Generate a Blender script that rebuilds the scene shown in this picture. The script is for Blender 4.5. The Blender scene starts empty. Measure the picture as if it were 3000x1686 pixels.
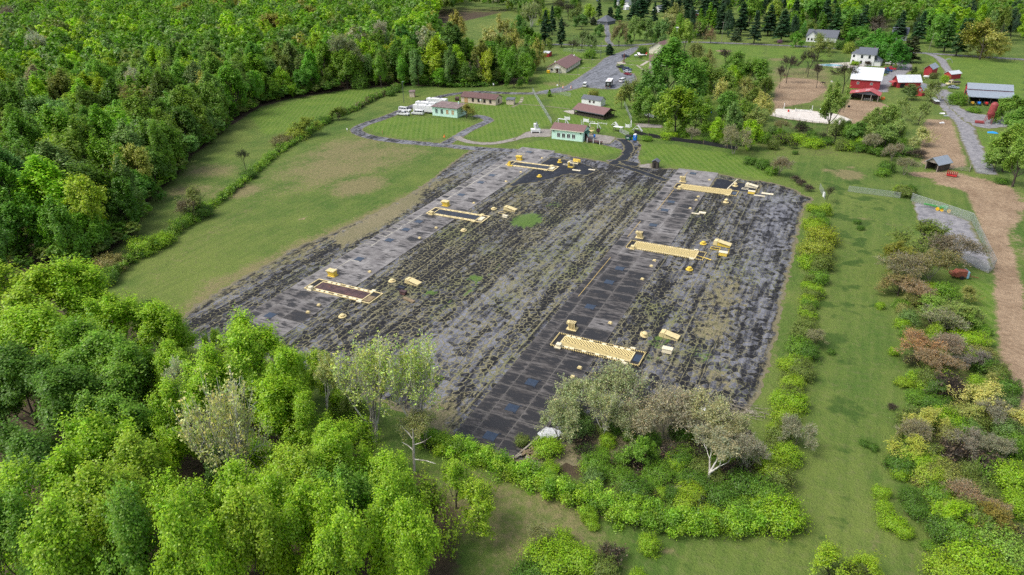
import bpy, math, random
import numpy as np
from mathutils import Vector, Matrix
from mathutils.geometry import delaunay_2d_cdt
SC = bpy.context.scene
COL = SC.collection
R = math.radians
# ------------------------------------------------------------------ camera
CAMZ = 70.0
YAW, PITCH, ROLL, FPX = R(-26.067), R(27.256), R(-0.993), 2000.0
_fh = np.array([math.sin(YAW), math.cos(YAW), 0.0]); _rt = np.array([math.cos(YAW), -math.sin(YAW), 0.0]); _up = np.array([0, 0, 1.0])
_fw = _fh * math.cos(PITCH) - _up * math.sin(PITCH); _uc = _fh * math.sin(PITCH) + _up * math.cos(PITCH)
CR = _rt * math.cos(ROLL) + _uc * math.sin(ROLL); CU = -_rt * math.sin(ROLL) + _uc * math.cos(ROLL); CF = _fw
cam = bpy.data.cameras.new('camera'); camo = bpy.data.objects.new('camera', cam); COL.objects.link(camo)
cam.sensor_width = 36; cam.sensor_fit = 'HORIZONTAL'; cam.lens = 36 * FPX / 3000
cam.clip_start = 1; cam.clip_end = 9000
M3 = Matrix(((CR[0], CU[0], -CF[0]), (CR[1], CU[1], -CF[1]), (CR[2], CU[2], -CF[2])))
camo.matrix_world = Matrix.Translation((0, 0, CAMZ)) @ M3.to_4x4()
SC.camera = camo
SC.render.resolution_x, SC.render.resolution_y = 1024, 575
# ------------------------------------------------------------------ light
SUN_EL, SUN_V = R(57), Vector((-0.78, -0.62, 0))
SUN_V.normalize(); SV = Vector((SUN_V.x * math.cos(SUN_EL), SUN_V.y * math.cos(SUN_EL), math.sin(SUN_EL)))
w = bpy.data.worlds.new('World'); SC.world = w; w.use_nodes = True
nt = w.node_tree; bg = nt.nodes['Background']
sky = nt.nodes.new('ShaderNodeTexSky'); sky.sky_type = 'NISHITA'; sky.sun_disc = False
sky.sun_elevation = SUN_EL; sky.sun_rotation = math.atan2(SUN_V.x, SUN_V.y); sky.air_density = 1.0; sky.dust_density = 3.0; sky.ozone_density = 1.0
hs = nt.nodes.new('ShaderNodeHueSaturation'); hs.inputs['Saturation'].default_value = .55   # thin bright cloud
nt.links.new(sky.outputs[0], hs.inputs['Color']); nt.links.new(hs.outputs[0], bg.inputs[0]); bg.inputs[1].default_value = 0.14
sl = bpy.data.lights.new('sun', 'SUN'); sl.energy = 1.5; sl.angle = R(24); sl.color = (1.0, 0.95, 0.87)
slo = bpy.data.objects.new('sun', sl); COL.objects.link(slo); slo.rotation_euler = SV.to_track_quat('Z', 'Y').to_euler(); slo.location = (0, 0, 200)
SC.view_settings.view_transform = 'Standard'; SC.view_settings.look = 'None'; SC.view_settings.gamma = 1; SC.view_settings.use_curve_mapping = False
SC.view_settings.exposure = 0.60
SC.render.engine = 'CYCLES'
SC.cycles.max_bounces = 6; SC.cycles.diffuse_bounces = 3; SC.cycles.glossy_bounces = 2; SC.cycles.transparent_max_bounces = 12; SC.cycles.transmission_bounces = 3
SC.cycles.use_denoising = False
# ------------------------------------------------------------------ photograph pixel -> place on a level plane
def G(px, py, z=0.0):
    d = CF + ((px - 1500) / FPX) * CR - ((py - 843) / FPX) * CU
    t = (z - CAMZ) / d[2]
    return (d[0] * t, d[1] * t)
def dist(x, y, z=0.0): return float((np.array([x, y, z - CAMZ]) @ CF))
def pix(x, y, z):
    d = np.array([x, y, z - CAMZ]); k = d @ CF
    return 1500 + FPX * (d @ CR) / k, 843 - FPX * (d @ CU) / k
# ------------------------------------------------------------------ nodes
def node(t, typ, props=None, **inp):
    n = t.nodes.new(typ)
    for k, v in (props or {}).items(): setattr(n, k, v)
    for k, v in inp.items():
        s = n.inputs[int(k[1:])] if k[0] == 'i' and k[1:].isdigit() else n.inputs[k.replace('_', ' ')]
        if isinstance(v, bpy.types.NodeSocket): t.links.new(v, s)
        else: s.default_value = v
    return n
def mth(t, op, a, b=0.5, c=None, clamp=False):
    kw = {'i0': a, 'i1': b}
    if c is not None: kw['i2'] = c
    return node(t, 'ShaderNodeMath', {'operation': op, 'use_clamp': clamp}, **kw).outputs[0]
def c4(c): return (c[0], c[1], c[2], 1.0) if not isinstance(c, bpy.types.NodeSocket) else c
def mix(t, f, a, b, bt='MIX'): return node(t, 'ShaderNodeMix', {'data_type': 'RGBA', 'blend_type': bt}, i0=f, i6=c4(a), i7=c4(b)).outputs[2]
def sst(t, v, lo, hi, a=0.0, b=1.0):
    return node(t, 'ShaderNodeMapRange', {'interpolation_type': 'SMOOTHSTEP'}, i0=v, i1=lo, i2=hi, i3=a, i4=b).outputs[0]
def noise(t, vec, scale, detail=3, rough=0.55, dist_=0.0): return node(t, 'ShaderNodeTexNoise', None, Vector=vec, Scale=scale, Detail=detail, Roughness=rough, Distortion=dist_).outputs[0]
def scaled(t, vec, s): return node(t, 'ShaderNodeMapping', None, Vector=vec, Scale=s).outputs[0]
def attr(t, n): return node(t, 'ShaderNodeAttribute', {'attribute_name': n}).outputs['Fac']
def newmat(name):
    m = bpy.data.materials.new(name); m.use_nodes = True
    t = m.node_tree; return m, t, t.nodes['Principled BSDF']
def objco(t): return node(t, 'ShaderNodeTexCoord').outputs['Object']
MATS = {}
def paint(name, col, rough=0.6, metal=0.0, var=0.12, scale=1.5, dirt=None, bump=0.0):
    """a painted or plain surface with some wear"""
    if name in MATS: return MATS[name]
    m, t, b = newmat(name); co = objco(t)
    n1 = noise(t, co, scale, 4); n2 = noise(t, co, scale * 7, 2)
    f = mth(t, 'ADD', mth(t, 'MULTIPLY', n1, 0.7), mth(t, 'MULTIPLY', n2, 0.3))
    c = mix(t, sst(t, f, .3, .7), tuple(x * (1 - var) for x in col), tuple(min(1, x * (1 + var)) for x in col))
    if dirt: c = mix(t, sst(t, noise(t, co, scale * .6, 5, .65), .52, .72, 0, dirt[3]), c, dirt[:3])
    t.links.new(c, b.inputs['Base Color']); b.inputs['Roughness'].default_value = rough; b.inputs['Metallic'].default_value = metal
    if bump:
        bn = node(t, 'ShaderNodeBump', None, Strength=bump, Distance=.05, Height=n2).outputs[0]; t.links.new(bn, b.inputs['Normal'])
    MATS[name] = m; return m
# ------------------------------------------------------------------ meshes
class MB:
    def __init__(s): s.v = []; s.f = []; s.m = []
    def face(s, pts, mi=0):
        k = len(s.v); s.v += [tuple(p) for p in pts]; s.f.append(tuple(range(k, k + len(pts)))); s.m.append(mi); return s
    def box(s, x0, x1, y0, y1, z0, z1, mi=0, M=None):
        c = [(x0, y0, z0), (x1, y0, z0), (x1, y1, z0), (x0, y1, z0), (x0, y0, z1), (x1, y0, z1), (x1, y1, z1), (x0, y1, z1)]
        return s.hexa(c, mi, M)
    def hexa(s, c, mi=0, M=None):
        if M is not None: c = [tuple(M @ Vector(p)) for p in c]
        k = len(s.v); s.v += c
        for q in ((3, 2, 1, 0), (4, 5, 6, 7), (0, 1, 5, 4), (1, 2, 6, 5), (2, 3, 7, 6), (3, 0, 4, 7)): s.f.append(tuple(k + i for i in q)); s.m.append(mi)
        return s
    def tube(s, pts, rs, n=8, mi=0, cap=True):
        pts = [Vector(p) for p in pts]; k = len(s.v)
        if not hasattr(rs, '__len__'): rs = [rs] * len(pts)
        for i, p in enumerate(pts):
            d = (pts[min(i + 1, len(pts) - 1)] - pts[max(i - 1, 0)]).normalized()
            a = d.orthogonal().normalized() if abs(d.z) < .99 else Vector((1, 0, 0)); b = d.cross(a)
            for j in range(n):
                g = 2 * math.pi * j / n; s.v.append(tuple(p + (a * math.cos(g) + b * math.sin(g)) * rs[i]))
        for i in range(len(pts) - 1):
            for j in range(n):
                s.f.append((k + i * n + j, k + i * n + (j + 1) % n, k + (i + 1) * n + (j + 1) % n, k + (i + 1) * n + j)); s.m.append(mi)
        if cap:
            s.f.append(tuple(k + j for j in reversed(range(n)))); s.m.append(mi)
            e = k + (len(pts) - 1) * n; s.f.append(tuple(e + j for j in range(n))); s.m.append(mi)
        return s
    def lathe(s, prof, n=16, c=(0, 0), mi=0):
        k = len(s.v)
        for r, z in prof:
            for j in range(n): g = 2 * math.pi * j / n; s.v.append((c[0] + r * math.cos(g), c[1] + r * math.sin(g), z))
        for i in range(len(prof) - 1):
            for j in range(n): s.f.append((k + i * n + j, k + i * n + (j + 1) % n, k + (i + 1) * n + (j + 1) % n, k + (i + 1) * n + j)); s.m.append(mi)
        e = k + (len(prof) - 1) * n
        s.f.append(tuple(e + j for j in range(n))); s.m.append(mi); s.f.append(tuple(k + j for j in reversed(range(n)))); s.m.append(mi)
        return s
    def prism(s, poly, y0, y1, mi=0):
        """poly of (x,z) extruded along y"""
        k = len(s.v); n = len(poly)
        s.v += [(p[0], y0, p[1]) for p in poly] + [(p[0], y1, p[1]) for p in poly]
        s.f.append(tuple(range(k, k + n))); s.m.append(mi); s.f.append(tuple(reversed(range(k + n, k + 2 * n)))); s.m.append(mi)
        for i in range(n): s.f.append((k + (i + 1) % n, k + i, k + n + i, k + n + (i + 1) % n)); s.m.append(mi)
        return s
    def mesh(s, name, mats, smooth=False):
        me = bpy.data.meshes.new(name); me.from_pydata(s.v, [], s.f)
        for m in (mats if isinstance(mats, (list, tuple)) else [mats]): me.materials.append(m)
        if any(s.m): me.polygons.foreach_set('material_index', s.m)
        if smooth: me.polygons.foreach_set('use_smooth', [True] * len(s.f))
        me.update(); return me
    def build(s, name, mats, parent=None, loc=(0, 0, 0), rz=0.0, bevel=0.0, smooth=False):
        o = bpy.data.objects.new(name, s.mesh(name, mats, smooth)); COL.objects.link(o); o.location = loc; o.rotation_euler.z = rz
        if parent is not None: o.parent = parent
        if bevel:
            b = o.modifiers.new('bevel', 'BEVEL'); b.width = bevel; b.segments = 2; b.limit_method = 'ANGLE'; b.angle_limit = R(40)
        return o
def tag(o, label, cat, group=None):
    o['label'] = label; o['category'] = cat
    if group: o['group'] = group
    return o
def thing(name, label, cat, loc=(0, 0, 0), rz=0.0, group=None):
    o = bpy.data.objects.new(name, None); COL.objects.link(o); o.location = loc if len(loc) == 3 else (loc[0], loc[1], 0); o.rotation_euler.z = rz
    o.empty_display_size = .5
    return tag(o, label, cat, group)
def dup(root, loc, rz, label=None, group=None):
    r = root.copy(); COL.objects.link(r); r.location = loc if len(loc) == 3 else (loc[0], loc[1], 0); r.rotation_euler.z = rz
    if label: r['label'] = label
    if group: r['group'] = group
    for ch in list(root.children):
        c = ch.copy(); COL.objects.link(c); c.parent = r
        for g in list(ch.children):
            d = g.copy(); COL.objects.link(d); d.parent = c
    return r
def np_mesh(name, V, F, mats, attrs=None, smooth=False):
    """fast mesh from arrays; F is (n,3) or (n,4)"""
    me = bpy.data.meshes.new(name); nv, nf, k = len(V), len(F), F.shape[1]
    me.vertices.add(nv); me.vertices.foreach_set('co', np.asarray(V, np.float32).ravel())
    me.loops.add(nf * k); me.loops.foreach_set('vertex_index', np.asarray(F, np.int32).ravel())
    me.polygons.add(nf); me.polygons.foreach_set('loop_start', np.arange(0, nf * k, k, dtype=np.int32))
    if smooth: me.polygons.foreach_set('use_smooth', np.ones(nf, bool))
    for m in (mats if isinstance(mats, (list, tuple)) else [mats]): me.materials.append(m)
    for a, arr in (attrs or {}).items():
        arr = np.asarray(arr, np.float32)
        if arr.ndim == 1: at = me.attributes.new(a, 'FLOAT', 'POINT'); at.data.foreach_set('value', arr)
        else:
            at = me.attributes.new(a, 'FLOAT_COLOR', 'POINT'); at.data.foreach_set('color', np.concatenate([arr, np.ones((len(arr), 1), np.float32)], 1).ravel())
    me.update(); return me
def link(name, me, parent=None, loc=(0, 0, 0)):
    o = bpy.data.objects.new(name, me); COL.objects.link(o); o.location = loc
    if parent is not None: o.parent = parent
    return o
# ------------------------------------------------------------------ ground, pavement and their masks
def PG(*pts): return np.array([G(x, y) for x, y in pts])
def inside_sd(Pn, poly):
    """signed distance, positive inside"""
    x, y = Pn[:, 0], Pn[:, 1]; best = np.full(len(Pn), 1e9); ins = np.zeros(len(Pn), bool); n = len(poly)
    for i in range(n):
        a, b = poly[i], poly[(i + 1) % n]; d = b - a; L2 = d @ d + 1e-9
        tt = np.clip(((x - a[0]) * d[0] + (y - a[1]) * d[1]) / L2, 0, 1)
        best = np.minimum(best, np.hypot(x - a[0] - tt * d[0], y - a[1] - tt * d[1]))
        cnd = ((a[1] > y) != (b[1] > y)); xs = a[0] + (y - a[1]) * d[0] / (d[1] if abs(d[1]) > 1e-9 else 1e-9)
        ins ^= cnd & (x < xs)
    return np.where(ins, best, -best)
def mask(Pn, polys, soft):
    m = np.zeros(len(Pn))
    for p in polys: m = np.maximum(m, np.clip(.5 + inside_sd(Pn, p) / (2 * soft), 0, 1))
    return m
def line_mask(Pn, path, half, soft):
    best = np.full(len(Pn), 1e9)
    for a, b in zip(path[:-1], path[1:]):
        d = b - a; tt = np.clip(((Pn - a) @ d) / (d @ d + 1e-9), 0, 1)
        best = np.minimum(best, np.hypot(*(Pn - a - tt[:, None] * d).T))
    return np.clip(.5 + (half - best) / (2 * soft), 0, 1)
def blob(Pn, px, py, r, sq=1.0):
    c = np.array(G(px, py)); d = np.hypot((Pn[:, 0] - c[0]), (Pn[:, 1] - c[1]) * sq); return np.clip(1.3 - d / r, 0, 1)

WOODS = PG((1560, 238), (1496, 248), (1333, 256), (1181, 250), (1027, 262), (930, 277), (846, 291), (761, 315), (660, 380), (606, 428), (568, 451), (513, 521), (449, 573), (423, 609), (393, 684), (321, 737), (200, 815), (240, 850), (400, 960), (520, 1090), (700, 1190), (850, 1260), (1050, 1330), (1250, 1400), (1340, 1500), (1350, 1690))
WOODS = np.concatenate([WOODS, np.array([(-10, 8), (-200, 10), (-900, 200), (-900, 900), (-480, 900), (-330, 520), (-260, 440)])])
m_gr, t, b = newmat('grassland'); co = objco(t)
nl = noise(t, co, .018, 4); nm = noise(t, co, .11, 4, .6); nf = noise(t, co, .9, 3, .65); nff = noise(t, co, 3.2, 2)
sxyz = node(t, 'ShaderNodeSeparateXYZ', None, Vector=co)
def soft(a, n, amp=.9, lo=.38, hi=.62):
    return sst(t, mth(t, 'ADD', a, mth(t, 'MULTIPLY', mth(t, 'SUBTRACT', n, .5), amp)), lo, hi)
nmix = mth(t, 'ADD', mth(t, 'MULTIPLY', nm, .5), mth(t, 'MULTIPLY', nf, .5))
g = mix(t, sst(t, mth(t, 'ADD', mth(t, 'MULTIPLY', nl, .6), mth(t, 'MULTIPLY', nm, .4)), .36, .62), (.066, .128, .022), (.145, .190, .042))
g = mix(t, sst(t, nf, .45, .75, 0, .5), g, (.165, .170, .070))
g = mix(t, sst(t, nff, .55, .8, 0, .5), g, (.040, .075, .018))
lush = attr(t, 'lush'); dry = attr(t, 'dry'); lit = attr(t, 'litter'); dirt = attr(t, 'dirt'); tuft = attr(t, 'tuft')
stripe = mth(t, 'SINE', mth(t, 'MULTIPLY', mth(t, 'ADD', mth(t, 'MULTIPLY', sxyz.outputs[0], .86), mth(t, 'MULTIPLY', sxyz.outputs[1], .5)), 3.1))
lu = mix(t, sst(t, nmix, .35, .65), (.072, .150, .018), (.135, .205, .030))
lu = mix(t, sst(t, mth(t, 'ADD', stripe, mth(t, 'MULTIPLY', nf, 2.2)), .3, 1.6, 0, .42), lu, (.160, .215, .055))
ns = noise(t, scaled(t, co, (.55, .035, 1)), 1.0, 4, .65)
g = mix(t, sst(t, ns, .45, .72, 0, .35), g, (.165, .205, .050)); g = mix(t, sst(t, ns, .52, .28, 0, .3), g, (.050, .100, .018))
g = mix(t, soft(lush, nm, .7), g, lu)
g = mix(t, mth(t, 'MULTIPLY', soft(dry, nmix, 1.5, .3, .8), .8), g, mix(t, nf, (.135, .125, .055), (.30, .235, .130)))
g = mix(t, mth(t, 'MULTIPLY', soft(tuft, nm, 1.8, .45, .62), .75), g, (.035, .082, .014))
g = mix(t, soft(lit, nmix, .8), g, mix(t, nf, (.045, .035, .022), (.115, .085, .055)))
g = mix(t, soft(dirt, nmix, 1.0), g, mix(t, sst(t, nmix, .3, .7), (.20, .135, .085), (.38, .28, .185)))
t.links.new(g, b.inputs['Base Color']); b.inputs['Roughness'].default_value = .9; b.inputs['Specular IOR Level'].default_value = .15
bn = node(t, 'ShaderNodeBump', None, Strength=.9, Distance=.35, Height=mth(t, 'ADD', nf, mth(t, 'MULTIPLY', nff, .6))).outputs[0]; t.links.new(bn, b.inputs['Normal'])
xs = np.concatenate([np.linspace(-4000, -345, 14), np.arange(-340, 125, 2.0), np.linspace(130, 4000, 14)])
ys = np.concatenate([np.linspace(-900, 20, 6), np.arange(24, 520, 2.0), np.linspace(530, 6000, 18)])
gx, gy = np.meshgrid(xs, ys); Pn = np.stack([gx.ravel(), gy.ravel()], 1); nx, ny = len(xs), len(ys)
idx = np.arange(nx * ny).reshape(ny, nx); F = np.stack([idx[:-1, :-1], idx[:-1, 1:], idx[1:, 1:], idx[1:, :-1]], -1).reshape(-1, 4)
lushm = mask(Pn, [PG((1075, 370), (1110, 345), (1230, 345), (1345, 350), (1390, 370), (1330, 400), (1230, 410), (1110, 398)), PG((1360, 402), (1440, 352), (1500, 320), (1580, 290), (1620, 360), (1590, 378), (1540, 388), (1500, 412), (1420, 415)),
    PG((1300, 300), (1400, 282), (1590, 280), (1570, 300), (1440, 350), (1370, 330)), PG((1500, 430), (1600, 408), (1720, 422), (1810, 432), (1820, 445), (1760, 455), (1620, 442)), PG((1880, 418), (1960, 425), (2150, 450), (2250, 500), (2260, 525), (2105, 505), (1990, 488), (1880, 465)),
    PG((1560, 240), (1640, 180), (1760, 190), (1660, 250), (1600, 270)), PG((1600, 270), (1700, 262), (1900, 270), (2100, 300), (2100, 420), (1900, 410), (1850, 395), (1700, 380), (1640, 360)), PG((1800, 195), (1870, 150), (1950, 200), (1890, 230)),
    PG((2720, 165), (3000, 182), (3000, 330), (2860, 300), (2790, 260)), PG((2250, 140), (2440, 148), (2420, 185), (2250, 170)), PG((2850, 380), (2960, 400), (3000, 470), (2900, 500), (2870, 430)), PG((1640, 136), (1800, 140), (1740, 180), (1640, 160)), PG((2050, 128), (2240, 138), (2230, 190), (2080, 170)),
    PG((720, 330), (1010, 262), (1180, 262), (1090, 290), (900, 370), (780, 400)), PG((1600, 60), (1790, 20), (2200, 10), (2240, 60), (2100, 110), (1800, 120)), PG((2780, 800), (2940, 840), (2930, 980), (2880, 1080), (2800, 960))], 6)
drym = np.maximum.reduce([blob(Pn, 1050, 545, 11, .8) * .9, blob(Pn, 1000, 480, 26, .6) * .72, blob(Pn, 1130, 460, 22, .6) * .6, blob(Pn, 1020, 440, 22, .7) * .7, blob(Pn, 700, 560, 9), line_mask(Pn, PG((1050, 400), (900, 480), (740, 600), (420, 830)), 2.0, 9) * .66,
    line_mask(Pn, PG((1240, 560), (1050, 650), (860, 735), (640, 830), (480, 980)), 3, 5) * .95, line_mask(Pn, PG((1320, 1290), (1480, 1470), (1800, 1585), (1990, 1620)), .4, .9) * .95,
    line_mask(Pn, PG((1180, 1460), (1480, 1560), (1700, 1600)), 5, 7) * .62, blob(Pn, 2486, 512, 5.5, .8) * 1.2, blob(Pn, 2490, 490, 2), blob(Pn, 2425, 500, 3) * .8, line_mask(Pn, PG((2340, 620), (2270, 900), (2240, 1060)), 1.6, 2) * .8, line_mask(Pn, PG((2480, 630), (2640, 665)), .5, .8) * .9,
    line_mask(Pn, PG((2600, 1430), (2660, 1480), (2700, 1590), (2680, 1690)), .5, .8), line_mask(Pn, PG((2540, 1500), (2580, 1640)), .3, .6) * .9, blob(Pn, 1600, 1560, 12, .6) * .6, blob(Pn, 1400, 1480, 12) * .6, line_mask(Pn, PG((760, 325), (1000, 270)), 1, 3) * .7, blob(Pn, 930, 270, 6) * .7, blob(Pn, 2280, 175, 10) * .7, blob(Pn, 2400, 130, 12) * .5,
    blob(Pn, 1630, 245, 12) * .6, blob(Pn, 620, 500, 16) * .6, blob(Pn, 560, 560, 14) * .6, mask(Pn, [PG((2250, 195), (2440, 200), (2470, 300), (2250, 300))], 5) * .62])
tuftm = mask(Pn, [PG((2360, 440), (2640, 560), (2660, 800), (2620, 1100), (2560, 1690), (1500, 1690), (1500, 1560), (2300, 1600), (2340, 1200), (2390, 700), (2400, 600))], 5) * .42
litm = np.maximum.reduce([mask(Pn, [WOODS], 4), mask(Pn, [PG((1560, 1345), (1640, 1290), (1720, 1230), (2100, 1240), (2240, 1300), (2220, 1440), (2050, 1480), (1800, 1440), (1640, 1420))], 4) * .8,
    mask(Pn, [PG((2000, 420), (2150, 450), (2180, 465), (2600, 470), (2640, 380), (2560, 330), (2200, 380), (2050, 390))], 5) * .42, mask(Pn, [PG((2620, 850), (2830, 880), (2900, 1100), (3000, 1200), (3000, 1690), (2760, 1690), (2640, 1400), (2600, 1250), (2680, 1150))], 5) * .5])
dirtm = np.maximum.reduce([line_mask(Pn, PG((2690, 512), (2780, 520), (2860, 570), (2905, 660), (2950, 800), (2965, 950), (2985, 1120), (3010, 1300)), 2.6, 2.6), mask(Pn, [PG((2696, 505), (2790, 500), (2850, 518), (2891, 522), (3000, 560), (3010, 640), (2960, 700), (2930, 690), (2880, 640), (2820, 560), (2735, 540))], 4) * .78, line_mask(Pn, PG((2890, 540), (3010, 760)), 2.0, 4) * .7,
    mask(Pn, [PG((2715, 350), (2790, 350), (2803, 400), (2818, 430), (2838, 490), (2760, 500), (2700, 480), (2690, 400))], 3) * .9, mask(Pn, [PG((2265, 262), (2300, 225), (2400, 235), (2432, 262), (2380, 300), (2300, 315), (2262, 340))], 3) * .85,
    mask(Pn, [PG((2450, 330), (2480, 290), (2580, 300), (2620, 318), (2560, 345), (2470, 350))], 2) * .9, mask(Pn, [PG((2480, 345), (2560, 345), (2560, 360), (2470, 365))], 1.5), blob(Pn, 2965, 600, 6), blob(Pn, 2120, 150, 8) * .7, blob(Pn, 893, 640, 1.6) * .8])
for (px, py) in ((2512, 648), (2520, 665), (2521, 700), (2523, 715), (2535, 584), (2490, 768), (2530, 770), (2580, 895)): tuftm = np.maximum(tuftm, blob(Pn, px, py, 1.5) * 1.1)
link('ground', np_mesh('ground', np.concatenate([Pn, np.zeros((len(Pn), 1))], 1), F, m_gr, {'lush': lushm, 'dry': drym, 'litter': litm, 'dirt': dirtm, 'tuft': tuftm}))['kind'] = 'structure'

def sheet(name, poly, z, mat, step=2.0, jit=.0, attrs=None, seed=1, edge=2.0):
    """a pavement sheet: outline resampled and roughened, filled with a point grid"""
    rng = np.random.default_rng(seed); out = []
    n = len(poly)
    for i in range(n):
        a, b = poly[i], poly[(i + 1) % n]; L = np.linalg.norm(b - a); k = max(1, int(L / (step * .6)))
        nrm = np.array([b[1] - a[1], a[0] - b[0]]) / (L + 1e-9)
        for j in range(k): out.append(a + (b - a) * j / k + nrm * (rng.normal() * jit if j else 0))
    out = np.array(out); lo, hi = out.min(0), out.max(0)
    gx, gy = np.meshgrid(np.arange(lo[0], hi[0], step), np.arange(lo[1], hi[1], step)); gp = np.stack([gx.ravel(), gy.ravel()], 1) + .01
    gp = gp[inside_sd(gp, out) > step * .4]
    pts = [Vector(p) for p in np.concatenate([out, gp])]; m = len(out)
    v, e, f, *_ = delaunay_2d_cdt(pts, [(i, (i + 1) % m) for i in range(m)], [], 1, 1e-4)
    V = np.array([(p[0], p[1], z) for p in v]); Fs = np.array([tuple(q) for q in f if len(q) == 3])
    c = V[Fs]; ar = (c[:, 1, 0] - c[:, 0, 0]) * (c[:, 2, 1] - c[:, 0, 1]) - (c[:, 1, 1] - c[:, 0, 1]) * (c[:, 2, 0] - c[:, 0, 0])
    Fs[ar < 0] = Fs[ar < 0][:, ::-1]
    A = {'edge': np.clip(inside_sd(V[:, :2], out) / edge, 0, 1)}
    for k2, fn in (attrs or {}).items(): A[k2] = np.clip(fn(V[:, :2]), 0, 1.5)
    o = link(name, np_mesh(name, V, Fs, mat, A)); o['kind'] = 'structure'; return o
def ribbon(px, width, closed=False):
    """outline polygon of a lane from its centre line in photo pixels"""
    c = PG(*px)
    # smooth (Catmull-Rom)
    P = []
    for i in range(len(c) - 1):
        p0, p1, p2, p3 = c[max(i - 1, 0)], c[i], c[i + 1], c[min(i + 2, len(c) - 1)]
        for s in np.linspace(0, 1, 6, endpoint=False): P.append(.5 * ((2 * p1) + (-p0 + p2) * s + (2 * p0 - 5 * p1 + 4 * p2 - p3) * s * s + (-p0 + 3 * p1 - 3 * p2 + p3) * s ** 3))
    P.append(c[-1]); P = np.array(P); d = np.gradient(P, axis=0); d /= np.linalg.norm(d, axis=1)[:, None] + 1e-9
    nn = np.stack([d[:, 1], -d[:, 0]], 1) * width / 2
    return np.concatenate([P + nn, (P - nn)[::-1]])

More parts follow.
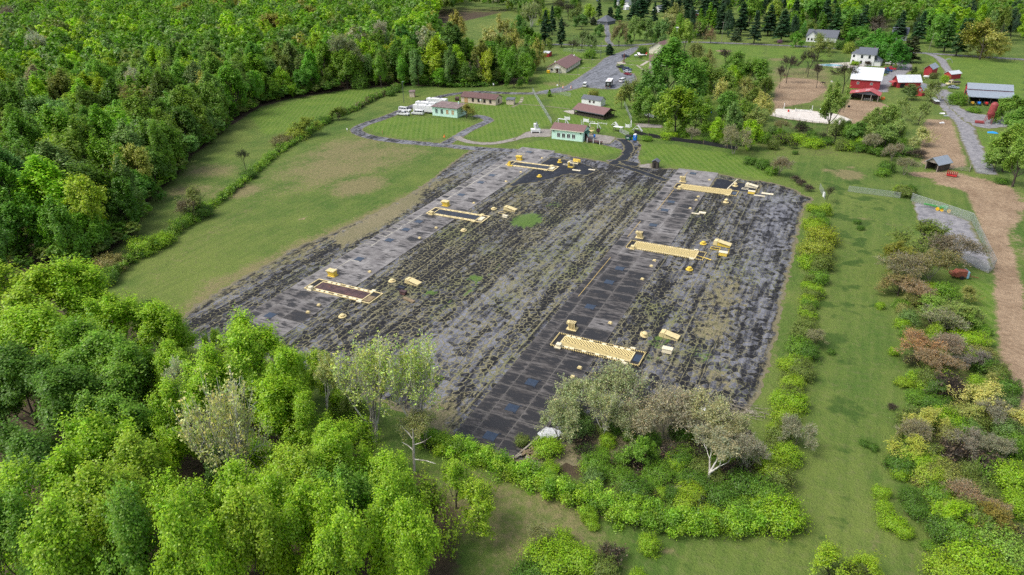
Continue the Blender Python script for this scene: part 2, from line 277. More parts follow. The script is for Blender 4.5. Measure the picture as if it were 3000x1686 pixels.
def asphalt(name, dark=(.010, .010, .013), grey=(.20, .205, .235), crackw=1.0, veg=1.0, worn0=.5, apron=False):
    m, t, b = newmat(name); co = objco(t)
    s = node(t, 'ShaderNodeSeparateXYZ', None, Vector=co); x, y = s.outputs[0], s.outputs[1]
    wob = noise(t, co, .3, 2); n0 = noise(t, co, .045, 3); n1 = noise(t, scaled(t, co, (.75, .07, 1)), 1.0, 4, .6); n2 = noise(t, scaled(t, co, (1.0, .5, 1)), 1.0, 4, .65); n3 = noise(t, co, 2.6, 3, .7)
    at = (lambda k: attr(t, k)) if apron else (lambda k: None)
    lx = mth(t, 'ADD', mth(t, 'DIVIDE', x, 3.05), mth(t, 'MULTIPLY', noise(t, scaled(t, co, (.05, .12, 1)), 1.0, 3), .22))
    fr = mth(t, 'ABSOLUTE', mth(t, 'SUBTRACT', mth(t, 'FRACT', lx), .5))
    lane = node(t, 'ShaderNodeTexWhiteNoise', {'noise_dimensions': '1D'}, W=mth(t, 'FLOOR', lx)).outputs[0]
    warp = node(t, 'ShaderNodeVectorMath', {'operation': 'ADD'}, i0=scaled(t, co, (.92, .74, 1)), i1=node(t, 'ShaderNodeTexNoise', None, Vector=co, Scale=.5, Detail=2.0).outputs[1]).outputs[0]
    vd = node(t, 'ShaderNodeTexVoronoi', {'feature': 'DISTANCE_TO_EDGE', 'voronoi_dimensions': '2D'}, Vector=warp, Scale=1.0).outputs['Distance']
    vc = node(t, 'ShaderNodeTexVoronoi', {'feature': 'F1', 'voronoi_dimensions': '2D'}, Vector=warp, Scale=1.0).outputs['Color']
    cell = node(t, 'ShaderNodeSeparateColor', None, Color=vc).outputs[0]
    worn = at('worn') if apron else worn0
    tone = mth(t, 'ADD', mth(t, 'ADD', mth(t, 'MULTIPLY', mth(t, 'SUBTRACT', n1, .5), 1.5), mth(t, 'MULTIPLY', mth(t, 'SUBTRACT', cell, .5), .5)), mth(t, 'ADD', mth(t, 'MULTIPLY', mth(t, 'SUBTRACT', lane, .5), .35), mth(t, 'ADD', worn, mth(t, 'MULTIPLY', mth(t, 'SUBTRACT', n3, .5), .9))))
    tone = mth(t, 'ADD', tone, mth(t, 'MULTIPLY', mth(t, 'SUBTRACT', n2, .5), .45))
    c = mix(t, sst(t, tone, .18, .95), dark, grey)
    c = mix(t, sst(t, n3, .62, .8, 0, .35), c, (.30, .30, .33))
    crk = at('crack') if apron else veg
    wdt = mth(t, 'MULTIPLY', mth(t, 'ADD', .02, mth(t, 'MULTIPLY', n0, .33 * crackw)), mth(t, 'MULTIPLY', crk, mth(t, 'MULTIPLY', sst(t, n2, .3, .7, .3, 1.25), sst(t, n1, .32, .66, .12, 1.25))))
    cm = sst(t, mth(t, 'DIVIDE', vd, mth(t, 'ADD', wdt, .004)), .35, 1.15, 1, 0)
    sw = mth(t, 'MULTIPLY', mth(t, 'ADD', .015, mth(t, 'MULTIPLY', n0, .12 * crackw)), mth(t, 'MULTIPLY', crk, mth(t, 'MULTIPLY', sst(t, lane, .25, .9, .1, 1.2), sst(t, n2, .35, .65, .3, 1.3))))
    seam = sst(t, mth(t, 'DIVIDE', fr, mth(t, 'ADD', sw, .003)), .3, 1.1, 1, 0)
    vm = mth(t, 'MAXIMUM', cm, seam)
    vm = mth(t, 'MULTIPLY', vm, sst(t, n3, .3, .5, .55, 1))
    if apron: vm = mth(t, 'MAXIMUM', vm, sst(t, mth(t, 'ADD', at('moss'), mth(t, 'ADD', mth(t, 'MULTIPLY', mth(t, 'SUBTRACT', n2, .5), 2.6), mth(t, 'MULTIPLY', mth(t, 'SUBTRACT', n1, .5), 2.2))), .30, .75, 0, .8))
    vm = mth(t, 'MULTIPLY', vm, sst(t, crk, 0, .12))
    vcol = mix(t, sst(t, n3, .35, .65), (.115, .112, .055), (.27, .24, .145)); vcol = mix(t, sst(t, n0, .48, .62, 0, .6), vcol, (.145, .165, .055))
    c = mix(t, vm, c, vcol)
    if apron:
        c = mix(t, sst(t, mth(t, 'ADD', at('green'), mth(t, 'MULTIPLY', mth(t, 'SUBTRACT', n2, .5), 1.6)), .5, .8, 0, .9), c, mix(t, n3, (.055, .12, .015), (.12, .2, .035)))
        c = mix(t, sst(t, mth(t, 'ADD', at('dirt'), mth(t, 'MULTIPLY', mth(t, 'SUBTRACT', n2, .5), 1.7)), .36, .68, 0, .92), c, mix(t, sst(t, mth(t, 'ADD', n3, mth(t, 'MULTIPLY', n0, .4)), .5, .9), (.115, .125, .045), (.29, .235, .145)))
    ed = mth(t, 'ADD', attr(t, 'edge'), mth(t, 'MULTIPLY', mth(t, 'SUBTRACT', n2, .5), 1.3))
    c = mix(t, sst(t, ed, .15, .5, .9, 0), c, mix(t, n3, (.10, .105, .045), (.28, .23, .145)))
    t.links.new(c, b.inputs['Base Color']); b.inputs['Roughness'].default_value = .82; b.inputs['Specular IOR Level'].default_value = .3
    bn = node(t, 'ShaderNodeBump', None, Strength=.5, Distance=.12, Height=mth(t, 'ADD', mth(t, 'MULTIPLY', vm, .8), n3)).outputs[0]; t.links.new(bn, b.inputs['Normal'])
    return m
m_apron = asphalt('cracked asphalt', apron=True); m_road = asphalt('road asphalt', veg=.25, crackw=.5, worn0=.62); m_lot = asphalt('parking lot asphalt', dark=(.085, .09, .10), grey=(.21, .22, .25), veg=.10, crackw=.2, worn0=.6)
m_fresh = asphalt('fresh asphalt', dark=(.016, .019, .027), grey=(.04, .046, .06), veg=.02, crackw=.1, worn0=.25)
def earth(name, c0, c1, c2=None, sc=.5):
    m, t, b = newmat(name); co = objco(t); n1 = noise(t, co, sc, 5, .65); n2 = noise(t, co, sc * 6, 3, .6)
    c = mix(t, sst(t, mth(t, 'ADD', mth(t, 'MULTIPLY', n1, .55), mth(t, 'MULTIPLY', n2, .45)), .36, .64), c0, c1)
    ed = mth(t, 'ADD', attr(t, 'edge'), mth(t, 'MULTIPLY', mth(t, 'SUBTRACT', n1, .5), 1.4))
    if c2: c = mix(t, sst(t, ed, .1, .55, 1, 0), c, c2)
    t.links.new(c, b.inputs['Base Color']); b.inputs['Roughness'].default_value = .95; b.inputs['Specular IOR Level'].default_value = .1
    bn = node(t, 'ShaderNodeBump', None, Strength=.5, Distance=.15, Height=n2).outputs[0]; t.links.new(bn, b.inputs['Normal']); return m
m_gravel = earth('gravel', (.15, .15, .165), (.33, .32, .33), (.15, .15, .075)); m_sand = earth('arena sand', (.52, .47, .42), (.70, .66, .61), (.35, .30, .2))
m_path = earth('pale concrete path', (.36, .33, .28), (.52, .48, .42), (.2, .2, .12), 1.0); m_pad = earth('old concrete', (.20, .18, .165), (.36, .33, .30), (.16, .15, .09), .7)

APRON = PG((1374, 441), (1530, 441), (1640, 453), (1760, 471), (1800, 478), (1812, 470), (1850, 476), (1876, 482), (1925, 492), (1990, 496), (2108, 509), (2180, 527), (2260, 534), (2330, 556), (2385, 585), (2362, 600), (2345, 660), (2315, 800), (2290, 920), (2262, 1040), (2225, 1160), (2180, 1215), (2050, 1300), (1900, 1350), (1700, 1365), (1560, 1372), (1490, 1345), (1340, 1292), (1200, 1225), (1050, 1150), (850, 1075), (600, 1020), (520, 1005), (505, 960), (560, 905), (640, 852), (730, 800), (800, 765), (860, 728), (930, 700), (1040, 650), (1140, 605), (1250, 535))
A_ = {}
A_['crack'] = lambda P: np.clip(.62 + .5 * mask(P, [PG((1000, 1000), (1550, 700), (1700, 560), (1960, 545), (1600, 980), (1340, 1280))], 6) + .5 * mask(P, [PG((1240, 720), (1420, 580), (1560, 560), (1300, 800), (1050, 960), (900, 1000))], 5) - .45 * mask(P, [PG((2230, 560), (2360, 580), (2250, 1100), (2120, 1180))], 6)
    - .5 * mask(P, [PG((1640, 455), (1900, 485), (1960, 520), (1880, 540), (1780, 500))], 3) + .25 * mask(P, [PG((1880, 850), (2060, 700), (2240, 760), (2100, 1180), (1800, 1060))], 6), 0.05, 1.3)
A_['moss'] = lambda P: np.maximum.reduce([.06 * mask(P, [PG((1240, 720), (1420, 580), (1640, 500), (1930, 500), (1600, 960), (1400, 1180), (1000, 980))], 5), .08 * mask(P, [PG((1860, 860), (2000, 720), (2200, 800), (2120, 1150), (1800, 1100))], 6), .42 * line_mask(P, PG((1840, 560), (1690, 700), (1640, 760), (1500, 850)), 5, 5), .36 * line_mask(P, PG((1560, 520), (1500, 600), (1560, 660), (1480, 760), (1400, 860)), 4, 5), .34 * line_mask(P, PG((1780, 900), (1900, 960), (2000, 1060)), 8, 8), .22 * line_mask(P, PG((1750, 700), (1560, 880)), 8, 8), .3 * line_mask(P, PG((1180, 830), (1080, 960)), 4, 5)])
A_['worn'] = lambda P: np.clip(.30 + .60 * line_mask(P, PG((1850, 500), (1770, 590), (1700, 650)), .8, 1.5) + .35 * line_mask(P, PG((1700, 660), (1560, 800), (1380, 900), (1200, 1050)), 5, 6) + .42 * mask(P, [PG((2250, 560), (2360, 580), (2280, 950), (2160, 1180), (2120, 1100), (2180, 800))], 6) + .30 * mask(P, [PG((1374, 441), (1600, 450), (1830, 480), (1800, 500), (1500, 520), (1300, 520))], 4)
    + .28 * mask(P, [PG((1340, 980), (1560, 860), (1480, 1020), (1330, 1200), (1050, 1130), (900, 1080))], 6) + .2 * mask(P, [PG((1950, 700), (2100, 720), (2100, 850), (1960, 850))], 5) - .25 * mask(P, [PG((1240, 700), (1500, 600), (1300, 800), (1100, 900))], 4), 0, 1)
A_['green'] = lambda P: np.maximum.reduce([blob(P, 1542, 646, 5, .7) * 1.2, blob(P, 1620, 600, 4) * .62, blob(P, 1390, 815, 3) * .8, line_mask(P, PG((1470, 775), (1410, 830), (1300, 900), (1250, 960)), .7, 1.5) * .9, blob(P, 1260, 860, 2.5) * .8, line_mask(P, PG((1640, 690), (1590, 720), (1540, 800)), 1.0, 2) * .55, blob(P, 1930, 1000, 4) * .7, blob(P, 1900, 1050, 3) * .6, blob(P, 2000, 640, 3) * .55,
    blob(P, 2060, 1045, 4) * .6, blob(P, 2110, 1080, 4) * .55, line_mask(P, PG((2060, 850), (2030, 960)), .5, 1) * .7, line_mask(P, PG((2200, 900), (2170, 1050), (2130, 1130)), .5, 1.5) * .7, blob(P, 2140, 940, 3) * .5, line_mask(P, PG((1890, 1090), (1850, 1180)), .8, 1) * .8])
A_['dirt'] = lambda P: np.maximum.reduce([mask(P, [PG((1400, 500), (1300, 545), (1160, 625), (1040, 690), (960, 715), (900, 760), (800, 800), (500, 960), (560, 900), (800, 762), (1140, 600), (1250, 530))], 3) * .62, mask(P, [PG((1240, 590), (1120, 670), (1000, 730), (960, 700), (1100, 620), (1250, 545))], 3) * .9, line_mask(P, PG((1800, 720), (1650, 850), (1560, 960)), .8, 1.5) * .6, blob(P, 2090, 960, 6, .6) * .62, blob(P, 2120, 860, 7, .5) * .55, blob(P, 2100, 1110, 6) * .5, mask(P, [PG((1160, 1200), (1340, 1150), (1370, 1210), (1330, 1300), (1150, 1260))], 4) * .75,
    mask(P, [PG((1560, 1370), (1640, 1290), (1780, 1200), (2180, 1200), (2100, 1290), (1900, 1350), (1700, 1365))], 4) * .9, mask(P, [PG((1480, 560), (1600, 560), (1560, 640), (1440, 650))], 4) * .45, blob(P, 1680, 530, 6) * .6, mask(P, [PG((840, 1080), (1300, 1190), (1250, 1250), (840, 1090))], 4) * .5])
sheet('asphalt_pavement', APRON, .02, m_apron, 1.6, .35, A_, 3, 2.2)
# roads, drives and yards
sheet('loop_road', ribbon([(1690, 256), (1650, 266), (1590, 273), (1500, 274), (1400, 270), (1330, 276), (1270, 290), (1200, 316), (1130, 344), (1072, 364), (1044, 380), (1062, 395), (1110, 407), (1180, 416), (1270, 424), (1370, 434), (1450, 440), (1560, 446), (1660, 460)], 5.2), .03, m_road, 1.2, .2, None, 5, .9)
sheet('inner_drive', ribbon([(1300, 424), (1340, 402), (1372, 382), (1412, 364), (1432, 353), (1412, 343), (1385, 340)], 4.6), .034, m_road, 1.2, .2, None, 6, .9)
sheet('curved_drive', ribbon([(1340, 400), (1352, 410), (1390, 419), (1440, 421), (1490, 413), (1530, 402), (1560, 392)], 3.6), .038, m_pad, 1.2, .15, None, 7, .7)
sheet('old_concrete_pad', PG((1500, 412), (1538, 388), (1587, 378), (1617, 379), (1617, 402), (1560, 402)), .044, m_pad, 1.5, .1, None, 8, .5)
sheet('worn_concrete_pad', PG((1722, 390), (1808, 402), (1786, 422), (1716, 418)), .036, m_pad, 1.5, .1, None, 9, .4)
sheet('side_road', PG((1750, 421), (1787, 421), (1808, 404), (1836, 408), (1870, 414), (1880, 428), (1870, 462), (1878, 484), (1800, 480), (1772, 470), (1812, 466), (1828, 450), (1818, 438), (1786, 430)), .03, m_road, 1.4, .15, None, 10, .8)
sheet('parking_lot', PG((1560, 272), (1655, 253), (1740, 197), (1770, 171), (1803, 158), (1868, 134), (1874, 140), (1862, 152), (1838, 169), (1807, 190), (1820, 213), (1860, 216), (1868, 236), (1850, 246), (1808, 262), (1763, 262), (1709, 256), (1690, 260), (1600, 276)), .04, m_lot, 2, .1, None, 11, .6)
sheet('public_road', ribbon([(1380, 136), (1560, 132), (1653, 131), (1747, 135), (1793, 134), (1870, 132), (2000, 124), (2130, 127), (2250, 132), (2378, 138), (2451, 143), (2600, 150), (2716, 157), (2850, 166), (3000, 175), (3300, 195)], 6.5), .05, m_lot, 3, .1, None, 12, .6)
sheet('house_drive', ribbon([(1793, 134), (1780, 118), (1783, 105), (1778, 92), (1778, 70)], 4.5), .034, m_lot, 2, .1, None, 13, .6)
sheet('farm_lane', ribbon([(2722, 158), (2752, 172), (2770, 195), (2784, 220), (2775, 240), (2740, 255), (2700, 246), (2650, 238)], 5), .034, m_gravel, 2, .25, None, 14, 1.2)
sheet('farm_drive', ribbon([(2600, 152), (2628, 172), (2650, 192), (2638, 210), (2600, 232), (2585, 250), (2575, 270)], 8), .03, m_gravel, 2, .3, None, 15, 1.6)
sheet('gravel_lane', ribbon([(2755, 262), (2768, 290), (2780, 318), (2806, 345), (2828, 372), (2838, 400), (2856, 440), (2876, 480), (2892, 512)], 6.5), .03, m_gravel, 2, .3, None, 16, 1.2)
sheet('gravel_yard', PG((2740, 262), (2792, 272), (2795, 300), (2830, 325), (2870, 335), (2935, 342), (2960, 372), (2900, 378), (2850, 372), (2815, 350), (2775, 310)), .038, m_gravel, 2, .4, None, 17, 1.2)
sheet('sand_arena', PG((2276, 318), (2367, 323), (2454, 335), (2500, 352), (2470, 366), (2381, 360), (2310, 350), (2254, 340)), .03, m_sand, 2, .2, None, 18, 1.0)
sheet('fenced_gravel_yard', PG((2672, 590), (2720, 602), (2780, 625), (2846, 650), (2880, 720), (2912, 788), (2895, 802), (2840, 775), (2790, 745), (2700, 690)), .03, m_gravel, 2, .2, None, 19, .6)
for i, (p, wd) in enumerate((([(1760, 176), (1720, 175), (1700, 173)], 1.5), ([(1740, 198), (1700, 200), (1668, 197)], 1.5), ([(1700, 220), (1660, 218), (1630, 216)], 1.5), ([(1830, 180), (1890, 179)], 1.5), ([(1806, 190), (1870, 191)], 1.5), ([(1866, 192), (1884, 205), (1900, 214)], 1.6), ([(1880, 178), (1897, 180), (1880, 192), (1884, 194)], 2.4), ([(1500, 315), (1525, 300), (1530, 285)], 1.7), ([(1520, 306), (1590, 311), (1650, 318), (1670, 321)], 1.2))):
    sheet('footpath', ribbon(p, wd), .026 + .002 * i, m_path, 1.5, .05, None, 30 + i, .2)
for i, p in enumerate((PG((1646, 326), (1682, 322), (1690, 332), (1676, 336)), PG((1858, 362), (1880, 362), (1940, 367), (1944, 376), (1870, 374)), PG((1806, 183), (1830, 181), (1836, 188), (1808, 188)), PG((1868, 484), (1912, 478), (1910, 494), (1872, 492)), PG((2430, 186), (2500, 182), (2540, 195), (2500, 200), (2440, 200)))):
    sheet('concrete_slab', p, .05, m_path if i in (0, 2, 4) else m_pad, 1.5, .05, None, 50 + i, .3)
# fresh blacktop
sheet('fresh_blacktop', PG((1611, 462), (1640, 465), (1668, 470), (1700, 478), (1735, 489), (1757, 502), (1740, 506), (1718, 517), (1690, 511), (1660, 512), (1620, 524), (1575, 535), (1535, 540), (1470, 556), (1464, 560)), .045, m_fresh, 1.6, .15, None, 60, .5)
sheet('fresh_blacktop', PG((2097, 522), (2145, 530), (2185, 537), (2234, 544), (2222, 568), (2192, 564), (2076, 552)), .045, m_fresh, 1.6, .05, None, 61, .4)
sheet('fresh_blacktop', ribbon([(1862, 430), (1838, 462), (1800, 480), (1840, 492), (1900, 512), (1956, 532)], 3.2), .05, m_fresh, 1.4, .3, None, 62, .8)
sheet('fresh_blacktop', ribbon([(1815, 408), (1836, 420), (1842, 440), (1826, 464), (1790, 482)], 4.0), .054, m_fresh, 1.4, .3, None, 63, 1.0)
sheet('fresh_blacktop', PG((1810, 474), (1830, 471), (1876, 479), (1868, 490), (1830, 484)), .058, m_fresh, 1.4, .15, None, 64, .6)
sheet('fresh_blacktop', PG((2111, 592), (2120, 588), (2138, 589), (2146, 594), (2140, 600), (2122, 600)), .045, m_fresh, 1.0, .1, None, 65, .4)
# ------------------------------------------------------------------ concrete strips with their slabs
m_con, t, b = newmat('stained concrete'); co = objco(t)
su, sv, rnd, dk = attr(t, 'su'), attr(t, 'sv'), attr(t, 'rnd'), attr(t, 'dark')
n1 = noise(t, co, .35, 4, .6); n2 = noise(t, scaled(t, co, (.35, 1.3, 1)), 1.0, 4, .65); n3 = noise(t, co, 4, 3, .7)
e = mth(t, 'MULTIPLY', mth(t, 'SUBTRACT', 1.0, mth(t, 'POWER', mth(t, 'ABSOLUTE', su), 3.0)), mth(t, 'SUBTRACT', 1.0, mth(t, 'POWER', mth(t, 'ABSOLUTE', sv), 2.6)))
st = mth(t, 'ADD', mth(t, 'MULTIPLY', e, mth(t, 'MULTIPLY', mth(t, 'ADD', .15, mth(t, 'MULTIPLY', rnd, .85)), sst(t, n1, .25, .6))), mth(t, 'ADD', mth(t, 'MULTIPLY', mth(t, 'SUBTRACT', n2, .5), 3.0), mth(t, 'SUBTRACT', dk, .50)))
c = mix(t, sst(t, mth(t, 'ADD', n1, mth(t, 'MULTIPLY', n3, .25)), .4, .85), (.15, .14, .14), (.315, .30, .29))
c = mix(t, mth(t, 'MULTIPLY', sst(t, dk, .3, .8), .72), c, (.066, .057, .052))
c = mix(t, sst(t, st, -.04, .75, 0, .95), c, (.013, .012, .013))
c = mix(t, sst(t, n3, .64, .8, 0, .3), c, (.42, .40, .38))
j = mth(t, 'MAXIMUM', sst(t, mth(t, 'ABSOLUTE', su), .962, .985), sst(t, mth(t, 'ABSOLUTE', sv), .955, .98))
c = mix(t, mth(t, 'MULTIPLY', j, .6), c, mix(t, sst(t, n2, .35, .6), (.035, .033, .03), (.22, .205, .18)))
t.links.new(c, b.inputs['Base Color']); t.links.new(sst(t, st, .3, 1.0, .85, .5), b.inputs['Roughness'])
def strip(name, cols, rows, z, fdark, seed):
    rng = np.random.default_rng(seed); V = []; Fs = []; A = {k: [] for k in ('su', 'sv', 'rnd', 'dark')}; q = 6
    for i in range(len(cols) - 1):
        for k in range(len(rows) - 1):
            g = np.linspace(-1, 1, q); uu, vv = np.meshgrid(g, g); x = cols[i] + (uu + 1) / 2 * (cols[i + 1] - cols[i]); y = rows[k] + (vv + 1) / 2 * (rows[k + 1] - rows[k])
            o = len(V) * q * q; tilt = rng.normal(0, .008, 2)
            V.append(np.stack([x, y, z + .01 + uu * tilt[0] + vv * tilt[1]], -1).reshape(-1, 3))
            ix = np.arange(q * q).reshape(q, q) + o; Fs.append(np.stack([ix[:-1, :-1], ix[:-1, 1:], ix[1:, 1:], ix[1:, :-1]], -1).reshape(-1, 4))
            A['su'].append(uu.ravel()); A['sv'].append(vv.ravel()); A['rnd'].append(np.full(q * q, rng.random() ** .8)); A['dark'].append(fdark(x.ravel(), y.ravel()) + rng.normal(0, .09))
    V = np.concatenate(V); link(name, np_mesh(name, V, np.concatenate(Fs), m_con, {k: np.concatenate(v) for k, v in A.items()}))['kind'] = 'structure'
def rows_(a, b2, s): n = round((b2 - a) / s); return list(np.linspace(a, b2, n + 1))
strip('concrete_strip', [-46.2, -43.55, -38.4, -33.25], rows_(71.6, 223.0, 4.05), .07, lambda x, y: np.interp(y, [70, 100, 140, 165, 185, 200, 208, 223], [.80, .82, .70, .52, .48, .46, .14, .10]) + .04 * (x > -38.4), 3)
strip('concrete_strip', [-105.5, -102.6, -97.4, -92.25], rows_(74.0, 226.5, 4.05), .07, lambda x, y: np.interp(y, [70, 84, 100, 112, 120, 135, 150, 160, 175, 190, 205, 226], [.40, .62, .56, .26, .36, .48, .42, .34, .32, .32, .34, .10]), 8)
m_line = paint('worn pale line paint', (.55, .52, .42), .7, 0, .25, 3); m_yline = paint('worn yellow line paint', (.42, .30, .10), .7, 0, .3, 3)
mk = MB()
mk.box(-102.66, -102.5, 128, 153, .085, .092); mk.box(-102.66, -102.5, 162, 205, .085, .092)
for y in list(np.arange(129, 153, 3.0)) + list(np.arange(163, 205, 3.0)): mk.box(-105.3, -102.7, y - .07, y + .07, .085, .0915)
mk.box(-102.4, -99.4, 119.2, 119.35, .085, .092); mk.box(-102.4, -102.25, 112, 119.1, .085, .092)
mk.build('parking_line_marking', m_line)['kind'] = 'structure'
mk = MB()
for x, y0, y1 in ((-44.7, 124, 146), (-44.7, 160, 172), (-42.7, 182, 201), (-42.7, 209, 220), (-42.6, 60, 60.1)): mk.box(x, x + .16, y0, y1, .09, .097)
mk.build('yellow_line_marking', m_yline)['kind'] = 'structure'

# ------------------------------------------------------------------ painted steel
YB = dict(dirt=(.30, .20, .05, .35))
m_yel = paint('bright yellow paint', (.74, .53, .07), .55, 0, .14, 2.5, (.36, .25, .08, .6))
m_pale = paint('faded yellow paint', (.72, .59, .30), .65, 0, .15, 2.5, (.34, .26, .13, .7))
m_cream = paint('bleached cream paint', (.78, .70, .50), .65, 0, .10, 2, (.5, .4, .22, .4))
m_dkst = paint('dark steel', (.030, .036, .050), .38, .3, .35, 1.2, (.10, .06, .04, .5)); m_rust = paint('rusty steel', (.085, .045, .045), .6, .1, .5, .8, (.22, .085, .045, .8))
m_pit = paint('pit shadow concrete', (.022, .021, .023), .9, 0, .4, .8, (.09, .085, .08, .5)); m_plate = paint('sky-tinted launcher plate steel', (.060, .085, .125), .16, .5, .2, .6, (.05, .045, .04, .6)); m_black = paint('black paint', (.015, .015, .016), .5)  # launcher plate blue: sky reflection painted into the steel's colour
m_wood = paint('weathered wood', (.23, .17, .10), .85, 0, .35, 2)
def stripes(name, kind, a=(.74, .58, .24), d=(.022, .02, .018)):
    m, t, b = newmat(name); co = objco(t); s = node(t, 'ShaderNodeSeparateXYZ', None, Vector=co)
    if kind == 'chevron': v = mth(t, 'DIVIDE', mth(t, 'ADD', s.outputs[0], mth(t, 'MULTIPLY', mth(t, 'ABSOLUTE', mth(t, 'SUBTRACT', s.outputs[1], 2.5)), 1.05)), .62); duty = .34
    elif kind == 'rope': v = mth(t, 'DIVIDE', mth(t, 'ADD', s.outputs[0], s.outputs[1]), .46); duty = .45
    else: v = mth(t, 'DIVIDE', s.outputs[0], .42); duty = .5
    f = mth(t, 'FRACT', v); k = sst(t, f, duty - .05, duty + .05); n1 = noise(t, co, .5, 4, .65); n2 = noise(t, co, 5, 2)
    c = mix(t, k, d, a); c = mix(t, sst(t, n1, .5, .75, 0, .65), c, tuple(x * .55 for x in a)); c = mix(t, sst(t, n2, .55, .8, 0, .3), c, (.2, .15, .09))
    t.links.new(c, b.inputs['Base Color']); b.inputs['Roughness'].default_value = .6; return m
m_chev = stripes('yellow chevron tread', 'chevron'); m_rope = stripes('yellow and black edge', 'rope'); m_chevold = stripes('worn chevron tread', 'chevron', (.42, .36, .17), (.10, .085, .06))
# launcher plates set in the strips
pc = MB().box(-1.02, 1.02, -.95, .95, 0, .05).mesh('steel_plate', m_plate); pb = MB().box(-.22, .22, -.16, .16, 0, .06).mesh('bolt_box', m_dkst)
ST = [('R', y) for y in (74.5, 82.4, 90.4, 120.6, 133.2, 141.0, 170.5, 182.8, 190.2, 219.3)] + [('L', y) for y in (81.6, 89.9, 120.5, 133.3, 141.1, 147.4, 171.3, 184.1, 192.0, 221.5)]
ordn = ['nearest', 'second nearest', 'third nearest', 'fourth', 'fifth', 'sixth', 'seventh', 'eighth', 'ninth', 'farthest']
cnt = {'R': 0, 'L': 0}
for s_, y in ST:
    x = -40.7 if s_ == 'R' else -100.5
    tr = thing('steel_plate', f"blue-grey steel launcher plate, {ordn[cnt[s_]]} {'along the right' if s_ == 'R' else 'visible along the left'} concrete strip", 'steel plate', (x, y, .08), 0, 'launcher plates set in the concrete strips'); cnt[s_] += 1
    link('plate', pc, tr); o = link('bolt_box', pb, tr, (1.0, -1.1, 0)); o = link('bolt_box', pb, tr, (1.15, 1.1, 0))
# ------------------------------------------------------------------ elevator pits
def pit(label, x0, y0, L, W, style):
    tr = thing('elevator_pit', label, 'elevator pit', (x0, y0, .08), 0, 'missile elevator pits')
    right = style[0] == 'R'; mf = m_rope if right else (m_yel if style == 'L1' else m_pale)
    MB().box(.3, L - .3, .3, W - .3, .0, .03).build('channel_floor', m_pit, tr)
    th = .34 if not right else .26; zf = .2
    if style == 'L3': th = .22
    fr = MB(); fr.box(0, L, 0, th, 0, zf).box(0, L, W - th, W, 0, zf).box(0, th, th, W - th, 0, zf - .003).box(L - th, L, th, W - th, 0, zf - .003)
    mo = {'L1': m_pale, 'L2': m_pale, 'L3': m_pale}.get(style, m_rope); fr.build('outer_frame', mo, tr, bevel=.02)
    a, c_, v0, v1 = (2.0, L - 2.6, .95, W - .95) if not right else (1.75, L - 2.1, .62 if style != 'R3' else .95, W - (.62 if style != 'R3' else .95))
    i2 = .24; mi = m_pale
    fr = MB(); fr.box(a, c_, v0 - i2, v0, .03, .17).box(a, c_, v1, v1 + i2, .03, .17).box(a - i2, a, v0 - i2, v1 + i2, .03, .167).box(c_, c_ + i2, v0 - i2, v1 + i2, .03, .167).build('inner_frame', mi, tr)
    # bridging tabs
    us = (.02, .10, .18, .36, .55, .72, .81, .90) if right else (.10, .20, .30, .48, .66, .78, .86, .97)
    mt = m_cream if style in ('R3', 'L3', 'R2') else mi
    for u in us:
        xx = a + u * (c_ - a) - .3
        MB().box(xx, xx + .85, th, v0 - i2, .03, .18).build('tab', mt, tr); MB().box(xx, xx + .85, v1 + i2, W - th, .03, .18).build('tab', mt, tr)
    if right:
        M_ = m_chev if style != 'R1' else m_chevold; mid = (a + c_) / 2
        MB().box(a, c_, v0, 2.5 if W > 4.8 else W / 2, .03, .14).build('door', m_chev if style == 'R3' else m_chev, tr); MB().box(a, c_, (2.5 if W > 4.8 else W / 2) + .02, v1, .03, .138).build('door', m_chev, tr)
    else:
        dm = m_rust if style == 'L3' else m_dkst; cuts = (0, .34, .55, .70, .85, 1) if style != 'L3' else (0, .32, .61, .71, .86, 1)
        for k in range(len(cuts) - 1): MB().box(a + cuts[k] * (c_ - a) + .03, a + cuts[k + 1] * (c_ - a) - .03, v0, v1,   .03, .12 + .004 * (k % 2)).build('door', dm, tr)
    # end pad, guide boxes
    if style == 'L3': MB().box(L - 2.1, L - .5, .5, 3.0, .03, .2).build('end_pad', m_wood, tr)
    elif style == 'R1': MB().box(L - 1.5, L - .3, 1.2, W - 1.2, .03, .12).build('end_pad', m_plate, tr)
    elif style == 'R3': MB().box(L - 1.6, L - .3, 1.2, 3.6, .03, .12).build('end_pad', m_plate, tr)
    elif style == 'R2': MB().tube([(L - 2.0, W * .35, .35), (L + 1.9, W * .12, .3)], [.03, .16, ][:2], 6).build('bent_bar', m_yel, tr)
    else: MB().box(L - 1.9, L - .6, 1.1, 3.4, .03, .42).build('end_pad', m_cream, tr, bevel=.03)
    if style == 'L1':
        MB().hexa([(.5, .2, .3), (1.9, -.3, .3), (2.1, .0, .3), (.7, .5, .3), (1.5, -.2, 1.7), (1.9, -.3, 1.8), (2.1, 0, 1.8), (1.7, .1, 1.7)]).build('raised_flap', m_yel, tr)
        MB().box(1.2, 2.9, -.6, .1, 0, .35).build('guide_box', m_yel, tr, bevel=.03)
    else:
        MB().box(1.15, 2.45, -.55, .15, 0, .25).box(1.4, 2.35, -.35, .6, .25, .85).build('guide_box', m_cream if style in ('R3', 'L3') else m_pale, tr, bevel=.04)
    MB().box(L - 3.2, L - 2.0, -.5, -.01, 0, .3).build('side_box', mt, tr, bevel=.03); MB().box(L - 3.2, L - 2.2, W + .01, W + .5, 0, .3).build('side_box', mt, tr, bevel=.03)
pit('rust-purple panelled elevator pit nearest the woods on the left strip', -102.3, 102.5, 18.0, 5.1, 'L3')
pit('dark steel panelled elevator pit with bleached yellow frame, middle of the left strip', -101.9, 153.4, 18.0, 5.2, 'L2')
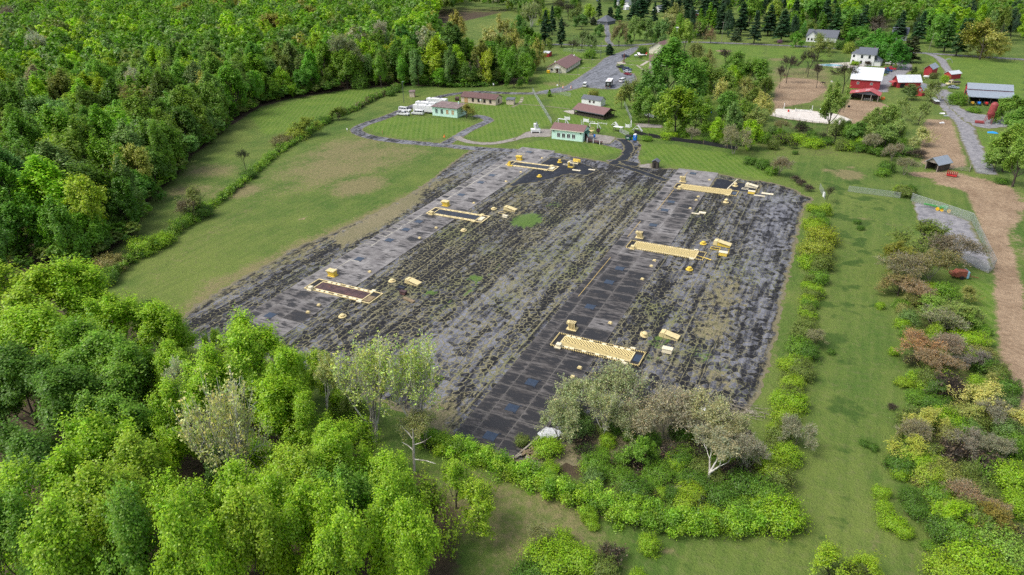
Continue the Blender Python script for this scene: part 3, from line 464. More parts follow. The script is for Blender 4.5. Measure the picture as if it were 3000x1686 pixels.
pit('bright yellow framed elevator pit beside the fresh blacktop with people', -101.4, 203.6, 17.8, 5.3, 'L1')
pit('boldly chevron striped yellow elevator pit partly behind the bare grey trees', -42.6, 103.0, 17.6, 5.0, 'R3')
pit('worn chevron elevator pit with a bent yellow bar at its right end', -43.1, 153.1, 19.2, 5.0, 'R2')
pit('pale narrow elevator pit at the far end of the right strip', -43.1, 202.3, 18.9, 4.9, 'R1')

# ------------------------------------------------------------------ hoods, vents, hatches
def hood(px, py, style, label):
    x, y = G(px, py); tr = thing('vent_hood', label, 'vent hood', (x, y + .8, .08), 0, 'yellow ventilation hoods beside the pits')
    mm = {'L1': m_yel, 'L2': m_yel, 'L3': m_yel}.get(style, m_pale)
    MB().box(-1.05, 1.05, -.8, .8, 0, .16).build('base', mm, tr, bevel=.02)
    if style[0] == 'L':
        MB().hexa([(-.72, -.55, .16), (.85, -.55, .16), (.85, .6, .16), (-.72, .6, .16), (-1.25, -.7, 1.25), (.75, -.65, 1.25), (.75, .75, 1.25), (-1.25, .75, 1.25)]).build('hood', mm, tr, bevel=.03)
        MB().box(-1.35, .88, -.8, .85, 1.25, 1.42).build('cap', m_pale if style != 'L1' else m_yel, tr, bevel=.04)
        if style == 'L1':
            rk = MB()
            for k in range(4): rk.tube([(-.9 + k * .7, 1.1, .0), (-1.3 + k * .8, 1.5 + .1 * k, 2.2 + .25 * (k % 2))], .045, 5)
            rk.tube([(-1.4, 1.5, 1.6), (1.4, 1.6, 1.9)], .04, 5); rk.build('rail', m_cream, tr)
    else:
        for k in range(5): MB().hexa([(-.6 + k * .3, -.5, .16), (-.42 + k * .3, -.5, .16), (-.42 + k * .3, .55, .16), (-.6 + k * .3, .55, .16), (-.72 + k * .3, -.6, 1.6), (-.54 + k * .3, -.6, 1.6), (-.54 + k * .3, .6, 1.6), (-.72 + k * .3, .6, 1.6)]).build('fin', mm, tr)
        MB().box(-.55, .75, -.35, .45, .16, 1.5).build('core', m_black, tr); MB().box(-1.1, -.56, -.5, .5, 1.12, 1.62).build('snout', mm, tr, bevel=.03)
hood(1460 + 475 / 8.044, 420 + 415 / 8.044, 'L1', 'bright yellow vent hood with pale rails behind, by the far left pit')
hood(1220 + 665 / 8.044, 570 + 293 / 8.044, 'L2', 'yellow vent hood above the dark panelled middle pit'); hood(870 + 650 / 6.582, 760 + 350 / 6.582, 'L3', 'yellow vent hood above the rusty pit on the left strip')
hood(1940 + 475 / 8.044, 480 + 448 / 8.044, 'R1', 'finned yellow vent hood at the far end of the right strip'); hood(1800 + 512 / 7.156, 660 + 292 / 7.156, 'R2', 'finned yellow vent hood above the worn chevron pit'); hood(1580 + 565 / 6.133, 920 + 312 / 6.133, 'R3', 'finned cream vent hood above the boldly chevron striped pit')
VN = {}
def vent(px, py, col, label, r=.85, h=.5, tilt=0):
    x, y = G(px, py); tr = thing('mushroom_vent', label, 'vent', (x, y, .06), 0, 'round yellow vents on the asphalt')
    key = (col.name, h)
    if key not in VN: VN[key] = (MB().lathe([(r * .92, 0), (r, .06), (r, .22), (r * .9, .28), (r * .4, .30)], 20).mesh('flange', col), MB().lathe([(r * .36, .28), (r * .36, .28 + h * .5), (r * .62, .30 + h * .5), (r * .6, .38 + h * .6), (r * .3, .44 + h * .75)], 16).mesh('dome', col))
    link('flange', VN[key][0], tr); link('dome', VN[key][1], tr)
    if tilt: tr.rotation_euler = (R(8), R(20), 0)
def zz(o, k): return lambda x, y: (o[0] + x / k, o[1] + y / k)
zL1, zL2, zL3, zR1, zR2, zR3 = zz((1460, 420), 8.044), zz((1220, 570), 8.044), zz((870, 760), 6.582), zz((1940, 480), 8.044), zz((1800, 660), 7.156), zz((1580, 920), 6.133)
for f, x, y, c, l, h in ((zL1, 1445, 462, m_yel, 'bright yellow domed vent near the people on fresh blacktop', .9), (zL1, 970, 800, m_yel, 'bright yellow domed vent alone at the near edge of the blacktop', .5), (zL2, 1825, 357, m_pale, 'flat faded yellow vent beside the hatch beyond the dark panelled pit', .3), (zL2, 1115, 868, m_pale, 'flat faded yellow vent below the dark panelled pit', .3), (zL3, 1838, 437, m_pale, 'flat faded yellow vent right of the rusty pit near its hatch', .3), (zL3, 880, 1118, m_pale, 'flat faded yellow vent below the rusty pit, nearest the woods', .3),
    (zR1, 1720, 538, m_pale, 'tall capped pale vent on the far right blacktop rectangle', 1.0), (zR1, 1502, 925, m_pale, 'tall capped pale vent on its own small dark patch', 1.0), (zR2, 1860, 405, m_yel, 'knobbly yellow vent beside the big yellow hatch', .5), (zR2, 1570, 945, m_yel, 'knobbly yellow vent below the worn chevron pit', .5), (zR3, 1880, 395, m_pale, 'tilted yellow vent in weeds right of the bold chevron pit', .6), (zR3, 1370, 1232, m_cream, 'whitish round vent seen through the bare grey tree', .3)):
    vent(*f(x, y), c, l, .85, h, 1 if 'tilted' in l else 0)
def cap(px, py, label, k=0):
    x, y = G(px, py); tr = thing('anchor_cap', label, 'anchor cap', (x, y, .08), random.Random(int(px)).uniform(-.3, .3), 'small yellow caps bolted to the strips')
    MB().box(-.33, .33, -.26, .26, 0, .32).build('cap', m_pale, tr, bevel=.06); MB().box(-.42, .42, -.33, .33, 0, .06).build('base_flange', m_pale, tr)
CP = [(zL1, 530, 690), (zL1, 185, 915), (zL1, 1030, 365), (zL2, 1355, 215), (zL2, 470, 800), (zL2, 80, 1040), (zL3, 1405, 255), (zL3, 425, 895), (zL3, 215, 1035), (zR1, 1115, 395), (zR1, 850, 790), (zR1, 800, 870), (zR1, 660, 1065), (zR2, 840, 755), (zR2, 775, 870), (zR2, 585, 1145), (zR3, 1275, 175), (zR3, 725, 980), (zR3, 600, 1145), (zz((1500, 844), 3.4307), 443, 1140)]
CL = ['just below the bright yellow pit', 'at the near strip edge left of the blacktop', 'above the bright yellow pit', 'above the dark panelled pit near the strip edge', 'below the dark panelled pit beside a dark stain', 'well below the dark panelled pit', 'above the rusty pit at the strip edge', 'just below the rusty pit', 'second below the rusty pit', 'on pale concrete by the far right vent hood', 'first below the far right pit', 'second below the far right pit', 'third below the far right pit', 'just below the worn chevron pit', 'second below the worn chevron pit', 'third below the worn chevron pit', 'above the bold chevron pit by the weedy strip edge', 'just below the bold chevron pit', 'at the top edge of the bare grey tree', 'inside the left fringe of the bare grey tree']
for (f, x, y), l in zip(CP, CL): cap(*f(x, y), 'small yellow anchor cap ' + l)
def bulkhead(px, py, col, label, rz=0, s=1.0):
    x, y = G(px, py); tr = thing('bulkhead_hatch', label, 'hatch', (x, y, .05), rz, 'sloping yellow hatches')
    MB().hexa([(-.7 * s, -.75 * s, 0), (2.0 * s, -.75 * s, 0), (2.0 * s, .75 * s, 0), (-.7 * s, .75 * s, 0), (-.7 * s, -.7 * s, .85 * s), (2.0 * s, -.7 * s, .38 * s), (2.0 * s, .7 * s, .38 * s), (-.7 * s, .7 * s, .85 * s)]).build('curb', col, tr, bevel=.02)
    MB().hexa([(-.68 * s, -.82 * s, .87 * s), (2.1 * s, -.82 * s, .40 * s), (2.1 * s, .82 * s, .40 * s), (-.68 * s, .82 * s, .87 * s), (-.68 * s, -.82 * s, .97 * s), (2.1 * s, -.82 * s, .50 * s), (2.1 * s, .82 * s, .50 * s), (-.68 * s, .82 * s, .97 * s)]).build('lid', col if col != m_yel else m_pale, tr)
    MB().hexa([(-1.75 * s, -.8 * s, 0), (-.72 * s, -.8 * s, 0), (-.72 * s, .8 * s, 0), (-1.75 * s, .8 * s, 0), (-1.55 * s, -.78 * s, 1.0 * s), (-.72 * s, -.78 * s, 1.1 * s), (-.72 * s, .78 * s, 1.1 * s), (-1.55 * s, .78 * s, 1.0 * s)]).build('headbox', m_pale if col != m_cream else m_cream, tr, bevel=.05)
    MB().tube([(-.5 * s, -.86 * s, .88 * s), (1.6 * s, -.86 * s, .5 * s)], .04, 6).build('handrail', m_black, tr)
bulkhead(*zL2(2200, 375), m_pale, 'faded yellow sloping hatch right of the dark panelled pit', R(-4)); bulkhead(*zL3(2230, 470), m_pale, 'faded yellow sloping hatch right of the rusty pit', R(-6)); bulkhead(*zR1(2090, 555), m_cream, 'cream sloping hatch on the far right blacktop rectangle', R(-6))
bulkhead(*zR2(2240, 425), m_yel, 'large bright yellow sloping hatch right of the worn chevron pit', R(-4), 1.15); bulkhead(*zR3(2320, 420), m_pale, 'pale sloping hatch in weeds right of the bold chevron pit', R(-4))
def grating(px, py, col, label, w=1.9, d=1.2):
    x, y = G(px, py); tr = thing('floor_grating', label, 'grating', (x, y, .05), 0, 'framed gratings let into the asphalt')
    MB().box(-w / 2 + .12, w / 2 - .12, -d / 2 + .12, d / 2 - .12, 0, .06).build('grid', m_dkst, tr)
    MB().box(-w / 2, w / 2, -d / 2, -d / 2 + .12, 0, .16).box(-w / 2, w / 2, d / 2 - .12, d / 2, 0, .16).box(-w / 2, -w / 2 + .12, -d / 2 + .12, d / 2 - .12, 0, .158).box(w / 2 - .12, w / 2, -d / 2 + .12, d / 2 - .12, 0, .158).build('rim', col, tr)
grating(*zL1(1590, 512), m_cream, 'pale framed grating near the open yellow hatches'); grating(*zL2(2015, 440), m_pale, 'yellow rimmed grating beside the hatch at the dark panelled pit'); grating(*zL3(2015, 545), m_dkst, 'dark rimmed grating near the hatch at the rusty pit'); grating(*zR1(1950, 600), m_cream, 'cream framed grating on the far right blacktop rectangle'); grating(*zR2(2115, 500), m_yel, 'yellow framed grating below the large bright yellow hatch', 2.3, 1.4)
def crate(px, py, col, label, w, d, h, name='utility_box', post=None, rz=0):
    x, y = G(px, py); tr = thing(name, label, 'utility box', (x, y, .05), rz)
    MB().hexa([(-w / 2, -d / 2, 0), (w / 2, -d / 2, 0), (w / 2, d / 2, 0), (-w / 2, d / 2, 0), (-w / 2 + .1, -d / 2 + .12, h), (w / 2 - .02, -d / 2 + .12, h), (w / 2 - .02, d / 2 - .1, h), (-w / 2 + .1, d / 2 - .1, h)]).build('body', col, tr, bevel=.04)
    MB().box(-w / 2 - .02, w / 2 + .06, -d / 2 + .03, d / 2, h, h + .09).build('lid', m_cream if col != m_rust else m_rust, tr)
    if post: MB().box(w / 2 + .08, w / 2 + .22, d / 2 - .2, d / 2 - .06, 0, post).build('post', col, tr)
crate(*zL2(2090, 545), m_cream, 'pale round-edged box beyond the dark panelled pit', 1.5, .9, .55); crate(*zL3(2050, 670), m_rust, 'rusty brown box right of the rusty pit', 1.5, 1.0, .6); crate(*zR1(2100, 705), m_yel, 'yellow box with a post at the far right blacktop corner', 2.0, 1.3, .7, post=1.3); crate(*zR2(2275, 635), m_yel, 'bright yellow box with a tall post below the large hatch', 2.0, 1.3, .8, post=1.6); crate(*zR3(2295, 690), m_cream, 'cream box alone in weeds right of the bold chevron pit', 1.9, 1.2, .8)
def plank(px, py, L, w, h, col, label, rz=0, name='flat_board', cat='board'):
    x, y = G(px, py); tag(MB().box(-L / 2, L / 2, -w / 2, w / 2, 0, h).build(name, col, None, (x, y, .07), rz, .02), label, cat)
plank(*zR1(2480, 720), 3.4, 1.2, .15, m_cream, 'long cream board at the right edge near the far blacktop'); plank(*zR1(2290, 768), 3.2, .6, .15, m_cream, 'narrow cream board right of the far right pit'); plank(*zR1(945, 1170), 1.9, 1.3, .2, m_cream, 'square cream board on the asphalt by the strip edge'); plank(*zR1(785, 1190), 2.2, .5, .18, m_cream, 'short narrow cream board touching the strip edge')
plank(*zL1(1840, 650), 2.9, .9, .18, m_cream, 'long cream board lying near the open yellow hatches'); plank(*zL1(2205, 636), 2.3, .8, .15, m_cream, 'cream board at the tip of the fresh blacktop'); plank(*zL3(2160, 800), 3.2, .8, .3, m_wood, 'weathered timber beam beyond the rusty pit', R(-14), 'timber_beam', 'beam'); plank(*zR1(1650, 500), 10.5, .28, .22, m_cream, 'long cream rail lying across the far right blacktop rectangle', R(83), 'long_rail', 'rail')
# open hatches by the people
x, y = G(*zL1(1775, 470)); tr = thing('open_hatch', 'open yellow bulkhead hatch with its lid standing up beside the people', 'hatch', (x, y, .05), R(-6))
MB().box(-2.0, 2.0, -1.0, .8, 0, .35).build('curb', m_cream, tr, bevel=.03); MB().box(-1.2, 1.6, -.75, .3, .35, .37).build('opening', m_black, tr); MB().hexa([(-.6, .5, .35), (2.2, .5, .35), (2.2, 1.0, .35), (-.6, 1.0, .35), (-.6, .75, 1.35), (2.2, .75, 1.35), (2.2, .9, 1.35), (-.6, .9, 1.35)]).build('lid', m_yel, tr)
x, y = G(*zL1(1700, 580)); tr = thing('open_floor_door', 'small yellow floor door with two flaps standing upright', 'floor door', (x, y, .05), R(-3))
MB().box(-.9, .9, -.35, .0, 0, .45).build('curb', m_yel, tr, bevel=.03); MB().box(-.8, .8, .0, 1.5, 0, .06).build('opening', m_dkst, tr); MB().box(-1.0, -.86, 0, 1.3, .0, 1.6).build('flap', m_yel, tr); MB().box(.86, 1.0, 0, 1.2, .0, 1.35).build('flap', m_pale, tr)
# ------------------------------------------------------------------ buildings
m_glass = paint('dark window glass', (.025, .032, .04), .12, 0, .2, 1); m_white = paint('white paint', (.80, .80, .80), .5, 0, .05, 1.2, (.55, .53, .48, .35)); m_mint = paint('mint green masonry paint', (.64, .89, .77), .7, 0, .05, .6, (.62, .80, .72, .5)); m_tan = paint('tan stucco', (.66, .54, .43), .85, 0, .06, .6, (.5, .40, .31, .5))
m_brn = paint('brown shingles', (.135, .075, .070), .9, 0, .22, 1.4, (.20, .14, .13, .6), .3); m_brn2 = paint('weathered brown shingles', (.20, .145, .14), .9, 0, .3, .7, (.36, .30, .29, .8), .3); m_mar = paint('maroon brown shingles', (.20, .115, .110), .9, 0, .12, 1.5, (.15, .09, .085, .5), .2); m_gsh = paint('grey shingles', (.12, .13, .155), .9, 0, .2, 2, None, .2)
m_red = paint('barn red siding', (.40, .030, .040), .75, 0, .12, .8, (.28, .03, .03, .5)); m_redr = paint('red metal roofing', (.48, .085, .085), .5, .1, .10, 1, (.42, .16, .14, .4)); m_tin = paint('bright tin roofing', (.66, .69, .72), .45, .15, .07, .8, (.52, .52, .50, .4)); m_gtin = paint('blue-grey metal roofing', (.30, .345, .40), .45, .15, .08, .8, (.36, .38, .40, .4)); m_slate = paint('slate blue shingles', (.115, .13, .16), .85, 0, .15, 1.5)
m_cream2 = paint('cream trim', (.76, .70, .58), .7); m_tim = paint('dark timber', (.075, .062, .050), .9, 0, .4, 3, (.15, .13, .11, .6)); m_dark = paint('near-black shade and fittings', (.014, .013, .012), .95); m_stone = paint('pale stone wall', (.58, .52, .42), .85, 0, .1, 2); m_orange = paint('orange plastic', (.75, .20, .04), .5); m_yelb = paint('yellow plastic', (.80, .48, .02), .5); m_blue = paint('blue plastic', (.02, .22, .75), .45); m_green = paint('dark green paint', (.02, .12, .075), .5); m_ply = paint('bare plywood', (.52, .30, .15), .8); m_steel = paint('galvanised steel', (.45, .47, .48), .4, .5, .1, 3); m_pole = paint('weathered pole', (.30, .26, .22), .9, 0, .2, 2); m_redp = paint('red paint', (.55, .03, .03), .45)  # m_dark: near-black that paints in shade inside openings, also colours dark fittings
def win(tr, L, W, face, u, z, w_, h_, trim=None, pane=None):
    e = .03
    def mk(x0, x1, z0, z1, d0, d1):
        if face == 'f': return MB().box(u + x0, u + x1, -d1, -d0, z + z0, z + z1)
        if face == 'b': return MB().box(u + x0, u + x1, W + d0, W + d1, z + z0, z + z1)
        if face == 'r': return MB().box(L + d0, L + d1, u + x0, u + x1, z + z0, z + z1)
        return MB().box(-d1, -d0, u + x0, u + x1, z + z0, z + z1)
    p = mk(0, w_, 0, h_, -.05, e).build('window', pane or m_glass, tr); f = MB()
    for a in ((-.1, 0, -.1, h_ + .1), (w_, w_ + .1, -.1, h_ + .1), (0, w_, -.1, 0), (0, w_, h_, h_ + .1), (w_ / 2 - .04, w_ / 2 + .04, 0, h_)):
        b_ = mk(*a, -.02, e + .04); k = len(f.v); f.v += b_.v; f.f += [tuple(i + k for i in q) for q in b_.f]; f.m += b_.m
    f.build('frame', trim or m_white, p)
def bld(name, label, BL, BR, W, h, rh, wall, roof, axis='x', oh=.45, wins=(), doors=(), ridge=.5, cat='building', trim=None, pxin=True, walls=True, wt=None, group=None):
    a, b_ = (np.array(G(*BL)), np.array(G(*BR))) if pxin else (np.array(BL), np.array(BR)); d = b_ - a; L = float(np.hypot(*d)); ang = math.atan2(d[1], d[0]); tr = thing(name, label, cat, (a[0], a[1], 0), ang, group)
    wb = MB(); rb = MB(); T = .16
    if axis == 'x':
        k = len(wb.v); P = [(0, 0), (W, 0), (W, h), (W * ridge, h + rh), (0, h)]
        wb.v += [(0, p[0], p[1]) for p in P] + [(L, p[0], p[1]) for p in P]; n = 5
        wb.f += [tuple(reversed(range(n))), tuple(range(n, 2 * n))] + [(i, (i + 1) % n, n + (i + 1) % n, n + i) for i in range(n)]; wb.m += [0] * 7
        yr = W * ridge; s1 = rh / yr; s2 = rh / (W - yr)
        for y0, z0 in ((-oh, h - oh * s1), (W + oh, h - oh * s2)): rb.hexa([(-oh, y0, z0), (L + oh, y0, z0), (L + oh, yr, h + rh), (-oh, yr, h + rh), (-oh, y0, z0 + T), (L + oh, y0, z0 + T), (L + oh, yr, h + rh + T), (-oh, yr, h + rh + T)])
    elif axis == 'y':
        P = [(0, 0), (L, 0), (L, h), (L * ridge, h + rh), (0, h)]; wb.prism(P, 0, W); xr = L * ridge; s1 = rh / xr; s2 = rh / (L - xr)
        for x0, z0 in ((-oh, h - oh * s1), (L + oh, h - oh * s2)): rb.hexa([(x0, -oh, z0), (xr, -oh, h + rh), (xr, W + oh, h + rh), (x0, W + oh, z0), (x0, -oh, z0 + T), (xr, -oh, h + rh + T), (xr, W + oh, h + rh + T), (x0, W + oh, z0 + T)])
    elif axis == 'hip':
        wb.box(0, L, 0, W, 0, h); q = min(L, W) / 2; E = [(-oh, -oh), (L + oh, -oh), (L + oh, W + oh), (-oh, W + oh)]; r1, r2 = ((q, W / 2), (L - q, W / 2)) if L >= W else ((L / 2, q), (L / 2, W - q))
        B = [(*e, h) for e in E]; t1, t2 = (*r1, h + rh), (*r2, h + rh)
        if L >= W: rb.face([B[0], B[1], t2, t1]).face([B[1], B[2], t2]).face([B[2], B[3], t1, t2]).face([B[3], B[0], t1])
        else: rb.face([B[0], B[1], t1]).face([B[1], B[2], t2, t1]).face([B[2], B[3], t2]).face([B[3], B[0], t1, t2])
        rb.face(list(reversed(B)))
    elif axis == 'shed':   # back higher than front
        wb.v += [(x, y, z) for x in (0, L) for y, z in ((0, 0), (W, 0), (W, h + rh), (0, h))]; wb.f += [(3, 2, 1, 0), (4, 5, 6, 7), (0, 1, 5, 4), (1, 2, 6, 5), (2, 3, 7, 6), (3, 0, 4, 7)]; wb.m += [0] * 6
        s1 = rh / W; rb.hexa([(-oh, -oh, h - oh * s1), (L + oh, -oh, h - oh * s1), (L + oh, W + oh, h + rh + oh * s1), (-oh, W + oh, h + rh + oh * s1)] + [(-oh, -oh, h - oh * s1 + .25), (L + oh, -oh, h - oh * s1 + .25), (L + oh, W + oh, h + rh + oh * s1 + .25), (-oh, W + oh, h + rh + oh * s1 + .25)])
    if walls: wb.build('wall', wall, tr)
    rb.build('roof', roof, tr)
    if trim: MB().box(-oh - .02, L + oh + .02, -oh - .06, -oh - .01, h - oh * (rh / (W * ridge) if axis == 'x' else 0) - .1, h - oh * (rh / (W * ridge) if axis == 'x' else 0) + T + .02).build('fascia', trim, tr)
    for q in wins: win(tr, L, W, *q[:5], *(q[5:] if len(q) > 5 else ()))
    for face, u, w_, hh, mat in doors:
        if face == 'f': MB().box(u, u + w_, -.06, .04, 0.02, hh).build('door', mat, tr)
        elif face == 'r': MB().box(L - .04, L + .06, u, u + w_, 0.02, hh).build('door', mat, tr)
        else: MB().box(-.06, .04, u, u + w_, 0.02, hh).build('door', mat, tr)
    return tr, L
z1, z2, z3, z4, z5, z6, z7 = zz((1140, 250), 4.282), zz((1580, 270), 4.282), zz((1560, 80), 4.282), zz((1740, 100), 4.282), zz((2440, 110), 4.044), zz((2660, 180), 4.282), zz((2250, 190), 3.551)
T0, L = bld('mint_building', 'mint green building with flat weathered roof beside the white vans', (1267.4, 338.7), (1340, 346.3), 8.5, 3.9, .35, m_mint, m_brn2, 'shed', .5, [('f', 1.6 + k * 2.75, 1.2, 1.15, 1.9, m_mint, m_glass if k < 2 else m_ply) for k in range(4)])
MB().tube([(9.5, 7, 4), (9.5, 7, 5.4)], .3, 8).build('vent_pipe', m_mint, T0)
T0, L = bld('mint_building', 'mint green building with maroon gable roof beside the scrap yard', z2(155, 585), z2(543, 628), 7.0, 3.9, 1.5, m_mint, m_mar, 'x', .45, [('f', 2.3 + k * 2.05, .95, 1.15, 1.5, m_white) for k in range(4)], [('r', 2.0, 3.2, 2.9, m_dark)], trim=m_cream2)
MB().hexa([(L + .02, 1.7, 3.0), (L + 1.2, 1.7, 2.7), (L + 1.2, 5.5, 2.7), (L + .02, 5.5, 3.0), (L + .02, 1.7, 3.5), (L + 1.2, 1.7, 2.8), (L + 1.2, 5.5, 2.8), (L + .02, 5.5, 3.5)]).build('awning', m_green, T0)
for xx in (.5, L - 1.2): MB().box(xx, xx + .5, -.3, -.02, 3.0, 3.3).build('flood_light', m_dark, T0)
T0, L = bld('tan_building', 'long tan building with dark brown roof inside the loop road', z1(905, 213), z1(1335, 257), 6.5, 2.8, 1.5, m_tan, m_brn, 'x', .35, [('f', 6.0 + k * 3.15, .8, 1.0, 1.4, m_brn) for k in range(4)] + [('r', 2.6, .8, 1.0, 1.5, m_brn)], [('f', 1.8, 1.9, 2.3, m_ply)], trim=m_brn)
MB().box(10.6, 11.4, -.7, -.02, 1.7, 2.3).build('air_conditioner', m_white, T0)
bld('guard_hut', 'tiny tan guard hut with rusty door beside the loop road', z1(258, 152), z1(318, 152), 2.4, 2.5, .25, m_tan, m_brn2, 'shed', .3, (), [('r', .3, 1.3, 2.1, m_ply)], cat='hut')
bld('pump_shed', 'small tan shed with grey flat roof beside the long tan building', (750 + 2517 / 3.4307, 1053 / 3.4307), (750 + 2590 / 3.4307, 1056 / 3.4307), 3.0, 2.2, .3, m_tan, m_gsh, 'shed', .3, cat='shed')
# pavilion: open timber sides
T0, L = bld('pavilion', 'dark timber screened pavilion with brown gable roof', z2(437, 283), z2(803, 352), 8.0, 2.5, 1.7, m_dark, m_mar, 'x', .7, walls=False, trim=m_gsh)
MB().box(.15, L - .15, .15, 7.85, .0, 1.0).build('low_wall', m_tim, T0); MB().box(1.2, L - 1.2, 1.0, 7.0, 1.0, 2.4).build('inner_shade_block', m_dark, T0); MB().prism([(.1, 2.5), (7.9, 2.5), (4.0, 4.2)], 0, .12).build('gable', m_tim, T0).matrix_local = Matrix.Translation((L - .1, 0, 0)) @ Matrix.Rotation(R(90), 4, 'Z')  # solid near-black block paints in the shade under the pavilion roof
for k in range(11): MB().box(k * (L - .18) / 10, k * (L - .18) / 10 + .18, 0, .18, 0, 2.5).build('post', m_tim, T0); 
for k in range(5): MB().box(L - .18, L, .2 + k * 1.87, .38 + k * 1.87, 0, 2.5).build('post', m_tim, T0)
MB().box(0, L, .04, .14, 1.0, 1.15).box(0, L, .04, .14, 1.75, 1.85).box(L - .14, L - .04, 0, 8, 1.0, 1.15).box(L - .14, L - .04, 0, 8, 1.75, 1.85).build('rail', m_tim, T0)
bld('garden_shed', 'white garden shed with dark grey roof behind the pavilion', z2(530, 150), z2(770, 185), 4.0, 2.6, 1.3, m_white, m_gsh, 'x', .25, [('f', 4.0, 1.2, .8, .8, m_brn), ('f', 6.2, 1.2, .8, .8, m_brn)], [('f', 7.6, 1.9, 2.1, m_white)], cat='shed')
T0, L = bld('barracks_building', 'cream barracks with long maroon roof left of the car park', z3(183, 567), z3(418, 578), 32, 2.9, 2.6, m_cream2, m_mar, 'y', .8, [('l', 4 + k * 4, 1.0, 1.4, 1.2) for k in range(6)] + [('r', 3 + k * 4, 1.0, 1.4, 1.2) for k in range(6)] + [('f', 2.2, 1.0, 1.2, 1.2)], (), cat='building')
MB().box(4.6, 7.6, -1.6, -.02, 2.6, 2.75).box(4.7, 4.85, -1.5, -1.35, 0, 2.6).box(7.35, 7.5, -1.5, -1.35, 0, 2.6).hexa([(4.4, -1.7, 2.75), (7.8, -1.7, 2.75), (7.8, 0, 2.75), (4.4, 0, 2.75), (6.0, -1.7, 3.6), (6.2, -1.7, 3.6), (6.2, 0, 3.6), (6.0, 0, 3.6)]).build('porch', m_white, T0); MB().box(5.5, 6.7, -.08, .02, 0, 2.1).build('door', m_brn, T0)
for k in range(2): MB().lathe([(.35, 4.6 + .5 * k), (.4, 5.2 + .5 * k), (.2, 5.5 + .5 * k)], 8, (3.0 + 5.4 * k, 6 + 22 * k)).build('roof_vent', m_white, T0)
T0, L = bld('hall_building', 'cream hall with maroon gable roof half hidden by the large tree', z4(690, 245), z4(905, 262), 22, 3.9, 3.4, m_cream2, m_mar, 'y', .7, [('l', 3 + 4 * k, 1.2, 1.3, 1.4) for k in range(4)])
T0, L = bld('hall_annex', 'cream annex with maroon roof and white window in front of the hall', z4(695, 405), z4(900, 408), 13, 3.2, 2.4, m_cream2, m_mar, 'x', .6, [('f', 1.0, 1.0, 3.2, 1.4)], [('l', 5, 1.2, 2.2, m_white)])
bld('store_shed', 'little cream store shed with flat roof beside the large tree', z4(690, 505), z4(770, 506), 4.5, 2.9, .3, m_cream2, m_brn2, 'shed', .3, cat='shed')
bld('red_shed', 'small red shed with pale roof among trees left of the barracks', z3(135, 372), z3(205, 376), 5, 2.4, .8, m_red, m_tin, 'x', .3, cat='shed')
bld('white_shed', 'white-walled shed hidden under the large tree', z2(1320, 290), z2(1440, 325), 5, 2.6, 1.0, m_white, m_tin, 'x', .3, cat='shed')
bld('tiny_hut', 'tiny dark open hut at the pavement edge', (1500 + 1405 / 3.4307, 422 + 245 / 3.4307), (1500 + 1462 / 3.4307, 422 + 252 / 3.4307), 2.0, 2.3, .6, m_tim, m_gsh, 'y', .25, (), [('f', .5, .8, 1.9, m_dark)], cat='hut')
# farm
T0, L = bld('farmhouse', 'white two-storey farmhouse with slate roof beside the pool', z5(270, 325), z5(475, 340), 9, 6.2, 3.0, m_white, m_slate, 'x', .4, [('f', 2.0, 4.0, 1.0, 1.5, m_dark), ('f', 6.0, 4.0, 1.0, 1.5, m_dark), ('f', 9.2, 4.0, 1.0, 1.5, m_dark), ('f', 2.0, .9, 1.0, 1.5, m_dark), ('f', 6.0, .9, 1.0, 1.5, m_dark)], (), cat='house')
MB().box(-3.4, -.01, 1.5, 7.5, 0, 6.0).build('bay', m_white, T0); MB().hexa([(-3.8, 1.1, 6.0), (.4, 1.1, 6.0), (.4, 7.9, 6.0), (-3.8, 7.9, 6.0), (-.5, 4.2, 8.3), (.6, 4.2, 8.8), (.6, 4.8, 8.8), (-.5, 4.8, 8.3)]).build('bay_roof', m_slate, T0)
for zz_ in (1.0, 3.9): MB().box(-2.6, -1.5, 1.42, 1.5, zz_, zz_ + 1.4).build('window', m_glass, T0); MB().box(-3.46, -3.38, 2.5, 3.6, zz_, zz_ + 1.4).build('window', m_glass, T0)
MB().box(L + .01, L + 3.6, .5, 7, 0, 2.6).build('side_porch', m_white, T0); MB().hexa([(L - .1, .1, 2.6), (L + 4, .1, 2.6), (L + 4, 7.4, 2.6), (L - .1, 7.4, 2.6), (L - .1, .1, 5.2), (L + 1.0, 1.4, 4.6), (L + 1.0, 6.2, 4.6), (L - .1, 7.4, 5.2)]).build('porch_roof', m_slate, T0); MB().box(L - 2, L - 1.2, 5, 5.8, 8, 9.8).build('chimney', m_brn, T0)
bld('gambrel_barn', 'big red barn with bright white tin roof', z5(195, 600), z5(545, 625), 14, 4.6, 4.6, m_red, m_tin, 'x', .5, [('f', 3, 2.2, .9, .9), ('f', 9, 2.2, .9, .9)], cat='barn')
T0, L = bld('run_in_shed', 'open-fronted lean-to with red metal roof in front of the big barn', z5(195, 740), z5(530, 770), 7.2, 3.0, 1.7, m_dark, m_redr, 'y', .6, walls=False, ridge=.68, cat='shed')
MB().box(0, L, 6.9, 7.2, 0, 3.2).box(0, .15, 2, 6.9, 0, 1.6).build('back_wall', m_tim, T0); MB().prism([(0, 2.95), (L, 2.95), (L * .68, 4.6)], .0, .1).build('truss', m_gsh, T0)
for xx in (0, L * .42, L * .72, L - .3): MB().box(xx, xx + .3, 0, .3, 0, 3.1).build('post', m_pole, T0)
MB().box(L * .5, L * .8, .5, .6, .3, .4).box(L * .5, L * .8, .5, .6, .75, .85).box(L * .5, L * .8, .5, .6, 1.15, 1.25).box(L * .5, L * .5 + .1, .5, .6, 0, 1.3).box(L * .8, L * .8 + .1, .5, .6, 0, 1.3).build('gate', m_steel, T0)
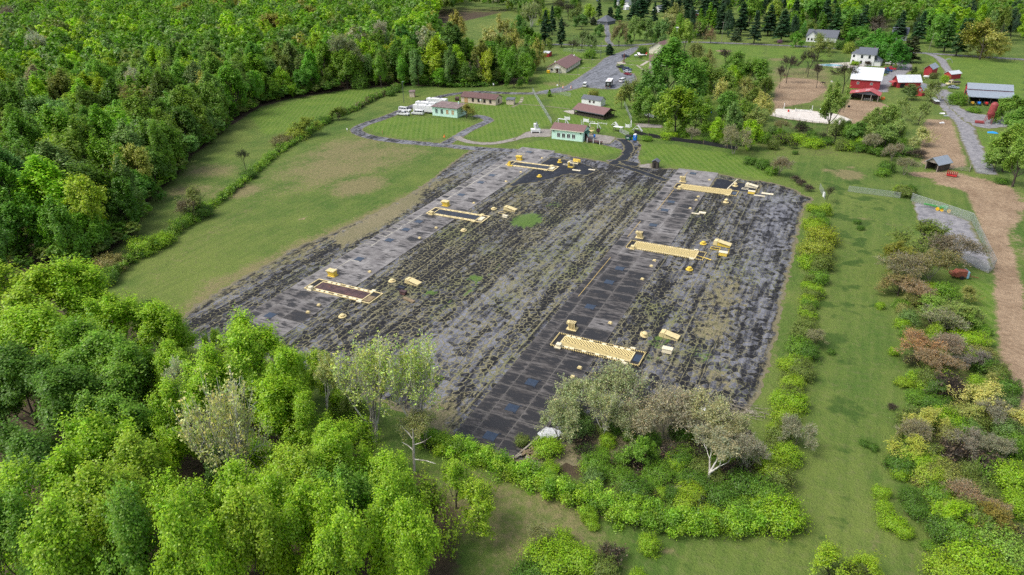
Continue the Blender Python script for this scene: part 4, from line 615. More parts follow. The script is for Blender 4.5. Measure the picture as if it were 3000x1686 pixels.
for k in range(2):
    for j in range(2): MB().hexa([(1.6 + 4.4 * k, 1.2 + 2.8 * j, 0), (3.0 + 4.4 * k, 1.2 + 2.8 * j, 0), (3.0 + 4.4 * k, 1.9 + 2.8 * j, 0), (1.6 + 4.4 * k, 1.9 + 2.8 * j, 0)] + [(1.6 + 4.4 * k, 1.2 + 2.8 * j, .0), (3.0 + 4.4 * k, 1.2 + 2.8 * j, .0), (3.0 + 4.4 * k, 1.9 + 2.8 * j, .0), (1.6 + 4.4 * k, 1.9 + 2.8 * j, .0)]) if False else None
sl_ = 1.7 / (L * .68)
for k in range(2):
    for j in range(2):
        x0, x1, y0 = 1.6 + 4.2 * k, 3.1 + 4.2 * k, 1.0 + 2.6 * j; zf = lambda x: 3.0 + sl_ * x + .17
        MB().hexa([(x0, y0, zf(x0)), (x1, y0, zf(x1)), (x1, y0 + .6, zf(x1)), (x0, y0 + .6, zf(x0)), (x0, y0, zf(x0) + .03), (x1, y0, zf(x1) + .03), (x1, y0 + .6, zf(x1) + .03), (x0, y0 + .6, zf(x0) + .03)]).build('skylight', m_tin, T0)
T0, L = bld('small_barn', 'small red barn with bright tin roof and red side awning', z5(765, 600), z5(1030, 600), 7, 3.0, 2.6, m_red, m_tin, 'x', .5, (), [('f', 1.0, 2.2, 2.2, m_dark)], cat='barn')
MB().hexa([(-2.8, 1, 2.2), (-.5, 1, 2.9), (-.5, 5, 2.9), (-2.8, 5, 2.2), (-2.8, 1, 2.32), (-.5, 1, 3.02), (-.5, 5, 3.02), (-2.8, 5, 2.32)]).build('awning', m_redr, T0)
bld('red_shed', 'red shed with grey gable roof behind the round evergreen', z5(1065, 455), z5(1160, 465), 10, 4.0, 1.6, m_red, m_gtin, 'y', .5, ridge=.5, cat='shed')
bld('red_shed', 'tiny red shed with grey roof in front of the small barn', z5(975, 690), z5(1050, 700), 4.5, 3.0, 1.6, m_red, m_gtin, 'y', .4, [('f', 1.2, 2.4, .7, .7)], cat='shed')
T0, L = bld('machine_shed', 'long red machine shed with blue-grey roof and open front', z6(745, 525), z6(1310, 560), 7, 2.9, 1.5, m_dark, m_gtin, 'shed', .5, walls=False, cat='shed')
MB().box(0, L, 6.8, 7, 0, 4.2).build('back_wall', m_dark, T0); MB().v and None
MB().hexa([(0, 0, 0), (.15, 0, 0), (.15, 7, 0), (0, 7, 0), (0, 0, 2.9), (.15, 0, 2.9), (.15, 7, 4.3), (0, 7, 4.3)]).build('end_wall', m_red, T0)
for k in range(5): MB().box(.0 + k * (L - .2) / 4, .2 + k * (L - .2) / 4, 0, .2, 0, 2.9).build('post', m_white if k == 0 else m_tim, T0)
MB().prism([(0, 0), (7, 0), (7, 5.2), (3.5, 6.9), (0, 4.8)], 0, L).build('rear_wall', m_red, T0).matrix_local = Matrix.Translation((0, 7.02, 0)) @ Matrix(((0, 1, 0, 0), (1, 0, 0, 0), (0, 0, 1, 0), (0, 0, 0, 1)))
MB().hexa([(-.4, 6.7, 4.95), (L + .4, 6.7, 4.95), (L + .4, 10.5, 7.0), (-.4, 10.5, 7.0), (-.4, 6.7, 5.1), (L + .4, 6.7, 5.1), (L + .4, 10.5, 7.15), (-.4, 10.5, 7.15)]).hexa([(-.4, 10.5, 7.0), (L + .4, 10.5, 7.0), (L + .4, 14.4, 5.0), (-.4, 14.4, 5.0), (-.4, 10.5, 7.15), (L + .4, 10.5, 7.15), (L + .4, 14.4, 5.15), (-.4, 14.4, 5.15)]).build('upper_roof', m_gtin, T0); MB().box(-.12, .0, 8, 11.5, 0, 3.6).build('door', m_dark, T0)
bld('coop', 'little red coop with white roof edge beside the yellow truck', z6(530, 230), z6(655, 215), 4, 2.6, 1.2, m_red, m_tin, 'x', .3, cat='shed')
T0, L = bld('run_in_shelter', 'open timber run-in shelter with blue-grey gable roof on bare earth', (2250 + 1575 / 3.4307, 422 + 250 / 3.4307), (2250 + 1695 / 3.4307, 422 + 285 / 3.4307), 6, 2.6, 1.6, m_dark, m_gtin, 'y', .5, walls=False, cat='shelter')
MB().box(0, .15, 0, 6, 0, 2.6).box(.16, L - .16, 5.8, 5.95, 0, 2.6).box(L - .15, L, 0, 6, 0, 2.6).build('wall', m_tim, T0); MB().prism([(0, 2.6), (L, 2.6), (L / 2, 4.1)], 0, .1).build('truss', m_pole, T0)
for xx in (0, L - .25): MB().box(xx, xx + .25, -.02, .25, 0, 2.6).build('post', m_pole, T0)
for nm, lb, a, b_, W, h, rh, wl, rf, ax in (('house', 'pale grey house with dark gabled roof behind the willow', (2361, 121), (2448, 126), 12, 3.4, 4.0, m_white, m_gsh, 'x'), ('house', 'white house with blue-grey roof at the top edge', (1806, 17), (1840, 18), 12, 4.5, 5, m_white, m_slate, 'x'), ('garage', 'small pale garage with grey gable roof at the top', (1847, 28), (1868, 29), 8, 3, 3, m_cream2, m_gsh, 'y'), ('garden_shed', 'tiny white shed near the pale garage', (1825, 29), (1834, 30), 4, 3, 1.5, m_white, m_white, 'y'), ('garage', 'white garage behind the dark pine at the top', (1912, 35), (1934, 37), 9, 3, 3, m_white, m_gsh, 'y'), ('house', 'grey hip-roofed house among trees beyond the driveway', (1748, 72), (1780, 74), 14, 2.6, 4.5, m_gsh, m_gsh, 'hip'), ('field_barn', 'small red field barn with white end near the pine belt', (2024, 53), (2054, 52), 8, 3.6, 2.2, m_red, m_white, 'x'), ('house', 'grey-roofed house half hidden behind the spreading maple', (2610, 118), (2655, 120), 12, 4.5, 3.5, m_white, m_slate, 'x'), ('house', 'dark low house half hidden among trees by the road', (2035, 103), (2062, 104), 10, 3, 2.5, m_gsh, m_brn, 'x'), ('house', 'red brick house beyond the road behind the dark shrub', (2452, 122), (2475, 123), 9, 3, 2, m_brn2, m_brn2, 'x'), ('house', 'white speck of a house at the very top left of centre', (1470, 5), (1500, 6), 10, 5, 3, m_white, m_gsh, 'x')):
    T0, L = bld(nm, lb, a, b_, W, h, rh, wl, rf, ax, .5, [('f', 1.5 + 3 * k, 1.0, 1.1, 1.4) for k in range(3 if h > 3 else 1)], cat=nm.replace('_', ' '))
    if 'pale grey house' in lb:
        MB().prism([(.5, 0), (8, 0), (8, 3.4), (4.2, 6.8), (.5, 3.4)], -2.5, 0.0).build('gable_wing', m_white, T0); MB().hexa([(0, -3, 3.1), (4.2, -3, 6.9), (4.2, 3, 6.9), (0, 3, 3.1), (0, -3, 3.3), (4.2, -3, 7.1), (4.2, 3, 7.1), (0, 3, 3.3)]).hexa([(4.2, -3, 6.9), (8.5, -3, 3.1), (8.5, 3, 3.1), (4.2, 3, 6.9), (4.2, -3, 7.1), (8.5, -3, 3.3), (8.5, 3, 3.3), (4.2, 3, 7.1)]).build('wing_roof', m_gsh, T0)
        for k in range(3): MB().box(1.4 + 2.2 * k, 2.5 + 2.2 * k, -2.56, -2.5, .9, 2.5).build('window', m_glass, T0)
# ------------------------------------------------------------------ vehicles
m_tyre = paint('rubber', (.018, .018, .019), .85); m_rim = paint('wheel metal', (.45, .46, .47), .35, .6); m_lamp = paint('headlamp lens', (.75, .75, .72), .15); m_tail = paint('tail lamp', (.5, .02, .02), .25)
_wh = (MB().tube([(0, -.12, 0), (0, .12, 0)], .37, 14).mesh('tyre', m_tyre), MB().tube([(0, -.13, 0), (0, .13, 0)], .22, 10).mesh('rim', m_rim))
CARP = {}
def carpaint(c, nm): return paint(nm + ' car paint', c, .25, .1, .03, 1)
def car(kind, px, py, ang, col, cname_, label, group=None, cat=None):
    x, y = G(px, py); nm = {'van': 'passenger_van', 'pickup': 'pickup_truck', 'suv': 'suv', 'sedan': 'sedan_car', 'jeep': 'offroad_car', 'truck': 'flatbed_truck', 'cart': 'utility_cart'}[kind]; tr = thing(nm, label, cat or {'van': 'van', 'pickup': 'pickup truck', 'truck': 'truck', 'cart': 'cart'}.get(kind, 'car'), (x, y, .05), ang, group); pm = carpaint(col, cname_)
    L, W, hb, ht = {'van': (5.7, 2.05, 1.15, 2.15), 'pickup': (5.9, 2.0, 1.08, 1.9), 'suv': (4.9, 1.95, 1.05, 1.8), 'sedan': (4.7, 1.85, .92, 1.45), 'jeep': (4.2, 1.85, 1.05, 1.85), 'truck': (6.8, 2.2, 1.15, 2.2), 'cart': (2.8, 1.5, .8, 1.7)}[kind]; w2 = W / 2; l2 = L / 2
    MB().prism([(-l2, .4), (-l2 + .1, .3), (l2 - .1, .3), (l2, .45), (l2 - .02, hb * .8), (l2 - .25, hb), (-l2 + .06, hb), (-l2, hb * .85)] if kind != 'van' else [(-l2, .4), (l2 - .1, .32), (l2, .5), (l2 - .05, .95), (l2 - .35, 1.08), (l2 - 1.15, 1.22), (-l2 + .02, 1.22)], -w2, w2).build('body', pm, tr, bevel=.06)
    c0, c1, s0, s1 = {'van': (-l2 + .03, l2 - 1.1, .06, .75), 'pickup': (-.75, 1.35, .2, .75), 'suv': (-l2 + .05, 1.05, .35, .75), 'sedan': (-1.75, 1.0, .65, .8), 'jeep': (-l2 + .1, .7, .15, .45), 'truck': (.7, 2.3, .12, .6), 'cart': (-.7, .5, .1, .2)}[kind]
    z0 = 1.2 if kind == 'van' else hb - .02; t_ = .14
    MB().hexa([(c0, -w2 + .04, z0), (c1, -w2 + .04, z0), (c1, w2 - .04, z0), (c0, w2 - .04, z0), (c0 + s0, -w2 + .04 + t_, ht), (c1 - s1, -w2 + .04 + t_, ht), (c1 - s1, w2 - .04 - t_, ht), (c0 + s0, w2 - .04 - t_, ht)]).build('cabin', pm, tr, bevel=.05)
    def lerp(a, b_, k): return a + (b_ - a) * k
    for sgn in (-1, 1):
        n = {'van': 3, 'sedan': 2, 'suv': 3, 'pickup': 2, 'jeep': 2, 'truck': 1, 'cart': 1}[kind]; a0, a1 = lerp(c0, c0 + s0, .5) + .12, lerp(c1, c1 - s1, .5) - .15
        for k in range(n):
            xa, xb = lerp(a0, a1, (k + .05) / n), lerp(a0, a1, (k + .93) / n); zl, zh = lerp(z0, ht, .22), lerp(z0, ht, .82); yl, yh = w2 - .04 - t_ * .22, w2 - .04 - t_ * .82
            MB().hexa([(xa, sgn * (yl - .02), zl), (xb, sgn * (yl - .02), zl), (xb, sgn * (yl + .015), zl), (xa, sgn * (yl + .015), zl), (xa, sgn * (yh - .02), zh), (xb, sgn * (yh - .02), zh), (xb, sgn * (yh + .015), zh), (xa, sgn * (yh + .015), zh)]).build('window', m_glass, tr)
    for nm_, xa, xb, q in (('windscreen', c1, c1 - s1, 1), ('rear_window', c0, c0 + s0, -1)):
        zl, zh = lerp(z0, ht, .12), lerp(z0, ht, .85); xl, xh = lerp(xa, xb, .12) + .02 * q, lerp(xa, xb, .85) + .02 * q; yy = w2 - .22
        MB().hexa([(xl - .03, -yy, zl), (xl + .03, -yy, zl), (xl + .03, yy, zl), (xl - .03, yy, zl), (xh - .03, -yy + .08, zh), (xh + .03, -yy + .08, zh), (xh + .03, yy - .08, zh), (xh - .03, yy - .08, zh)]).build(nm_, m_glass, tr)
    for xx in (-l2 + .95, l2 - .95):
        for sgn in (-1, 1): o = link('wheel', _wh[0], tr, (xx, sgn * (w2 - .10), .36)); link('rim', _wh[1], o)
    for sgn in (-1, 1): MB().box(l2 - .06, l2 + .012, sgn * (w2 - .3) - .17, sgn * (w2 - .3) + .17, hb * .62, hb * .82).build('headlight', m_lamp, tr); MB().box(-l2 - .012, -l2 + .05, sgn * (w2 - .16) - .1, sgn * (w2 - .16) + .1, hb * .6, hb * .85).build('tail_light', m_tail, tr)
    MB().box(-l2 - .06, -l2 + .06, -w2 + .1, w2 - .1, .38, .56).build('bumper', m_steel, tr); MB().box(l2 - .06, l2 + .06, -w2 + .1, w2 - .1, .36, .54).build('bumper', m_steel, tr)
    if kind == 'pickup': MB().box(-l2 + .15, -.8, -w2 + .14, w2 - .14, hb - .02, hb + .012).build('bed', m_black, tr)
    if kind == 'truck': MB().box(-l2, .6, -1.15, 1.15, 1.1, 1.3).box(-l2 + .1, .4, -1.0, 1.0, 1.3, 1.75).build('load', m_tim, tr)
    return tr
def ang_px(a, b_): p, q = G(*a), G(*b_); return math.atan2(q[1] - p[1], q[0] - p[0])
WH = (.80, .80, .80)
car('van', *z1(200, 335), ang_px(z1(130, 330), z1(275, 345)), WH, 'white', 'white passenger van, the rear one of the two beside the trailers'); car('pickup', *z1(180, 378), ang_px(z1(95, 375), z1(260, 390)), WH, 'white', 'white pickup truck parked on grass in front of the white van'); car('van', *z1(360, 372), ang_px(z1(440, 378), z1(285, 368)), WH, 'white', 'white passenger van parked on grass beside the trailer')
for i, (x, y, s_, lb) in enumerate(((425, 340, 1.0, 'white box trailer standing in front, against the mint building'), (455, 300, .95, 'white box trailer in the middle of the three behind the vans'), (590, 255, .95, 'white box trailer farthest back behind the mint building'))):
    px, py = z1(x, y + 15); gx_, gy_ = G(px, py); tr = thing('box_trailer', lb, 'trailer', (gx_, gy_ + 1.2, .05), ang_px(z1(305, 345), z1(540, 365)), 'white box trailers beside the mint building'); MB().box(-5.0, 5.0, -1.3, 1.3, .75, 3.5).build('box', m_white, tr, bevel=.05)
    for k in range(5): MB().box(-4.4 + k * 2.0, -4.33 + k * 2.0, -1.33, -1.3, .9, 3.35).build('seam_rib', m_steel, tr)
    MB().box(1.5, 2.6, -1.34, -1.3, .85, 2.9).build('door', m_white, tr); MB().box(-3.6, -2.8, -.4, .4, 3.5, 3.72).build('roof_hatch', m_steel, tr); MB().box(1.2, 2.0, -.4, .4, 3.5, 3.72).build('roof_hatch', m_steel, tr)
    for xx in (-3.2, -2.3, 2.6):
        for sg in (-1, 1): o = link('wheel', _wh[0], tr, (xx, sg * 1.15, .36)); link('rim', _wh[1], o)
car('van', *z3(660, 745), ang_px(z3(660, 745), z3(700, 690)), WH, 'white', 'white minivan alone at the near end of the car park')
px, py = z3(945, 770); gx_, gy_ = G(px, py); tr = thing('exhibit_trailer', 'black trailer with white roof and round emblem at the end of the car park', 'trailer', (gx_, gy_, .05), ang_px(z3(935, 770), z3(985, 700))); m_blk = paint('black trailer panel', (.022, .025, .03), .35)
MB().box(0, 9.5, -1.35, 1.35, .6, 3.3).build('box', m_blk, tr, bevel=.04); MB().box(-.05, 9.55, -1.4, 1.4, 3.3, 3.45).build('roof', m_white, tr); MB().box(3, 4.2, -.4, .4, 3.45, 3.6).build('roof_hatch', m_redp, tr); MB().box(-.25, .02, -1.2, 1.2, .45, .7).build('bumper', m_steel, tr); MB().tube([(-.04, 0, 2.1), (.01, 0, 2.1)], .55, 18).build('emblem', m_white, tr)
MB().tube([(-.06, 0, 2.1), (-.03, 0, 2.1)], .36, 16).build('emblem_ring', m_blk, tr); MB().box(2, 6, -1.38, -1.36, 1.2, 1.9).build('side_panel', m_white, tr)
for xx in (2.2, 3.3):
    for sg in (-1, 1): o = link('wheel', _wh[0], tr, (xx, sg * 1.2, .36)); link('rim', _wh[1], o)
for sg in (-1, 1): MB().box(-.03, .02, sg * 1.0 - .12, sg * 1.0 + .12, .8, 1.0).build('tail_light', m_tail, tr)
a_ = ang_px(z3(1075, 520), z3(1150, 530))
car('pickup', *z3(1115, 515), a_, (.03, .04, .045), 'black', 'black pickup truck, farthest in the row at the car park edge'); car('pickup', *z3(1185, 545), a_, (.04, .06, .14), 'navy', 'dark blue pickup with pale hood in the car park row'); car('sedan', *z3(1190, 570), a_, (.42, .47, .50), 'silver', 'silver-green sedan in the car park row'); car('sedan', *z3(1197, 602), a_, (.22, .015, .03), 'maroon', 'maroon sedan, nearest in the car park row'); car('suv', *z3(1165, 378), ang_px(z3(1135, 375), z3(1190, 372)), (.05, .08, .13), 'steel blue', 'blue-grey car parked beside the brown totem post')
car('van', *z3(1135, 690), ang_px(z3(1080, 720), z3(1170, 690)), WH, 'white', 'white vehicle half hidden by trees at the car park edge')
car('suv', *z5(672, 325), ang_px(z5(735, 325), z5(610, 320)), (.75, .74, .72), 'pearl', 'white estate car beside the farmhouse'); car('pickup', *z5(680, 385), ang_px(z5(640, 385), z5(710, 392)), (.45, .02, .04), 'red', 'red pickup behind the blue one in the farmyard'); car('pickup', *z5(640, 405), ang_px(z5(590, 400), z5(695, 412)), (.03, .07, .22), 'royal blue', 'blue pickup truck in the farmyard'); car('jeep', *z5(618, 430), ang_px(z5(595, 425), z5(635, 432)), (.02, .06, .09), 'dark teal', 'dark off-road car nearest the big barn'); car('cart', *z5(918, 400), R(80), (.05, .05, .05), 'dark', 'dark utility cart beside the red shed')
car('truck', *z6(560, 300), ang_px(z6(640, 290), z6(470, 300)), (.62, .54, .25), 'cream yellow', 'cream yellow old truck beside the machine shed'); car('sedan', *z6(570, 345), ang_px(z6(520, 335), z6(620, 345)), (.25, .30, .36), 'grey blue', 'grey-blue car at the end of the machine shed')
car('sedan', 2250 + 880 / 3.4307 - 500, 30, .2, (.05, .09, .2), 'deep blue', 'blue car beside the small red field barn') if False else None
car('sedan', 1752, 5, .1, (.04, .08, .2), 'night blue', 'blue car on the road at the top edge')
# aeroplane
px, py = z4(565, 298); gx_, gy_ = G(px, py); tr = thing('light_aeroplane', 'small white high-wing aeroplane with red tail on the lawn', 'aeroplane', (gx_, gy_, .05), ang_px(z4(600, 290), z4(545, 290)))
MB().tube([(3.0, 0, 1.35), (2.2, 0, 1.4), (.8, 0, 1.5), (-1.0, 0, 1.55), (-4.6, 0, 1.75)], [.25, .55, .68, .62, .14], 12).build('fuselage', m_white, tr, smooth=True); MB().box(-.6, .95, -5.4, 5.4, 2.25, 2.42).build('wing', m_white, tr, bevel=.05); MB().hexa([(-4.7, -.06, 1.7), (-3.5, -.06, 1.7), (-3.5, .06, 1.7), (-4.7, .06, 1.7), (-5.2, -.04, 3.3), (-4.5, -.04, 3.3), (-4.5, .04, 3.3), (-5.2, .04, 3.3)]).build('tail_fin', m_redp, tr); MB().box(-4.8, -4.0, -1.6, 1.6, 1.75, 1.85).build('tailplane', m_white, tr)
MB().box(.3, 1.5, -.6, .6, 1.75, 2.2).build('cockpit_window', m_glass, tr); MB().box(1.2, 3.05, -.4, .4, .85, 1.15).build('blue_stripe', carpaint((.03, .07, .22), 'royal blue'), tr); MB().box(3.1, 3.16, -.07, .07, .4, 2.3).build('propeller', m_black, tr)
for sg in (-1, 1): MB().tube([(.2, sg * .55, 1.1), (.2, sg * 2.6, 2.25)], .04, 6).build('wing_strut', m_white, tr); MB().tube([(.1, sg * .4, 1.0), (.1, sg * 1.2, .35)], .05, 6).build('gear_leg', m_white, tr); MB().tube([(.1, sg * 1.15, .28), (.1, sg * 1.35, .28)], .28, 12).build('wheel', m_tyre, tr); MB().box(-.6, .95, sg * 5.4 - .15, sg * 5.4 + .15, 2.24, 2.43).build('wing_tip', m_redp, tr)
MB().tube([(2.4, 0, 1.0), (2.5, 0, .3)], .05, 6).build('gear_leg', m_white, tr); MB().tube([(2.5, -.08, .24), (2.5, .08, .24)], .24, 12).build('wheel', m_tyre, tr)
# ------------------------------------------------------------------ people
m_skin = paint('skin', (.45, .28, .2), .6); m_hair = paint('dark hair', (.03, .022, .018), .6); m_shoe = paint('pale shoes', (.5, .5, .5), .6)
def person(px, py, hd, shirt, pants, label, lean=0.0, stride=.12, hat=None):
    x, y = G(px, py); tr = thing('person', label, 'person', (x, y, .07), hd, 'people standing by the open yellow hatch'); V = [(0, 0, .95), (0, 0, 1.15), (lean * .3, 0, 1.42), (lean * .5, 0, 1.53), (lean * .7 + .02, 0, 1.64), (lean * .7 + .03, 0, 1.74)]; E = [(0, 1), (1, 2), (2, 3), (3, 4), (4, 5)]; Rr = [.15, .14, .155, .055, .085, .075]
    for sg in (-1, 1):
        k = len(V); V += [(0, sg * .10, .88), (stride * sg + .03, sg * .11, .48), (stride * sg * 1.2, sg * .12, .08), (stride * sg * 1.2 + .15, sg * .13, .05)]; Rr += [.10, .07, .05, .045]; E += [(0, k), (k, k + 1), (k + 1, k + 2), (k + 2, k + 3)]
        k = len(V); V += [(lean * .3, sg * .2, 1.42), (.02, sg * .27, 1.15), (.16, sg * .23, .92), (.22, sg * .22, .86)]; Rr += [.06, .045, .035, .032]; E += [(2, k), (k, k + 1), (k + 1, k + 2), (k + 2, k + 3)]
        for q in range(4):
            j = len(V); V += [(.25 + .012 * q, sg * (.205 + .02 * q), .83), (.27 + .01 * q, sg * (.20 + .02 * q), .775 - .006 * (q % 3))]; Rr += [.009, .008]; E += [(k + 3, j), (j, j + 1)]
        j = len(V); V += [(.26, sg * .18, .86), (.29, sg * .17, .83)]; Rr += [.01, .009]; E += [(k + 3, j), (j, j + 1)]
    me = bpy.data.meshes.new('body'); me.from_pydata(V, E, []); o = bpy.data.objects.new('body', me); COL.objects.link(o); o.parent = tr
    m_, t, b = newmat('clothes of ' + label[:24]); co = objco(t); zc = node(t, 'ShaderNodeSeparateXYZ', None, Vector=co).outputs[2]; c = mix(t, sst(t, zc, .93, .95), pants, shirt); c = mix(t, sst(t, zc, 1.5, 1.52), c, (.45, .28, .2)); c = mix(t, sst(t, zc, .06, .09), (.3, .3, .3), c); t.links.new(c, b.inputs['Base Color']); me.materials.append(m_)
    sk = o.modifiers.new('skin', 'SKIN'); 
    for i, r in enumerate(Rr): me.skin_vertices[0].data[i].radius = (r, r)
    me.skin_vertices[0].data[0].use_root = True; s = o.modifiers.new('sub', 'SUBSURF'); s.levels = 1; s.render_levels = 1
    cx = lean * .7 + .02; MB().lathe([(.105, 1.66), (.112, 1.72), (.09, 1.80), (.03, 1.835)], 12, (cx - .02, 0)).build('hair' if not hat else 'cap', hat or m_hair, tr, smooth=True); MB().hexa([(cx + .08, -.018, 1.645), (cx + .13, -.012, 1.645), (cx + .13, .012, 1.645), (cx + .08, .018, 1.645), (cx + .08, -.01, 1.70), (cx + .09, -.006, 1.70), (cx + .09, .006, 1.70), (cx + .08, .01, 1.70)]).build('nose', m_skin, tr)
    for sg in (-1, 1): MB().box(cx + .092, cx + .104, sg * .035 - .012, sg * .035 + .012, 1.69, 1.705).build('eye', m_black, tr); MB().box(cx - .02, cx + .02, sg * .092 - .012, sg * .092 + .012, 1.64, 1.70).build('ear', m_skin, tr)
    MB().box(cx + .088, cx + .1, -.025, .025, 1.605, 1.615).build('mouth', m_tail, tr)
person(*zL1(1897, 525), R(160), (.03, .03, .04), (.05, .05, .06), 'person in dark clothes and reddish cap standing against the open hatch', .08, .1, m_redp); person(*zL1(1992, 495), R(200), (.06, .07, .09), (.03, .03, .035), 'person in grey farthest back behind the group', 0, .06); person(*zL1(2042, 525), R(170), (.015, .018, .03), (.10, .13, .20), 'person in black jacket and blue trousers, second from right', .03, .14); person(*zL1(2182, 560), R(185), (.012, .014, .02), (.02, .022, .03), 'person in dark clothes standing alone at the right', .02, .08)
# ------------------------------------------------------------------ trees
def leafmat():
    m = bpy.data.materials.new('foliage'); m.use_nodes = True; t = m.node_tree; t.nodes.remove(t.nodes['Principled BSDF']); out = t.nodes['Material Output']
    oc = node(t, 'ShaderNodeObjectInfo').outputs['Color']; at = node(t, 'ShaderNodeAttribute', {'attribute_name': 'leaf'}).outputs['Color']
    c = mix(t, 1.0, oc, at, 'MULTIPLY')
    d = node(t, 'ShaderNodeBsdfDiffuse', None, Color=c).outputs[0]; tr = node(t, 'ShaderNodeBsdfTranslucent', None, Color=mix(t, 1.0, c, (1.0, 1.2, .55), 'MULTIPLY')).outputs[0]
    gl = node(t, 'ShaderNodeBsdfGlossy', None, Color=(1, 1, 1, 1), Roughness=.45).outputs[0]
    s = node(t, 'ShaderNodeMixShader', None, Fac=.42, i1=d, i2=tr).outputs[0]; s2 = node(t, 'ShaderNodeMixShader', None, Fac=.025, i1=s, i2=gl).outputs[0]
    t.links.new(s2, out.inputs[0]); return m
m_leaf = leafmat()
def barkmat(name, a, b_, sc=1.2):
    m, t, b = newmat(name); co = objco(t); n = noise(t, scaled(t, co, (1, 1, .35)), sc, 4, .65)
    t.links.new(mix(t, sst(t, n, .4, .62), a, b_), b.inputs['Base Color']); b.inputs['Roughness'].default_value = .9; return m
m_bark = barkmat('brown bark', (.045, .035, .026), (.11, .09, .07)); m_syc = barkmat('pale sycamore bark', (.34, .31, .26), (.68, .66, .60), .7); m_grey = barkmat('grey twig bark', (.22, .19, .15), (.42, .38, .31)); m_dkbk = barkmat('dark bark', (.030, .024, .020), (.07, .055, .045))
def unit(a): return a / (np.linalg.norm(a, axis=-1, keepdims=True) + 1e-9)
def leaves(P, N, size, rng):
    """rhombic leaf sprays: P centres, N normals"""
    n = len(P); r = unit(rng.normal(size=(n, 3))); u = unit(np.cross(N, r)); v = np.cross(N, u); s = size * rng.uniform(.65, 1.35, (n, 1))
    q = np.stack([P + u * s, P + v * s * .62, P - u * s, P - v * s * .62], 1); q[:, 0] += N * s * .25; q[:, 2] += N * s * -.2
    return q.reshape(-1, 3), np.arange(4 * n).reshape(n, 4)
def segs(p0, p1, r0, r1, n=4):
    """many tapered twigs at once"""
    d = unit(p1 - p0); a = unit(np.cross(d, np.where(np.abs(d[:, 2:]) < .9, [[0, 0, 1.0]], [[1.0, 0, 0]]))); b_ = np.cross(d, a); g = 2 * np.pi * np.arange(n) / n
    ring = a[:, None] * np.cos(g)[None, :, None] + b_[:, None] * np.sin(g)[None, :, None]
    V = np.concatenate([p0[:, None] + ring * r0[:, None, None], p1[:, None] + ring * r1[:, None, None]], 1); k = len(p0); base = np.arange(k)[:, None] * 2 * n; j = np.arange(n); j2 = (j + 1) % n
    F = np.stack([base + j, base + j2, base + n + j2, base + n + j], -1)
    return V.reshape(-1, 3), F.reshape(-1, 4)
def branch(rng, p, d, L, r, depth, out, spread=.6, up=.12, k=(2, 4), bend=.25, lr=.72, rr=.62):
    """recursive limbs, out gets (p0, p1, r0, r1, depth)"""
    n = 3 if depth > 1 else 2; q = p; dd = d
    for i in range(n):
        dd = unit(dd + rng.normal(0, bend, 3) / n + np.array([0, 0, up / n])); e = q + dd * L / n
        out.append((q, e, r * (1 - .35 * i / n), r * (1 - .35 * (i + 1) / n), depth)); q = e
        if depth > 0 and i >= (0 if depth < 3 else 1):
            for _ in range(rng.integers(k[0], k[1]) if i == n - 1 else rng.integers(0, 2) + (depth < 3)):
                nd = unit(dd + unit(rng.normal(size=3)) * spread); branch(rng, q, nd, L * lr * rng.uniform(.75, 1.15), r * (1 - .35 * (i + 1) / n) * rr, depth - 1, out, spread, up, k, bend, lr, rr)
PROTO = {}
def proto(key, trunk, crown, Rr, H, bark=None):
    tm = np_mesh('trunk', trunk[0], trunk[1], bark or m_bark, None, True) if trunk is not None else None
    cm = np_mesh('crown', crown[0], crown[1], m_leaf, {'leaf': crown[2]}) if crown is not None else None
    PROTO[key] = (tm, cm, Rr, H, crown)
def shade(rng, n_cl, idx, n, cs=.13, ls=.16, hue=.045):
    c = np.exp(rng.normal(0, cs, (n_cl, 1)))[idx] * np.exp(rng.normal(0, ls, (n, 1))); h = (rng.normal(0, hue, (n_cl, 1)))[idx] + rng.normal(0, .06, (n, 1))
    return np.concatenate([c * (1 + h), c, c * (1 - .5 * h)], 1)
